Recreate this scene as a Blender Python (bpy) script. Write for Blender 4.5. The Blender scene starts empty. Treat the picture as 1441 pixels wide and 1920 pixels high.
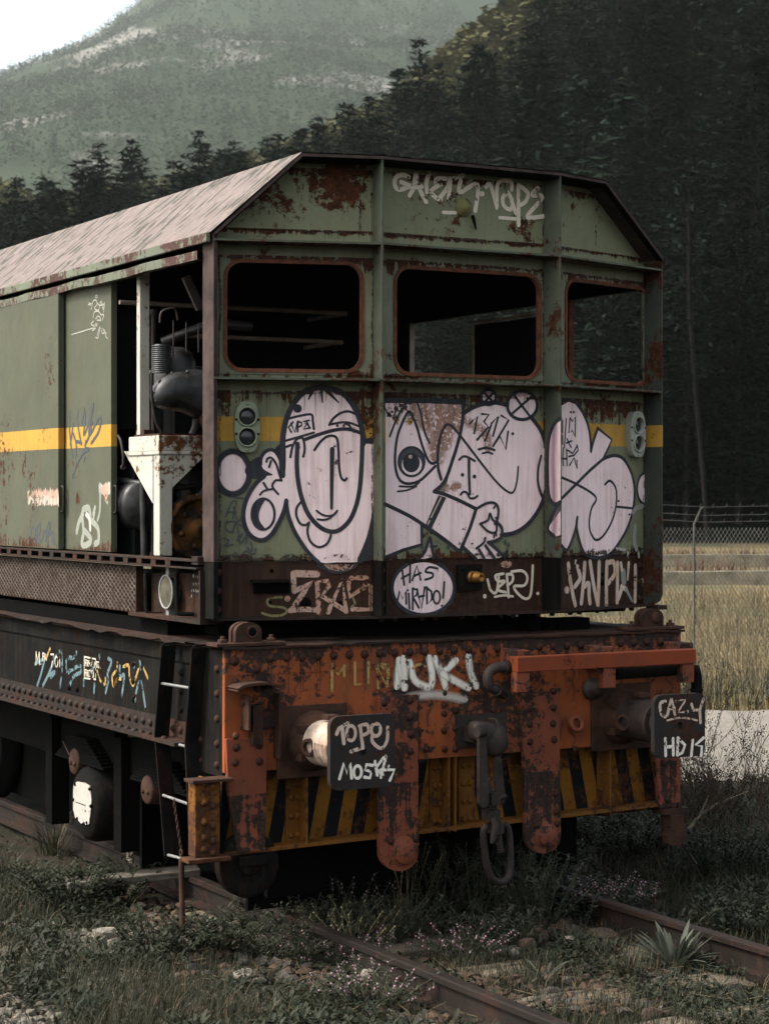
import bpy, bmesh, math, random
from math import sin, cos, pi, radians, sqrt, exp, atan2
from mathutils import Vector, Matrix, noise
from mathutils.geometry import tessellate_polygon

SC = bpy.context.scene
COL = SC.collection
# ------------------------------------------------------------------ camera
# world: x to the vehicle's right, y towards its rear, z up; origin at the
# middle of the track under the headstock, z = 0 at the rail head
FPX = 3809.0
CAM = Vector((-5.89, -9.55, 2.30))
_a = radians(60.67)
RIGHT = Vector((sin(_a), -cos(_a), 0))
FWD = Vector((cos(_a), sin(_a), 0))
cd = bpy.data.cameras.new('camera')
cam = bpy.data.objects.new('camera', cd)
COL.objects.link(cam)
cam.location = CAM
cam.rotation_euler = (pi / 2, 0, _a - pi / 2)
cd.sensor_fit = 'HORIZONTAL'
cd.sensor_width = 36.0
cd.lens = FPX / 1441.0 * 36.0
cd.shift_y = -30.0 / 1441.0
cd.clip_end = 9000
cd.clip_start = 0.1
cd.dof.use_dof = True
cd.dof.focus_distance = 10.9
cd.dof.aperture_fstop = 9.0
SC.camera = cam
# ------------------------------------------------------------------ light
SUN_EL, SUN_AZ = 52.0, 0.0
sun_from = Vector((-0.80, 0.30, 0.92)).normalized()
SUN_EL = math.asin(sun_from.z)
SUN_ROT = atan2(sun_from.x, sun_from.y)
w = bpy.data.worlds.new('World')
SC.world = w
w.use_nodes = True
wn = w.node_tree
sky = wn.nodes.new('ShaderNodeTexSky')
sky.sky_type = 'NISHITA'
sky.sun_disc = False
sky.sun_elevation = SUN_EL
sky.sun_rotation = SUN_ROT
sky.dust_density = 6.0
sky.air_density = 1.0
sky.ozone_density = 1.0
hsv = wn.nodes.new('ShaderNodeHueSaturation')
hsv.inputs['Saturation'].default_value = 0.42
wn.links.new(sky.outputs[0], hsv.inputs['Color'])
bg = wn.nodes['Background']
wn.links.new(hsv.outputs[0], bg.inputs['Color'])
bg.inputs['Strength'].default_value = 0.15
sl = bpy.data.lights.new('sun', 'SUN')
sl.energy = 1.25
sl.angle = radians(10.0)
sl.color = (1.0, 0.93, 0.86)
sun = bpy.data.objects.new('sun', sl)
COL.objects.link(sun)
sun.rotation_euler = sun_from.to_track_quat('Z', 'Y').to_euler()
SC.view_settings.view_transform = 'Standard'
SC.view_settings.look = 'None'
SC.view_settings.gamma = 1.0
SC.view_settings.exposure = 1.52
SC.cycles.transparent_max_bounces = 32
SC.cycles.max_bounces = 6
SC.cycles.diffuse_bounces = 3
SC.cycles.volume_bounces = 0

# ------------------------------------------------------------------ helpers
def ray(px, py):
    return FWD + RIGHT * ((px - 720.5) / FPX) + Vector((0, 0, (930.0 - py) / FPX))


class Plane:
    """a flat face of the scene: origin, horizontal axis u, vertical axis v, outward normal n"""
    def __init__(s, o, u, v=(0, 0, 1), n=None):
        s.o = Vector(o); s.u = Vector(u).normalized(); s.v = Vector(v).normalized()
        s.n = Vector(n).normalized() if n else s.u.cross(s.v).normalized()

    def p(s, u, v, off=0.0):
        return s.o + s.u * u + s.v * v + s.n * off

    def px(s, x, y, off=0.0):
        o = s.o + s.n * off
        d = ray(x, y)
        return CAM + d * ((o - CAM).dot(s.n) / d.dot(s.n))

    def uv(s, x, y, off=0.0):
        q = s.px(x, y, off) - s.o
        return q.dot(s.u), q.dot(s.v)


def camw(r, d, z):
    """a point r metres right of and d metres ahead of the camera's ground position"""
    q = CAM + RIGHT * r + FWD * d
    return Vector((q.x, q.y, z))


def gnd(px, py, z):
    d = ray(px, py)
    return CAM + d * ((z - CAM.z) / d.z)


class MB:
    def __init__(s):
        s.v = []; s.f = []; s.m = []; s.sm = []; s.a = []

    def add(s, vs, fs, m=0, smooth=False, a=None):
        b = len(s.v)
        s.v.extend([tuple(q) for q in vs])
        s.a.extend(a if a else [1.0] * len(vs))
        for f in fs:
            s.f.append([i + b for i in f]); s.m.append(m); s.sm.append(smooth)

    def obox(s, c, ax, ay, az, m=0):
        c = Vector(c); ax = Vector(ax); ay = Vector(ay); az = Vector(az)
        vs = [c + ax * i + ay * j + az * k for k in (-1, 1) for j in (-1, 1) for i in (-1, 1)]
        s.add(vs, [(0, 2, 3, 1), (4, 5, 7, 6), (0, 1, 5, 4), (2, 6, 7, 3), (0, 4, 6, 2), (1, 3, 7, 5)], m)

    def box(s, a, b, m=0):
        a = Vector(a); b = Vector(b); h = (b - a) / 2
        s.obox((a + b) / 2, (abs(h.x), 0, 0), (0, abs(h.y), 0), (0, 0, abs(h.z)), m)

    def prism(s, poly, vec, m=0, smooth=False):
        vec = Vector(vec); n = len(poly); poly = [Vector(q) for q in poly]
        vs = poly + [q + vec for q in poly]
        s.add(vs, [tuple(range(n))[::-1], tuple(range(n, 2 * n))], m)
        s.add(vs, [(i, (i + 1) % n, (i + 1) % n + n, i + n) for i in range(n)], m, smooth)

    def plate(s, loops, vec, m=0):
        """flat plate with holes: first loop outer, others holes; thickness vector"""
        vec = Vector(vec)
        flat = [Vector(q) for l in loops for q in l]
        tris = tessellate_polygon([[Vector(q) for q in l] for l in loops])
        n = len(flat)
        s.add(flat + [q + vec for q in flat], [tuple(t) for t in tris] + [tuple(i + n for i in t[::-1]) for t in tris], m)
        for l in loops:
            k = len(l)
            vs = [Vector(q) for q in l] + [Vector(q) + vec for q in l]
            s.add(vs, [(i, (i + 1) % k, (i + 1) % k + k, i + k) for i in range(k)], m)

    def tube(s, pts, r, n=8, m=0, smooth=True, caps=True):
        pts = [Vector(q) for q in pts]
        rs = r if isinstance(r, (list, tuple)) else [r] * len(pts)
        vs = []; prev = None
        for i, q in enumerate(pts):
            if i == 0: t = pts[1] - q
            elif i == len(pts) - 1: t = q - pts[i - 1]
            else: t = (pts[i + 1] - q).normalized() + (q - pts[i - 1]).normalized()
            t = t.normalized() if t.length > 1e-9 else Vector((0, 0, 1))
            if prev is None:
                x = t.orthogonal().normalized()
            else:
                x = prev - t * prev.dot(t)
                x = x.normalized() if x.length > 1e-6 else t.orthogonal().normalized()
            prev = x; y = t.cross(x)
            for k in range(n):
                an = 2 * pi * k / n
                vs.append(q + (x * cos(an) + y * sin(an)) * rs[i])
        fs = []
        for i in range(len(pts) - 1):
            for k in range(n):
                k2 = (k + 1) % n
                fs.append((i * n + k, i * n + k2, (i + 1) * n + k2, (i + 1) * n + k))
        s.add(vs, fs, m, smooth)
        if caps:
            L = (len(pts) - 1) * n
            s.add(vs[:n], [tuple(range(n))[::-1]], m)
            s.add(vs[L:], [tuple(range(n))], m)

    def lathe(s, o, axis, prof, n=24, m=0, smooth=True, caps=True):
        """prof: list of (radius, height along axis)"""
        o = Vector(o); ax = Vector(axis).normalized()
        x = ax.orthogonal().normalized(); y = ax.cross(x)
        vs = []
        for r, h in prof:
            for k in range(n):
                an = 2 * pi * k / n
                vs.append(o + ax * h + (x * cos(an) + y * sin(an)) * r)
        fs = []
        for i in range(len(prof) - 1):
            for k in range(n):
                k2 = (k + 1) % n
                fs.append((i * n + k, i * n + k2, (i + 1) * n + k2, (i + 1) * n + k))
        s.add(vs, fs, m, smooth)
        if not caps: return
        if prof[0][0] > 1e-5: s.add(vs[:n], [tuple(range(n))[::-1]], m)
        if prof[-1][0] > 1e-5: s.add(vs[-n:], [tuple(range(n))], m)

    def rivet(s, p, nrm, r=0.02, m=0, h=0.75):
        k = r
        s.lathe(p, nrm, [(k, -0.004), (k * .96, k * .25 * h), (k * .75, k * .65 * h), (k * .42, k * .92 * h), (0.0001, k * h)], 8, m)

    def build(s, name, mats, parent=None, bevel=0.0, attr=False):
        me = bpy.data.meshes.new(name)
        me.from_pydata(s.v, [], s.f)
        if not isinstance(mats, (list, tuple)): mats = [mats]
        for q in mats: me.materials.append(q)
        me.polygons.foreach_set('material_index', s.m)
        me.polygons.foreach_set('use_smooth', s.sm)
        if attr:
            at = me.attributes.new('a', 'FLOAT', 'POINT')
            at.data.foreach_set('value', s.a)
        me.update()
        o = bpy.data.objects.new(name, me)
        COL.objects.link(o)
        if parent: o.parent = parent
        if bevel:
            b = o.modifiers.new('bevel', 'BEVEL')
            b.width = bevel; b.segments = 2; b.limit_method = 'ANGLE'; b.angle_limit = radians(50)
        return o


def tag(o, label=None, cat=None, group=None, kind=None):
    if label: o['label'] = label
    if cat: o['category'] = cat
    if group: o['group'] = group
    if kind: o['kind'] = kind
    return o


def empty(name, loc):
    o = bpy.data.objects.new(name, None)
    COL.objects.link(o); o.location = loc
    o.empty_display_size = .2
    return o


def spline(pts, closed=False, k=6):
    n = len(pts)
    if n < 3: return list(pts)
    out = []
    rng = range(n) if closed else range(n - 1)
    for i in rng:
        p0 = pts[(i - 1) % n] if closed or i > 0 else pts[0]
        p1 = pts[i]; p2 = pts[(i + 1) % n]
        p3 = pts[(i + 2) % n] if closed or i + 2 < n else pts[-1]
        for j in range(k):
            t = j / k
            out.append(tuple(.5 * ((2 * b) + (-a + c) * t + (2 * a - 5 * b + 4 * c - d) * t * t + (-a + 3 * b - 3 * c + d) * t ** 3)
                             for a, b, c, d in zip(p0, p1, p2, p3)))
    if not closed: out.append(tuple(pts[-1]))
    return out


def rrect(u0, v0, u1, v1, r, n=5):
    out = []
    for cx, cy, a0 in ((u1 - r, v1 - r, 0), (u0 + r, v1 - r, 90), (u0 + r, v0 + r, 180), (u1 - r, v0 + r, 270)):
        for i in range(n + 1):
            an = radians(a0 + 90 * i / n)
            out.append((cx + r * cos(an), cy + r * sin(an)))
    return out


# ------------------------------------------------------------------ materials
class NT:
    def __init__(s, name):
        s.mat = bpy.data.materials.new(name); s.mat.use_nodes = True
        s.t = s.mat.node_tree; s.t.nodes.clear()
        s.out = s.n('ShaderNodeOutputMaterial')
        s._pos = None

    def n(s, typ, ins=None, **props):
        nd = s.t.nodes.new(typ)
        for k, q in props.items(): setattr(nd, k, q)
        if ins:
            for k, q in ins.items():
                if hasattr(q, 'node'): s.t.links.new(q, nd.inputs[k])
                else: nd.inputs[k].default_value = q
        return nd

    def pos(s):
        if s._pos is None: s._pos = s.n('ShaderNodeNewGeometry').outputs['Position']
        return s._pos

    def scaled(s, v, off=(0, 0, 0)):
        m = s.n('ShaderNodeMapping', {'Vector': s.pos(), 'Scale': v, 'Location': off})
        return m.outputs[0]

    def noise(s, scale, detail=5, rough=.6, vec=None, off=(0, 0, 0), dist=0.0):
        if isinstance(scale, (tuple, list)): vec = s.scaled(scale, off); sc = 1.0
        else:
            sc = scale
            vec = vec or s.scaled((1, 1, 1), off)
        q = s.n('ShaderNodeTexNoise', {'Vector': vec, 'Scale': sc, 'Detail': detail, 'Roughness': rough, 'Distortion': dist})
        return q.outputs['Fac']

    def math(s, op, a, b=0.0, c=0.0, clamp=False):
        q = s.n('ShaderNodeMath', {0: a, 1: b, 2: c}, operation=op, use_clamp=clamp)
        return q.outputs[0]

    def ramp(s, v, lo, hi, a=0.0, b=1.0):
        q = s.n('ShaderNodeMapRange', {'Value': v, 'From Min': lo, 'From Max': hi, 'To Min': a, 'To Max': b})
        return q.outputs[0]

    def mix(s, f, a, b, typ='MIX'):
        q = s.n('ShaderNodeMix', data_type='RGBA', blend_type=typ)
        for sock, val in ((q.inputs[0], f), (q.inputs[6], a), (q.inputs[7], b)):
            if hasattr(val, 'node'): s.t.links.new(val, sock)
            else: sock.default_value = (val if not isinstance(val, (tuple, list)) else (tuple(val) + (1,))[:4])
        return q.outputs[2]

    def cramp(s, v, stops):
        q = s.n('ShaderNodeValToRGB', {0: v})
        e = q.color_ramp.elements
        while len(e) < len(stops): e.new(.5)
        for el, (p, c) in zip(e, stops): el.position = p; el.color = tuple(c) + (1,)
        return q.outputs[0]

    def xyz(s):
        q = s.n('ShaderNodeSeparateXYZ', {0: s.pos()})
        return q.outputs

    def finish(s, color, rough=.7, height=None, hs=.3, hd=.004, metallic=0.0, spec=.3, alpha=None, trans=None):
        b = s.n('ShaderNodeBsdfPrincipled', {'Base Color': color, 'Roughness': rough, 'Metallic': metallic, 'Specular IOR Level': spec})
        if height is not None:
            bp = s.n('ShaderNodeBump', {'Height': height, 'Strength': hs, 'Distance': hd})
            s.t.links.new(bp.outputs[0], b.inputs['Normal'])
        if alpha is not None:
            s.t.links.new(alpha, b.inputs['Alpha'])
        s.t.links.new(b.outputs[0], s.out.inputs[0])
        return s.mat


C4 = lambda c: (c[0], c[1], c[2], 1)
RUST = [(0.0, (.010, .0055, .004)), (.42, (.028, .012, .007)), (.62, (.075, .025, .011)), (.85, (.17, .055, .018))]


def wear_field(t):
    big = t.noise(1.7, 5, .62)
    fine = t.noise(19.0, 7, .72)
    streak = t.noise((42, 42, 2.6), 4, .6)
    return big, fine, streak


def painted(name, base, base2, rust=.4, bands=(), streaks=.35, stripe=None, rough=.62, soft=.035, rusts=RUST, bigw=.55, spots=(), dirt=.35, spec=.12, tint=None):
    """old paint: faded colour, chips of rust by noise, rust hanging below the edges in bands (z, length, strength)"""
    t = NT(name)
    big, fine, streak = wear_field(t)
    zz = t.xyz()
    wear = t.math('ADD', t.math('MULTIPLY', big, bigw), t.math('MULTIPLY', fine, 1 - bigw))
    for z0, L, st in bands:
        d = t.math('SUBTRACT', z0, zz[2])
        if L < 0:
            d = t.math('MULTIPLY', d, -1.0); L = -L
        inside = t.math('GREATER_THAN', d, 0.0)
        fall = t.math('MULTIPLY', t.ramp(d, 0, L, st, 0), inside)
        fall = t.math('MULTIPLY', fall, t.ramp(streak, .36, .62, .15, 1.0))
        wear = t.math('ADD', wear, fall)
    for c, r, st in spots:
        dd = t.n('ShaderNodeVectorMath', {0: t.pos(), 1: c}, operation='DISTANCE').outputs['Value']
        wear = t.math('ADD', wear, t.ramp(dd, 0, r, st, 0))
    th = .5 + (.5 - rust) * .34
    mask = t.ramp(wear, th, th + soft)
    mid = t.noise(5.0, 4, .6, off=(3, 1, 7))
    pc = t.mix(t.ramp(mid, .3, .7), C4(base), C4(base2))
    if tint is not None:
        c, r, col = tint
        dd = t.n('ShaderNodeVectorMath', {0: t.pos(), 1: c}, operation='DISTANCE').outputs['Value']
        pc = t.mix(t.ramp(dd, 0, r, .7, 0), pc, C4(col))
    if stripe:
        z0, z1, col = stripe
        s = t.math('MULTIPLY', t.math('GREATER_THAN', zz[2], z0), t.math('LESS_THAN', zz[2], z1))
        pc = t.mix(s, pc, t.mix(t.ramp(mid, .3, .7), C4(col), C4([q * .8 for q in col])))
    # weak vertical run-off stains and dust
    st = t.math('MULTIPLY', t.ramp(streak, .48, .75), streaks)
    pc = t.mix(st, pc, t.mix(.5, pc, (.10, .045, .018, 1)))
    gr = t.math('MULTIPLY', t.ramp(t.noise(2.3, 5, .7, off=(9, 4, 2)), .45, .75), dirt)
    pc = t.mix(gr, pc, t.mix(.75, pc, (.03, .03, .025, 1)))
    speck = t.ramp(t.noise(75.0, 3, .6), .66, .72)
    pc = t.mix(t.math('MULTIPLY', speck, .6), pc, (.03, .014, .008, 1))
    rc = t.cramp(t.noise(31.0, 6, .7, off=(2, 8, 1)), rusts)
    col = t.mix(mask, pc, rc)
    dent = t.math('MULTIPLY', t.noise(3.2, 2, .5, off=(4, 4, 4)), 4.0)
    h = t.math('ADD', t.math('ADD', t.math('MULTIPLY', mask, -.55), dent), t.math('MULTIPLY', t.noise(90, 4, .6), t.ramp(mask, 0, 1, .08, .6)))
    return t.finish(col, t.ramp(mask, 0, 1, rough, .88), h, .45, .004, spec=spec)


def decal(name, col, col2=None, chips=.42, rusty=None, alpha=1.0, spots=(), dripz=None, opaque_soft=True, rust_amount=0.0, chipscale=19.0):
    """spray paint: a thin coat, frayed at the edge by the 'a' attribute, flaked where the metal below has rusted"""
    t = NT(name)
    at = t.n('ShaderNodeAttribute', attribute_name='a').outputs['Fac']
    big, fine, streak = wear_field(t)
    if chipscale != 19.0: fine = t.noise(chipscale, 7, .72)
    wear = t.math('ADD', t.math('MULTIPLY', big, .3), t.math('MULTIPLY', fine, .7))
    for c, r, st in spots:
        dd = t.n('ShaderNodeVectorMath', {0: t.pos(), 1: c}, operation='DISTANCE').outputs['Value']
        wear = t.math('ADD', wear, t.ramp(dd, 0, r, st, 0))
    th = .5 + (.5 - chips) * .34
    keep = t.ramp(wear, th, th + .03, 1.0, 0.0)
    mid = t.noise(6.0, 4, .6, off=(5, 2, 1))
    c = t.mix(t.ramp(mid, .3, .7), C4(col), C4(col2 or [q * .8 for q in col]))
    if rust_amount:
        rr = t.math('MULTIPLY', t.ramp(t.math('ADD', t.math('MULTIPLY', streak, .5), t.math('MULTIPLY', big, .5)), .47, .62), rust_amount)
        c = t.mix(rr, c, (.30, .13, .06, 1))
    c = t.mix(t.math('MULTIPLY', t.ramp(streak, .35, .7), .22), c, t.mix(.5, c, (.22, .19, .18, 1)))
    al = t.math('MULTIPLY', t.math('MULTIPLY', at, keep), alpha)
    return t.finish(c, .72, None, alpha=al, spec=.25)


def simple(name, c1, c2, scale=8, rough=.8, hs=.3, hd=.004, spec=.12, metallic=0.0, stretch=None, lo=.35, hi=.65):
    t = NT(name)
    f = t.noise(stretch if stretch else scale, 6, .65)
    g = t.noise(scale * 4 if not stretch else 60, 5, .6)
    col = t.mix(t.ramp(f, lo, hi), C4(c1), C4(c2))
    return t.finish(col, rough, g, hs, hd, spec=spec, metallic=metallic)


GREEN, GREEN2 = (.178, .186, .108), (.146, .160, .098)
YEL = (.46, .26, .045)
ZS, ZB, ZT, ZK, ZL = 2.928, 3.664, 4.135, 1.949, 1.645      # shelf, upper band, roof top, top and foot of the skirt
STR = (2.597, 2.728, YEL)
M = {}
M['green_low'] = painted('green_paint_lower', GREEN, GREEN2, .33, [(2.87, .18, .27), (1.935, -.08, .24)], .85, STR, dirt=.5)
M['green_win'] = painted('green_paint_window', (.168, .176, .110), (.140, .152, .100), .34, [(3.60, .12, .24), (ZS, -.06, .24)], .8, dirt=.5)
M['green_gab'] = painted('green_paint_gable', GREEN, (.155, .163, .094), .34, [(4.08, .05, .22), (3.745, .035, .32)], .3,
                         spots=[((-.66, .17, 3.98), .22, .24), ((.45, .15, 3.8), .14, .12), ((.02, .15, 3.85), .16, .10)])
M['green_fin'] = painted('green_paint_ribs', (.085, .098, .066), (.055, .066, .050), .40, [(3.66, .12, .1), (ZS, .1, .1)], .5)
M['green_door'] = painted('green_paint_door', (.076, .082, .054), (.064, .071, .049), .22, [(1.97, -.08, .22)], .5, STR, spots=[((-1.42, 2.35, 2.28), .09, .28)])
M['eave'] = painted('eave_paint', (.13, .15, .105), (.11, .125, .09), .55, [], .5, rusts=[(0, (.02, .012, .010)), (.5, (.055, .030, .026)), (.8, (.11, .062, .05))])
M['skirt'] = painted('rusty_skirt', (.034, .015, .009), (.020, .011, .008), .5, [], .8, rusts=[(0, (.010, .007, .006)), (.5, (.026, .013, .009)), (.85, (.065, .026, .014))])
M['deck'] = painted('rusty_deck', (.020, .014, .011), (.011, .009, .008), .52, [], .5, rusts=[(0, (.010, .006, .005)), (.5, (.030, .015, .010)), (.85, (.085, .032, .016))])
M['orange'] = painted('orange_paint', (.255, .066, .019), (.195, .050, .016), .445, [(1.53, .10, .16)], 1.0, dirt=.8, spots=[((.15, 0, 1.1), .35, .08), ((-1.2, 0, 1.15), .2, .07)], rusts=[(0, (.010, .009, .009)), (.45, (.022, .017, .015)), (.65, (.05, .025, .016)), (.9, (.10, .04, .02))], soft=.03)
M['orange_leg'] = painted('orange_paint_legs', (.185, .052, .026), (.135, .040, .021), .44, [(.75, .6, .12)], .7, dirt=.55, rusts=[(0, (.010, .009, .009)), (.45, (.020, .016, .014)), (.65, (.05, .024, .015)), (.9, (.09, .035, .02))], soft=.025)
M['redbar'] = painted('red_paint_bar', (.190, .040, .014), (.150, .033, .013), .30, [], .5, dirt=.6)
M['rivet'] = simple('rivet_iron', (.045, .018, .011), (.020, .011, .009), 30, .8, .4)
M['black'] = painted('black_iron', (.0050, .0056, .0056), (.0036, .0042, .0042), .40, [], .3, spec=.04, rough=.8, rusts=[(0, (.004, .0035, .0035)), (.5, (.010, .006, .005)), (.9, (.03, .012, .007))])
M['dark'] = simple('near_black', (.0024, .0027, .0027), (.0038, .0035, .0032), 9, .9, .3, spec=.03)  # even near-black, shared by running gear, slots and holes
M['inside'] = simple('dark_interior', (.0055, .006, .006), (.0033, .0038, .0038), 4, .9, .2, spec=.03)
M['white'] = painted('white_paint', (.44, .425, .36), (.36, .35, .29), .35, [(2.72, .3, .06)], .35, rusts=[(0, (.02, .010, .007)), (.45, (.075, .03, .014)), (.8, (.20, .09, .035))], dirt=.25)
M['plate'] = painted('buffer_plate_iron', (.022, .019, .018), (.015, .013, .013), .42, [], .2, rusts=[(0, (.012, .009, .008)), (.5, (.03, .016, .011)), (.9, (.07, .028, .014))])
M['iron'] = simple('worn_iron', (.032, .023, .019), (.014, .011, .010), 14, .6, .35, spec=.2)
M['rung'] = simple('worn_bright_steel', (.20, .20, .19), (.09, .085, .08), 20, .35, .15, spec=.6)
M['rustiron'] = simple('rust_iron', (.055, .026, .016), (.022, .013, .010), 11, .8, .5)
M['alu'] = simple('cast_alloy', (.22, .22, .21), (.10, .10, .095), 7, .5, .2, spec=.5)
M['engine'] = simple('engine_alloy', (.030, .030, .029), (.006, .006, .006), 7, .42, .3, spec=.35, lo=.42, hi=.6)
M['reflector'] = simple('lamp_reflector', (.085, .080, .058), (.028, .026, .018), 9, .3, .15, spec=.6)
M['lampgreen'] = painted('lamp_housing_paint', (.19, .215, .145), (.16, .185, .13), .18, [], .2)
M['lamppale'] = painted('lamp_housing_bare', (.30, .31, .25), (.24, .25, .20), .2, [], .2)
M['lens'] = simple('dark_lens', (.012, .013, .014), (.02, .021, .022), 5, .25, .05, spec=.5)
M['brass'] = simple('brass', (.30, .15, .04), (.16, .08, .025), 20, .4, .2, metallic=.7)
M['rim'] = simple('rusty_rim', (.150, .055, .028), (.060, .026, .016), 26, .85, .5)
M['rail'] = painted('rail_steel', (.014, .0105, .0085), (.010, .008, .007), .45, [], .1, spec=.12, rusts=[(0, (.010, .007, .006)), (.5, (.024, .013, .010)), (.9, (.045, .024, .016))])
M['ochre'] = painted('ochre_paint', (.150, .060, .008), (.095, .036, .006), .47, [], .7, rusts=[(0, (.012, .008, .006)), (.5, (.04, .018, .010)), (.9, (.14, .05, .014))], soft=.04)
M['pale'] = simple('pale_rail_tube', (.30, .24, .19), (.16, .12, .09), 9, .6, .2)
M['roofrust'] = simple('roof_edge_rust', (.060, .042, .035), (.026, .019, .017), 9, .85, .4)


def mat_roof():
    t = NT('flaking_roof')
    x = t.xyz()
    v = t.n('ShaderNodeCombineXYZ', {0: t.math('MULTIPLY', t.math('ADD', x[1], t.math('MULTIPLY', x[0], .40)), 18.0), 1: t.math('MULTIPLY', x[0], 8.5), 2: 0.0}).outputs[0]
    f = t.n('ShaderNodeTexNoise', {'Vector': v, 'Scale': 1.0, 'Detail': 3, 'Roughness': .5}).outputs['Fac']
    big = t.noise(1.1, 3, .5)
    th = t.math('ADD', f, t.math('MULTIPLY', big, .30))
    m1 = t.ramp(th, .690, .715)
    m2 = t.ramp(t.noise((1.0, 1.0, 1.0), 3, .5, vec=v), .62, .66)
    base = t.mix(t.ramp(t.noise(9, 5, .65), .35, .65), (.150, .118, .104, 1), (.110, .088, .078, 1))
    base = t.mix(t.ramp(t.noise((22, 22, 22), 6, .7), .55, .75), base, (.19, .165, .15, 1))
    col = t.mix(m1, base, t.mix(t.ramp(t.noise(40, 4, .6), .4, .6), (.032, .031, .023, 1), (.055, .050, .037, 1)))
    seam = t.math('LESS_THAN', t.math('FRACT', t.math('MULTIPLY', t.math('ADD', x[1], .35), .55)), .006)
    col = t.mix(seam, col, (.12, .09, .08, 1))
    return t.finish(col, .85, t.math('MULTIPLY', m1, -1.0), .35, .003)


M['roof'] = mat_roof()


def mat_hazard():
    t = NT('hazard_stripes')
    x = t.xyz()
    ax = t.math('ABSOLUTE', t.math('SUBTRACT', x[0], .02))
    q = t.math('ADD', ax, t.math('MULTIPLY', x[2], .20))
    fr = t.math('FRACT', t.math('DIVIDE', t.math('ADD', q, .03), .165))
    s = t.math('LESS_THAN', fr, .5)
    fine = t.noise(22, 7, .7); big = t.noise(3, 4, .6)
    mask = t.ramp(t.math('ADD', t.math('MULTIPLY', fine, .6), t.math('MULTIPLY', big, .4)), .50, .56)
    ye = t.mix(t.ramp(t.noise(6, 4, .6), .3, .7), (.185, .082, .010, 1), (.105, .042, .007, 1))
    col = t.mix(s, (.0045, .0055, .006, 1), ye)
    col = t.mix(t.math('MULTIPLY', mask, .85), col, t.cramp(t.noise(30, 5, .6), RUST))
    return t.finish(col, .8, fine, .3, .003, spec=.08)


M['hazard'] = mat_hazard()
BIGRUST = [((-.26, .16, 2.72), .30, .22), ((.05, .16, 2.75), .22, .12)]
D = {}
D['pink'] = decal('spray_pink', (.84, .66, .635), (.76, .60, .585), .21, spots=[((-.30, .16, 2.80), .32, .12), ((-.62, .3, 1.95), .12, .08)], rust_amount=.30)
D['ink'] = decal('spray_black', (.012, .014, .018), (.018, .02, .026), .14)
D['cream'] = decal('spray_cream', (.62, .54, .42), (.54, .47, .36), .33)
D['rustpink'] = decal('spray_faded_pink', (.42, .29, .23), (.30, .14, .08), .46, rust_amount=.6, chipscale=45)
D['creamrust'] = decal('spray_streaked_cream', (.58, .47, .40), (.48, .33, .22), .34, rust_amount=.8)
D['gold'] = decal('spray_gold', (.42, .28, .09), (.30, .19, .05), .46, alpha=.8)
D['white'] = decal('spray_white', (.74, .70, .60), (.64, .59, .49), .31)
D['seam'] = decal('seam_rust', (.020, .011, .008), (.045, .019, .010), .56, alpha=.92, chipscale=33)
D['run'] = decal('rust_run', (.050, .022, .011), (.030, .015, .009), .40, alpha=.55)
D['soot'] = decal('grime_run', (.014, .011, .009), (.020, .012, .009), .40, alpha=.5)
D['mauve'] = decal('spray_mauve', (.36, .17, .26), (.30, .15, .22), .2, alpha=.55)
D['whitesoft'] = decal('spray_white_mist', (.68, .64, .56), (.6, .56, .5), .34, alpha=.6)
D['pinkwhite'] = decal('spray_pinkish_white', (.54, .43, .35), (.42, .31, .23), .37, chipscale=30)
D['grey'] = decal('spray_grey', (.34, .36, .30), (.3, .32, .27), .22, alpha=.62)
D['slate'] = decal('spray_slate', (.040, .050, .056), (.05, .06, .066), .2, alpha=.9)
D['blue'] = decal('spray_pale_blue', (.10, .17, .18), (.07, .12, .135), .46, alpha=.85)
D['stencil'] = decal('stencil_white', (.50, .46, .36), (.42, .38, .3), .40)
D['olive'] = decal('spray_olive', (.22, .20, .08), (.16, .14, .06), .42, alpha=.8)
D['chalk'] = decal('chalk_scratch', (.42, .42, .36), (.36, .36, .31), .3, alpha=.7)
D['whitepatch'] = decal('flaked_white_paint', (.36, .345, .28), (.30, .29, .24), .46)
# =================================================================== THE VEHICLE
veh = tag(empty('rail_crane', (0, 0, 0)),
          'derelict green rail crane with graffiti on its three-sided cab end and a rusty orange headstock', 'rail vehicle')
_t = radians(17.5)
A = Vector((-1.401, .288, 0)); B = Vector((-.528, .014, 0)); Dp = Vector((.628, .014, 0)); E = Vector((1.577, .314, 0))
FL = Plane(A, B - A); FC = Plane(B, Dp - B); FR = Plane(Dp, E - Dp)
WL, WC, WR = (B - A).length, (Dp - B).length, (E - Dp).length
RC = .135                                   # the panels lie this far behind the ribs
Z = Vector((0, 0, 1))


def quad(pl, u0, v0, u1, v1, off):
    return [pl.p(u0, v0, off), pl.p(u1, v0, off), pl.p(u1, v1, off), pl.p(u0, v1, off)]


def onpl(pl, pts, off):
    return [pl.p(u, v, off) for u, v in pts]


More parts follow.
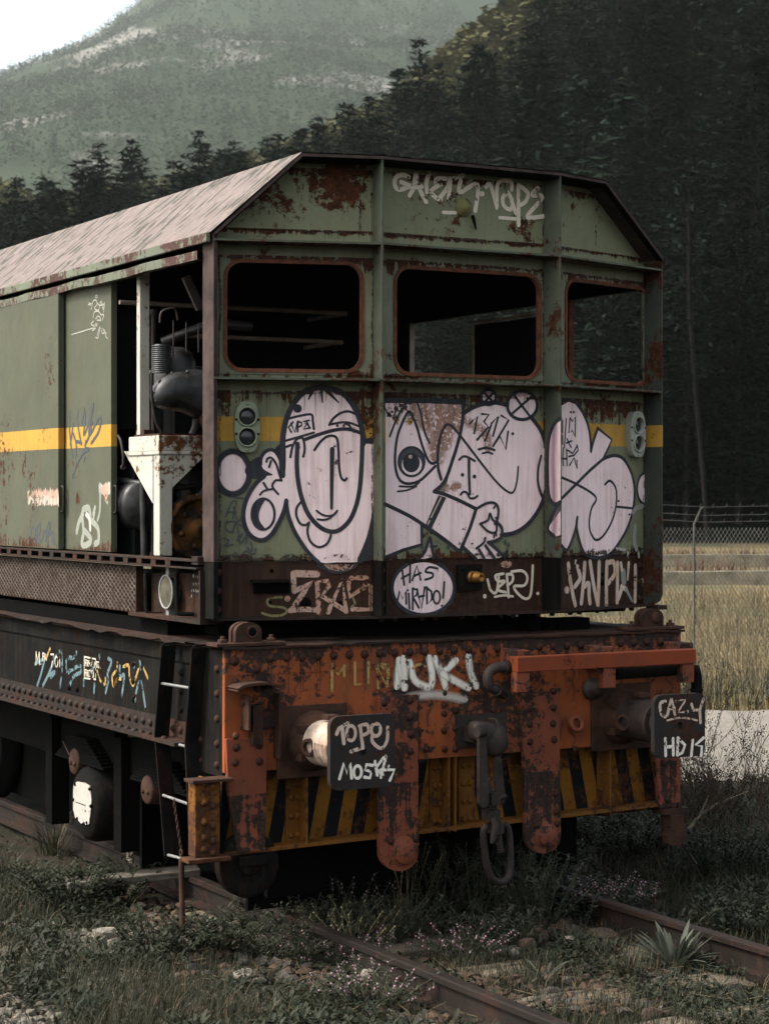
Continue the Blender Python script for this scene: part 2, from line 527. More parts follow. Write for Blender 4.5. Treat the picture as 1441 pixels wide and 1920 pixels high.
facets = [(FL, WL), (FC, WC), (FR, WR)]
front_panels = []
win_px = {0: [(424, 490, 692), (676, 495.8, 694)], 1: [(740.5, 503, 700), (1008.5, 516.5, 706)], 2: [(1059.5, 527, 711), (1209.5, 540.5, 719.5)]}
for i, (pl, W) in enumerate(facets):
    th = -pl.n * .012
    # lower panel: base sheet with a raised plate on it
    mb = MB()
    mb.prism(quad(pl, 0, ZK, W, ZS - .007, -RC), th)
    u0, u1 = .048, W - .03
    mb.prism(quad(pl, u0, ZK + .006, u1, 2.853, -RC + .006), -pl.n * .0058)
    # welded seam above the foot
    mb.prism(quad(pl, u0 + .004, ZK + .036, u1 - .004, ZK + .040, -RC + .0075), -pl.n * .0012)
    fp = mb.build('front_panel', M['green_low'], veh)
    front_panels.append(fp)
    # window panel
    (xa, ta, ba), (xb, tb, bb) = win_px[i]
    ua, va = pl.uv(xa, (ta + ba) / 2, -RC); ub, _ = pl.uv(xb, (tb + bb) / 2, -RC)
    v1 = (pl.uv(xa, ta, -RC)[1] + pl.uv(xb, tb, -RC)[1]) / 2
    v0 = (pl.uv(xa, ba, -RC)[1] + pl.uv(xb, bb, -RC)[1]) / 2
    mb = MB()
    hole = rrect(ua, v0, ub, v1, .085)
    mb.plate([quad(pl, 0, ZS + .007, W, ZB - .007, -RC), onpl(pl, hole, -RC)], th)
    o2 = [(.048, ZS + .03), (W - .03, ZS + .03), (W - .03, 3.588), (.048, 3.588)]
    mb.plate([onpl(pl, o2, -RC + .007), onpl(pl, rrect(ua - .006, v0 - .006, ub + .006, v1 + .006, .09), -RC + .007)], -pl.n * .0068)
    wp = mb.build('window_panel', M['green_win'], veh)
    mb = MB()
    mb.plate([onpl(pl, rrect(ua - .016, v0 - .016, ub + .016, v1 + .016, .098), -RC + .013), onpl(pl, rrect(ua + .004, v0 + .004, ub - .004, v1 - .004, .082), -RC + .013)], -pl.n * .03)
    mb.build('window_rim', M['rim'], wp, .003)
    # gable panel
    if i == 0:
        ul = pl.uv(565, 287)[0]
        g = [(0, ZB + .007), (W, ZB + .007), (W, ZT - .012), (ul, ZT - .012), (0, 3.70)]
        g2 = [(.075, ZB + .075), (W - .10, ZB + .075), (W - .10, ZT - .085), (ul + .02, ZT - .085)]
    elif i == 1:
        g = [(0, ZB + .007), (W, ZB + .007), (W, ZT - .012), (0, ZT - .012)]
        g2 = [(.05, ZB + .075), (W - .09, ZB + .075), (W - .09, ZT - .085), (.05, ZT - .085)]
    else:
        ur = pl.uv(1135, 341)[0]
        g = [(0, ZB + .007), (W, ZB + .007), (W, 3.735), (ur, ZT - .012), (0, ZT - .012)]
        g2 = [(.05, ZB + .075), (W - .11, ZB + .075), (ur - .02, ZT - .085), (.05, ZT - .085)]
    mb = MB()
    mb.prism(onpl(pl, g, -RC), th)
    mb.prism(onpl(pl, g2, -RC + .006), -pl.n * .0058)
    k = 0.06
    while k < W - .08:                       # drain slots along the band
        mb.prism(quad(pl, k, ZB + .010, k + .035, ZB + .017, -RC + .004), -pl.n * .0038, 1)
        k += .125
    gp = mb.build('gable_panel', [M['green_gab'], M['dark']], veh)
    if i == 1:
        gable_c = gp
    # skirt plate
    mb = MB()
    mb.prism(quad(pl, 0, ZL, W, ZK - .004, -RC - .004), th * 1.5)
    sk = mb.build('skirt_plate', M['skirt'], veh)
    if i == 0: skirt_l = sk
    elif i == 1: skirt_c = sk
    else: skirt_r = sk
    # horizontal fins of the frame
    for z, m, nm in ((ZS, 'green_fin', 'shelf_rib'), (ZB, 'green_fin', 'band_rib')):
        mb = MB()
        mb.prism([pl.p(0, z - .006, 0), pl.p(W, z - .006, 0), pl.p(W, z - .006, -RC), pl.p(0, z - .006, -RC)], Z * .012)
        mb.build(nm, M[m], veh, .003)
    # foot flange of the skirt with its bolts
    mb = MB()
    mb.prism([pl.p(0, ZL - .012, -.06), pl.p(W, ZL - .012, -.06), pl.p(W, ZL - .012, -RC - .1), pl.p(0, ZL - .012, -RC - .1)], Z * .012)
    n = int(W / .085)
    for q in range(n):
        if (q * 7 + i) % 3 and i > 0:
            mb.lathe(pl.p(.05 + q * .085, ZL - .012, -.10), (0, 0, -1), [(.018, 0), (.016, .016), (.008, .022)], 6)
    mb.build('skirt_flange', M['deck'], veh)

# vertical ribs: web and tip, green above the skirt and bare below
nB = (FL.n + FC.n).normalized(); nD = (FC.n + FR.n).normalized()
for P0, nn, sd in ((B, nB, 1), (Dp, nD, 1)):
    ax = Vector((-nn.y, nn.x, 0)).normalized() * .006
    mb = MB()
    top, bot = ZT - .012, ZK
    mb.obox(P0 - nn * (RC / 2 + .004) + Z * ((top + bot) / 2), ax, nn * (RC / 2 + .006), Z * ((top - bot) / 2))
    r = mb.build('rib', M['green_fin'], veh, .002)
    if sd and P0 is Dp: rib_d = r
    mb = MB()
    mb.obox(P0 - nn * (RC / 2 + .006) + Z * ((ZK + ZL) / 2), ax * 1.3, nn * (RC / 2 + .004), Z * ((ZK - ZL) / 2 - .002))
    ux = Vector((-nn.y, nn.x, 0)).normalized()
    if ux.x < 0: ux = -ux
    mb.obox(P0 - nn * (RC - .004) + ux * .035 + Z * ((ZK + ZL) / 2), ux * .034, nn * .005, Z * ((ZK - ZL) / 2 - .004))
    for q in range(3):
        mb.rivet(P0 - nn * (RC - .009) + ux * .040 + Z * (ZK - .055 - q * .095), nn, .022, 1)
    mb.build('skirt_rib', [M['black'], M['rivet']], veh)
# corner posts
mb = MB()
mb.prism([A, A + Vector((.026, .008, 0)), A - FL.n * RC + Vector((.02, 0, 0)), A + Vector((-.004, RC, 0))], Z * (3.70 - ZK))
for v in range(len(mb.v)): mb.v[v] = (mb.v[v][0], mb.v[v][1], mb.v[v][2] + ZK)
mb.build('corner_post', M['roofrust'], veh, .003)
mb = MB()
mb.prism([A + Z * ZL, A + Vector((.03, .008, 0)) + Z * ZL, A - FL.n * RC + Vector((.02, 0, 0)) + Z * ZL, A + Vector((-.004, RC, 0)) + Z * ZL], Z * (ZK - ZL - .003))
for q in range(3):
    mb.rivet(FL.p(.022, ZK - .06 - q * .10, -RC * .25), FL.n, .020, 1)
mb.prism(quad(FL, .012, ZL + .01, .062, ZK - .006, -RC + .012), -FL.n * .008)
for q in range(3):
    mb.rivet(FL.p(.040, ZK - .06 - q * .10, -RC + .012), FL.n, .022, 1)
mb.build('corner_foot', [M['black'], M['rivet']], veh)
mb = MB()
ux = FR.u
web = [FR.p(WR, 3.735, 0), FR.p(WR, ZL + .06, 0), FR.p(WR, ZL + .02, -.02), FR.p(WR, ZL, -.06), FR.p(WR, ZL, -RC - .002), FR.p(WR, 3.735, -RC - .002)]
mb.prism(web, -ux * .012)
for q in range(3):
    mb.rivet(FR.p(WR - .05, ZK - .07 - q * .10, -RC + .002), FR.n, .020, 1)
mb.build('corner_post', [painted('corner_post_paint', (.05, .06, .045), (.035, .042, .034), .50, [(3.7, .3, .1)], .5, STR), M['rivet']], veh, .002)
mb = MB()
mb.box((1.53, .30, ZL - .03), (1.60, .42, ZL - .004))
mb.build('corner_step', M['deck'], veh)

# roof: edge fin, skins, overhang
uL = FL.uv(565, 287)[0]; uR = FR.uv(1135, 341)[0]
prof = [(FL, 0, 3.700), (FL, uL, ZT), (FL, WL, ZT), (FC, WC, ZT), (FR, uR, ZT), (FR, WR, 3.735)]
pts = [pl.p(u, v, .008) for pl, u, v in prof]
mb = MB()
for a_, b_, pl in ((pts[0], pts[1], FL), (pts[1], pts[2], FL), (pts[2], pts[3], FC), (pts[3], pts[4], FR), (pts[4], pts[5], FR)):
    d = (b_ - a_).normalized(); up = pl.n.cross(d) * -1
    if up.z < 0: up = -up
    mb.prism([a_, b_, b_ - pl.n * (RC + .02), a_ - pl.n * (RC + .02)], up * -.016)
mb.build('roof_edge', M['roofrust'], veh, .003)
YB = 9.0
back = [Vector((pts[0].x, YB, pts[0].z)), Vector((pts[1].x, YB, ZT)), Vector((pts[4].x, YB, ZT)), Vector((pts[5].x, YB, pts[5].z))]
mb = MB()
up = Z * .006
f0, f1 = pts[0] + up, pts[1] + up
mb.add([f0 + Vector((-.02, 0, -.005)), f1, back[1] + up, back[0] + up + Vector((-.02, 0, -.005))], [(0, 1, 2, 3)])
mb.add([pts[1] + up, pts[2] + up, pts[3] + up, pts[4] + up, back[2] + up, back[1] + up], [(0, 1, 2, 3, 4, 5)])
mb.add([pts[4] + up, pts[5] + up, back[3] + up, back[2] + up], [(0, 1, 2, 3)])
dn = Vector((0, 0, -.03))
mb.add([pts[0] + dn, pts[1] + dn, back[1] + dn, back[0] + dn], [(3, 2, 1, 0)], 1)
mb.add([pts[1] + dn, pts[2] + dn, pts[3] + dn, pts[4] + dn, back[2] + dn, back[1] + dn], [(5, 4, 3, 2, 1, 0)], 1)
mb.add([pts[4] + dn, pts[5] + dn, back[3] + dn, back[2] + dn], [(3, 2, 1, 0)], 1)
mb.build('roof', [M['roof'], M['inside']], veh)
mb = MB()                                   # eave board and the door rail under it (slightly bent by knocks)
mb.box((-1.44, .30, 3.648), (-1.415, YB, 3.700))
mb.build('eave_board', M['eave'], veh, .004)
mb = MB()
ys = [.42 + .25 * k for k in range(35)]
rnd = random.Random(4)
off = [(rnd.uniform(-.006, .006), rnd.uniform(-.006, .006)) for _ in ys]
for k in range(len(ys) - 1):
    x0, x1 = -1.435 + off[k][0], -1.435 + off[k + 1][0]
    z0, z1 = 3.572 + off[k][1], 3.572 + off[k + 1][1]
    mb.add([(x0, ys[k], z0), (x0, ys[k], z0 + .048), (x1, ys[k + 1], z1 + .048), (x1, ys[k + 1], z1),
            (x0 + .05, ys[k], z0), (x0 + .05, ys[k], z0 + .048), (x1 + .05, ys[k + 1], z1 + .048), (x1 + .05, ys[k + 1], z1)],
           [(0, 1, 2, 3), (1, 5, 6, 2), (0, 3, 7, 4)])
mb.build('door_rail', M['eave'], veh)

# ---------------------------------------------------------------- marker lamp housings, boss, small fittings on the front
def lamp_housing(pl, cx, y0, y1, wpx, mat, hs):
    cu, cv = pl.uv(cx, (y0 + y1) / 2, -RC + .05)
    hv = (pl.uv(cx, y0, -RC + .05)[1] - pl.uv(cx, y1, -RC + .05)[1]) / 2
    hu = (pl.uv(cx + wpx / 2, 800, -RC + .05)[0] - pl.uv(cx - wpx / 2, 800, -RC + .05)[0]) / 2
    out = []
    for k in range(40):
        an = 2 * pi * k / 40
        c, s_ = cos(an), sin(an)
        out.append((cu + hu * (abs(c) ** .62) * (1 if c > 0 else -1), cv + hv * (abs(s_) ** .9) * (1 if s_ > 0 else -1)))
    mb = MB()
    r = min(hu * .70, hv * .34)
    holes = [[(cu + r * cos(-2 * pi * k / 24), cv + s_ * hv * .40 + r * sin(-2 * pi * k / 24)) for k in range(24)] for s_ in (1, -1)]
    mb.plate([onpl(pl, out, -RC + .05)] + [onpl(pl, h, -RC + .05) for h in holes], -pl.n * .044)
    for s_ in (1, -1):
        c = pl.p(cu, cv + s_ * hv * .40, -RC + .05)
        mb.lathe(c, pl.n, [(r * .97, -.02), (r * .97, .012), (r * 1.16, .012), (r * 1.2, -.002)], 28, 0, True, False)
    for k in (-1, 1):
        mb.rivet(pl.p(cu, cv + k * hv * .9, -RC + .05), pl.n, .009, 0)
        for s_ in (1, -1): mb.rivet(pl.p(cu + s_ * hu * .88, cv + k * hv * .28, -RC + .05), pl.n, .007, 1)
    h = mb.build('marker_lamp', [mat, M['dark']], veh, .004)
    for s_ in (1, -1):
        mb = MB()
        mb.lathe(pl.p(cu, cv + s_ * hv * .40, -RC + .034), pl.n, [(r * .98, 0), (r * .7, .008), (.0001, .012)], 24)
        mb.build('lens', M['lens'], h)


lamp_housing(FL, 463.5, 752, 848, 47, M['lampgreen'], 1)
lamp_housing(FR, 1196.5, 771, 857, 28, M['lamppale'], 1)
mb = MB()
mb.lathe(FC.px(868, 389, -RC + .006), FC.n, [(.052, 0), (.050, .016), (.036, .018), (.034, .028), (.018, .03), (.012, .04), (.0001, .041)], 20)
mb.build('round_boss', painted('boss_paint', (.19, .18, .07), (.15, .14, .06), .42, [], .2), gable_c)
mb = MB()
mb.tube([FC.px(886, 405, -RC + .012), FC.px(888, 412, -RC + .03), FC.px(892, 430, -RC + .022)], [.010, .009, .005], 8)
mb.build('small_handle', M['dark'], gable_c)
# skirt fittings
mb = MB()
q = [FC.px(x, y, -RC + .022) for x, y in ((859, 1059), (903, 1058), (904, 1106), (860, 1108))]
mb.prism(q, -FC.n * .022)
for x, y in ((866, 1066), (897, 1065), (898, 1099), (866, 1100)): mb.rivet(FC.px(x, y, -RC + .022), FC.n, .010, 0)
bp = mb.build('nozzle_plate', M['black'], skirt_c, .004)
mb = MB()
o = FC.px(884, 1082, -RC + .022); ax = (FC.n + Vector((.15, 0, 0))).normalized()
mb.lathe(o, ax, [(.034, 0), (.034, .012), (.028, .014), (.028, .03), (.033, .032), (.033, .05), (.026, .052), (.026, .085), (.020, .087), (.012, .080), (.0001, .07)], 14)
mb.build('nozzle', M['brass'], bp)
mb = MB()
q = [FL.px(x, y, -RC + .09) for x, y in ((473, 1088), (545, 1087), (545, 1092), (473, 1093))]
mb.prism(q, -FL.n * .09)
q = [FL.px(x, y, -RC + .012) for x, y in ((475, 1093), (543, 1092), (543, 1112), (475, 1113))]
mb.prism(q, -FL.n * .012, 1)
mb.build('hood', [M['black'], M['dark']], skirt_l)
mb = MB()
for pl, x, y, r in ((FL, 572, 1131, .032), (FL, 509, 1070, .011), (FL, 637, 1069, .010), (FL, 505, 1130, .012), (FL, 637, 1130, .011),
                    (FR, 1128, 1092, .020), (FR, 1129, 1077, .010)):
    mb.lathe(pl.px(x, y, -RC - .0015), pl.n, [(.0001, 0), (r, .0), (r, .001), (.0001, .0012)], 20)
mb.build('drain_hole', M['dark'], skirt_l)

# ---------------------------------------------------------------- left side: doors, white pillar, sill, lamp, tread plate
XS = -1.40
SD = Plane((XS, 0, 0), (0, -1, 0))           # u runs towards the front
sd = lambda x, y, off=0.0: SD.px(x, y, off)
y1 = sd(109, 800, .03).y; y2 = sd(208, 800, -.02).y
zb = 1.965
mb = MB(); mb.box((-1.430, y1, zb), (-1.388, 5.2, 3.62)); door1 = mb.build('sliding_door', M['green_door'], veh, .004)
mb = MB(); mb.box((-1.380, y2, zb), (-1.340, y1 + .9, 3.62)); door2 = mb.build('sliding_door', M['green_door'], veh, .004)
for dr, x, yy in ((door1, -1.410, y1), (door2, -1.362, y2)):
    pl = Plane((0, yy, 0), (1, 0, 0))
    zt, zo = 2.36, 2.20
    mb = MB()
    mb.tube([(x, yy, zt), (x, yy - .028, zt), (x + .002, yy - .036, zt - .012), (x + .002, yy - .036, zo + .012), (x, yy - .028, zo), (x, yy, zo)], .0065, 8)
    mb.build('door_handle', M['iron'], dr)
mb = MB(); mb.box((-1.400, 5.25, zb), (-1.36, YB, 3.62)); mb.build('side_wall', M['green_door'], veh)
# white pillar with its bracket
PX = -1.365
PS = Plane((PX, 0, 0), (0, -1, 0))
yc = PS.px(299, 830).y
mb = MB()
zt, zl = 2.645, 2.555
mb.box((PX, yc + .004, zl), (PX + .42, yc + .46, zt))
mb.box((PX - .006, yc - .002, zl - .02), (PX + .43, yc + .47, zl - .001))
# column: two faces of a box section
mb.box((PX + .002, yc + .006, 1.96), (PX + .082, yc + .094, zl - .02))
# gussets
g = [PS.px(x, y) for x, y in ((231, 846), (285, 846), (285, 944))]
g = [Vector((PX + .004, q.y, q.z)) for q in g]
mb.prism(g, (.012, 0, 0))
PF = Plane((0, yc + .006, 0), (1, 0, 0))
g = [PF.px(x, y) for x, y in ((322, 842), (397, 842), (323, 914))]
mb.prism(g, (0, .012, 0))
bracket = mb.build('pillar_bracket', M['white'], veh, .005)
PP = -1.345
yp = Plane((PP, 0, 0), (0, -1, 0)).px(262, 700).y
mb = MB()
mb.box((PP, yp, zt + .002), (PP + .062, yp + .05, 3.64))
mb.build('pillar', M['white'], veh, .004)
mb = MB()
mb.box((PX + .02, yc + .05, zt), (PX + .40, yc + .42, zt + .012))
mb.box((PX + .03, yc + .30, zt + .012), (PX + .09, yc + .42, zt + .04))
mb.build('bracket_shim', M['rustiron'], bracket)
mb = MB()
hp = [PS.px(x, y, .02) for x, y in ((221, 816), (226, 824), (229, 838), (231, 855), (231, 872))]
mb.tube(hp, [.006, .009, .009, .008, .008], 8)
mb.lathe(hp[-1] + Vector((0, 0, -.012)), (0, -1, .2), [(.016, -.008), (.016, .008), (.009, .009), (.009, -.009)], 12)
mb.build('drain_hose', M['iron'], bracket)
# sill channel with slots
mb = MB()
ysf = .42
outer = [(-1.44, ysf, 1.962), (-1.44, YB, 1.962)]
mb.box((-1.445, ysf, 1.945), (-1.375, YB, 1.958))
mb.box((-1.445, ysf, 1.905), (-1.375, YB, 1.915))
mb.box((-1.380, ysf, 1.915), (-1.375, YB, 1.945), 1)
k = ysf + .35
while k < YB - .1:
    mb.box((-1.444, k, 1.915), (-1.436, k + .07, 1.945)); k += .205
mb.box((-1.44, ysf - .01, 1.93), (-1.38, ysf + .07, 1.975))
mb.build('sill_channel', [M['deck'], M['dark']], veh, .002)
# the box below the sill: tread mesh, lamp recess
ym = sd(252, 1100).y
mb = MB()
mb.box((-1.385, ym, 1.625), (-1.37, YB, 1.895))
mb.box((-1.395, ym - .012, 1.622), (-1.35, ym, 1.895))
grille = mb.build('step_guard', M['skirt'], veh)
mb = MB()
zlo, zhi, xg = 1.632, 1.888, -1.394
step = .062
k0 = ym - .30
while k0 < ym + 3.4:
    for sgn in (1, -1):
        # diagonal wire clipped to the frame
        ya, yb = k0, k0 + (zhi - zlo) * 1.75
        za, zb_ = (zlo, zhi) if sgn > 0 else (zhi, zlo)
        if ya < ym:
            f = (ym - ya) / (yb - ya)
            if f < 1: za = za + (zb_ - za) * f; ya = ym
        if yb > ym: mb.tube([(xg, ya, za), (xg, yb, zb_)], .0022, 4, 0, False)
    k0 += step
mb.build('expanded_mesh', simple('mesh_wire', (.16, .145, .12), (.06, .045, .035), 14, .7), grille)
mb = MB()
yr0 = .42
mb.box((-1.30, yr0, 1.63), (-1.29, ym - .012, 1.90))
mb.box((-1.43, yr0 - .02, 1.612), (-1.29, ym + .02, 1.630))
mb.box((-1.43, yr0 - .02, 1.63), (-1.29, yr0 - .005, 1.9))
for x, y in ((377, 1098), (377, 1133), (377, 1072)): mb.rivet(Plane((-1.30, 0, 0), (0, -1, 0)).px(x, y), (-1, 0, 0), .018)
mb.build('lamp_recess', M['deck'], veh)
lp = Plane((-1.36, 0, 0), (0, -1, 0)); lc = lp.px(313.5, 1110)
mb = MB()
mb.lathe(lc, (-1, 0, 0), [(.060, -.055), (.078, -.03), (.092, -.002), (.098, .004), (.098, .012), (.088, .012), (.088, .0)], 28, 0, True, False)
mb.box((lc.x + .0, lc.y - .02, lc.z + .09), (lc.x + .05, lc.y + .02, lc.z + .15))
mb.box((lc.x - .005, lc.y - .045, lc.z + .14), (lc.x + .055, lc.y + .05, lc.z + .155))
mb.box((lc.x + .0, lc.y - .018, lc.z - .14), (lc.x + .05, lc.y + .02, lc.z - .085))
hl = mb.build('side_lamp', M['alu'], veh)
mb = MB()
mb.lathe(lc, (-1, 0, 0), [(.089, .008), (.07, -.006), (.045, -.022), (.02, -.03), (.0001, -.032)], 28)
mb.lathe(lc, (-1, 0, 0), [(.014, -.03), (.014, -.004), (.0001, .002)], 12)
mb.build('reflector', M['reflector'], hl)
for xp in (273, 331):
    mb = MB()
    a_ = lp.px(xp, 1074, .03); b_ = lp.px(xp + 1, 1150, .03)
    mb.tube([a_ + Vector((.08, -.05, .01)), a_ + Vector((.01, -.015, .012)), a_ + Vector((0, 0, -.01)), b_ + Vector((0, 0, .02)), b_ + Vector((.01, -.012, -.004)), b_ + Vector((.08, -.05, -.004))], .013, 10)
    mb.build('lamp_guard', M['black'], veh)
mb = MB()
sp = Plane((-1.299, 0, 0), (0, -1, 0))
# ---------------------------------------------------------------- inside the cab
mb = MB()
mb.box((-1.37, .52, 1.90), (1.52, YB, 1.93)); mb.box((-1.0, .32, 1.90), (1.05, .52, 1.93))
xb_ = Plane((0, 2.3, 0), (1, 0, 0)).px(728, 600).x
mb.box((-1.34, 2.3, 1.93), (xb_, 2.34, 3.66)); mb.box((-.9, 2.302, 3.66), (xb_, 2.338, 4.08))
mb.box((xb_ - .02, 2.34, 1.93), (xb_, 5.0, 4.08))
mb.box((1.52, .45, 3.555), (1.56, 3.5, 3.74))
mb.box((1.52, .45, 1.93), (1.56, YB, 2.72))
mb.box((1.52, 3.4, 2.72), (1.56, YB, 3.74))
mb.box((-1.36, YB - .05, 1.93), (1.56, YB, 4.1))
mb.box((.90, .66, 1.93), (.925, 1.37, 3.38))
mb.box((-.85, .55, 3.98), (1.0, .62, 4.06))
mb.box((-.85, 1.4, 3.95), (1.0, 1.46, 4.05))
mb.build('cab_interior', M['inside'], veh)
mb = MB()
mb.tube([(.895, 1.375, 1.93), (.895, 1.375, 3.39)], .008, 6)
mb.tube([(.895, 1.375, 3.39), (.895, .66, 3.40)], .010, 6)
mb.build('switchboard_trim', M['pale'], veh)
BH = Plane((0, 1.75, 0), (1, 0, 0))
for (xa, ya, xb2, yb2) in ((224, 568, 648, 586), (330, 629, 640, 641)):
    mb = MB()
    a_, b_ = BH.px(xa, ya), BH.px(xb2, yb2)
    z_ = (a_.z + b_.z) / 2
    mb.tube([(a_.x, 1.75, z_), (b_.x, 1.75, z_), (b_.x + .02, 1.79, z_), (b_.x + .02, 2.3, z_)], .014, 10)
    mb.build('inner_handrail', M['pale'], veh)
RS = Plane((1.52, 0, 0), (0, -1, 0))
for x, w_ in ((1068, .035), (762, .16)):
    q = RS.px(x, 620)
    mb = MB()
    mb.box((1.50, q.y - w_ / 2, 2.72), (1.54, q.y + w_ / 2, 3.56))
    mb.build('window_post', M['rim'] if w_ < .1 else M['pale'], veh)
mb = MB()
RB = Plane((0, 1.9, 0), (1, 0, 0))
# brace seen in the engine bay, top right
BQ = Plane((0, .8, 0), (1, 0, 0))
mb.obox((BQ.px(352, 527) + BQ.px(372, 571)) / 2, (BQ.px(372, 571) - BQ.px(345, 510)) / 2, (0, .012, 0), (.022, 0, .01))
mb.build('inner_brace', M['iron'], veh)
# engine behind the open side
EP = Plane((0, 1.02, 0), (1, 0, 0))
mb = MB()
c = EP.px(352, 748)
body = [EP.px(x, y) for x, y in spline([(284, 742), (290, 722), (305, 706), (330, 694), (365, 692), (396, 700), (405, 735), (398, 775), (376, 786), (340, 772), (310, 768), (290, 758)], True, 4)]
cen = sum(body, Vector()) / len(body)
rings = []
for k, (sc_, dy) in enumerate(((.92, .06), (1.0, .02), (.97, -.005), (.90, -.035), (.70, -.062), (.42, -.078), (.12, -.082))):
    rings.append([cen + (q - cen) * sc_ + Vector((0, dy, 0)) for q in body])
n = len(body); vs = [q for r in rings for q in r]
fs = [(i * n + k, i * n + (k + 1) % n, (i + 1) * n + (k + 1) % n, (i + 1) * n + k) for i in range(len(rings) - 1) for k in range(n)]
fs.append(tuple(range((len(rings) - 1) * n, len(rings) * n)))
mb.add(vs, fs, 0, True)
for x, y in ((291, 735), (293, 752), (300, 715), (323, 700), (330, 741), (352, 697)):
    mb.rivet(EP.px(x, y, .012 if x < 325 else .06), (0, -1, 0), .012, 0)
eng = mb.build('engine', M['engine'], veh)
mb = MB()
c0 = EP.px(312, 702); 
for k in range(14):
    mb.lathe(c0 + Vector((0, .06, .012 + k * .0115)), (0, 0, 1), [(.060, 0), (.060, .005), (.046, .005), (.046, .0115)], 20)
mb.build('finned_cylinder', M['engine'], eng)
mb = MB()
c0 = EP.px(345, 690)
mb.lathe(c0 + Vector((.03, .20, 0)), (0, 0, 1), [(.12, -.1), (.12, .05), (.10, .10), (.05, .13), (.0001, .135)], 20)
mb.build('air_filter', M['engine'], eng)
mb = MB()
for x, ya, yb2, r in ((325, 600, 690, .004), (349, 604, 660, .004), (372, 606, 660, .004), (391, 590, 680, .006)):
    mb.tube([EP.px(x, ya), EP.px(x, yb2)], r, 6)
mb.tube([EP.px(x, y) for x, y in spline([(300, 605), (303, 585), (322, 578), (330, 583), (333, 600)], False, 4)], .007, 6)
mb.tube([EP.px(x, y) for x, y in spline([(285, 700), (284, 740), (292, 790), (303, 812)], False, 4)], .008, 8)
mb.tube([EP.px(x, y) for x, y in spline([(368, 786), (366, 800), (360, 815)], False, 4)], [.026, .022, .022, .02, .02, .02, .02, .02, .02][:9], 10)
mb.build('engine_pipes', M['iron'], eng)
mb = MB()
c0 = EP.px(396, 785)
mb.lathe(c0 + Vector((0, -.05, 0)), (0, -1, 0), [(.085, -.03), (.085, .0), (.075, .01), (.06, .01), (.055, 0), (.0001, 0)], 24)
mb.build('flywheel', M['rustiron'], eng)
mb = MB()
for x0, x1, y0, y1 in ((255, 285, 560, 800), (300, 395, 640, 690)):
    pass
c0 = EP.px(385, 990)
mb.lathe(c0 + Vector((0, .10, 0)), (0, -1, 0), [(.19, -.06), (.19, 0), (.165, .02), (.16, .004), (.06, .006), (.05, .03), (.0001, .035)], 28)
for k in range(6):
    an = k * 1.047 + .3; mb.rivet(c0 + Vector((.11 * cos(an), .093, .11 * sin(an))), (0, -1, 0), .018)
mb.build('winch_drum', simple('drum_paint', (.085, .036, .008), (.010, .008, .007), 9, .8, .3, lo=.42, hi=.56), veh)
# dark clutter of the engine room: pipes, tanks, valves, a lagged duct
rnd = random.Random(15)
mb = MB()
mb.lathe((-1.18, 2.05, 2.25), (0, -1, 0), [(.16, 0), (.16, .3), (.14, .34), (.0001, .36)], 20)
mb.build('air_tank', M['engine'], veh)
for pts_, r in (([(-1.25, 1.6, 1.95), (-1.25, 1.6, 2.9), (-1.1, 1.6, 3.05), (-.8, 1.6, 3.05)], .022), ([(-1.15, 1.7, 1.95), (-1.15, 1.7, 3.4)], .015), ([(-1.30, 1.9, 2.4), (-1.1, 1.5, 2.35), (-.7, 1.4, 2.4)], .02),
                ([(-1.05, 1.2, 1.95), (-1.05, 1.2, 2.3), (-.9, 1.15, 2.45), (-.7, 1.15, 2.45)], .028), ([(-.98, .9, 1.95), (-.98, .92, 2.2), (-.85, .95, 2.28), (-.6, 1.0, 2.3)], .018), ([(-1.2, 1.45, 3.2), (-.95, 1.3, 3.3), (-.7, 1.3, 3.3)], .03)):
    mb = MB(); mb.tube(spline(pts_, False, 5), r, 10)
    for q in (pts_[1], pts_[-2]): mb.lathe(q, Vector(pts_[1]) - Vector(pts_[0]), [(r * 1.5, -.015), (r * 1.5, .015)], 10)
    mb.build('engine_room_pipe', M['iron'] if r < .02 else M['engine'], veh)
mb = MB()
mb.box((-1.10, .95, 1.93), (-.72, 1.35, 2.20)); mb.box((-1.06, .94, 2.20), (-.80, 1.2, 2.27))
for k in range(5): mb.lathe((-1.05 + k * .07, .95, 2.1), (0, -1, 0), [(.02, 0), (.02, .02), (.0001, .024)], 8)
mb.build('gear_case', M['engine'], veh)
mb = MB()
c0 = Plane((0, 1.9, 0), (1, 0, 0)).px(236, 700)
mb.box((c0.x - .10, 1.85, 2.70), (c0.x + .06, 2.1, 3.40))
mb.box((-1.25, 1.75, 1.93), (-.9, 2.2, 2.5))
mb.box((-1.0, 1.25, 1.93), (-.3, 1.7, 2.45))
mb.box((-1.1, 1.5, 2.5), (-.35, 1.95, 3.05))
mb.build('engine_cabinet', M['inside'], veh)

# ---------------------------------------------------------------- under the cab
mb = MB()
mb.lathe((0, 1.35, 1.50), (0, 0, 1), [(1.05, 0), (1.05, .05), (.95, .06), (.95, .13), (.0001, .135)], 40)
mb.box((-1.3, .45, 1.55), (.35, .62, 1.64))
mb.box((-1.36, .5, 1.60), (1.4, YB, 1.628))
mb.box((-1.36, 1.0, 1.50), (-1.1, 5, 1.62))
c0 = Plane((0, .35, 0), (1, 0, 0))
for x0, x1, ya in ((983, 1004, 1150), (1022, 1030, 1158), (1040, 1096, 1159)):
    a_, b_ = c0.px(x0, ya), c0.px(x1, ya)
    mb.box((a_.x, .30, 1.50), (b_.x, .42, a_.z + (.1 if x1 == 1004 else 0)))
mb.build('turntable', M['dark'], veh)
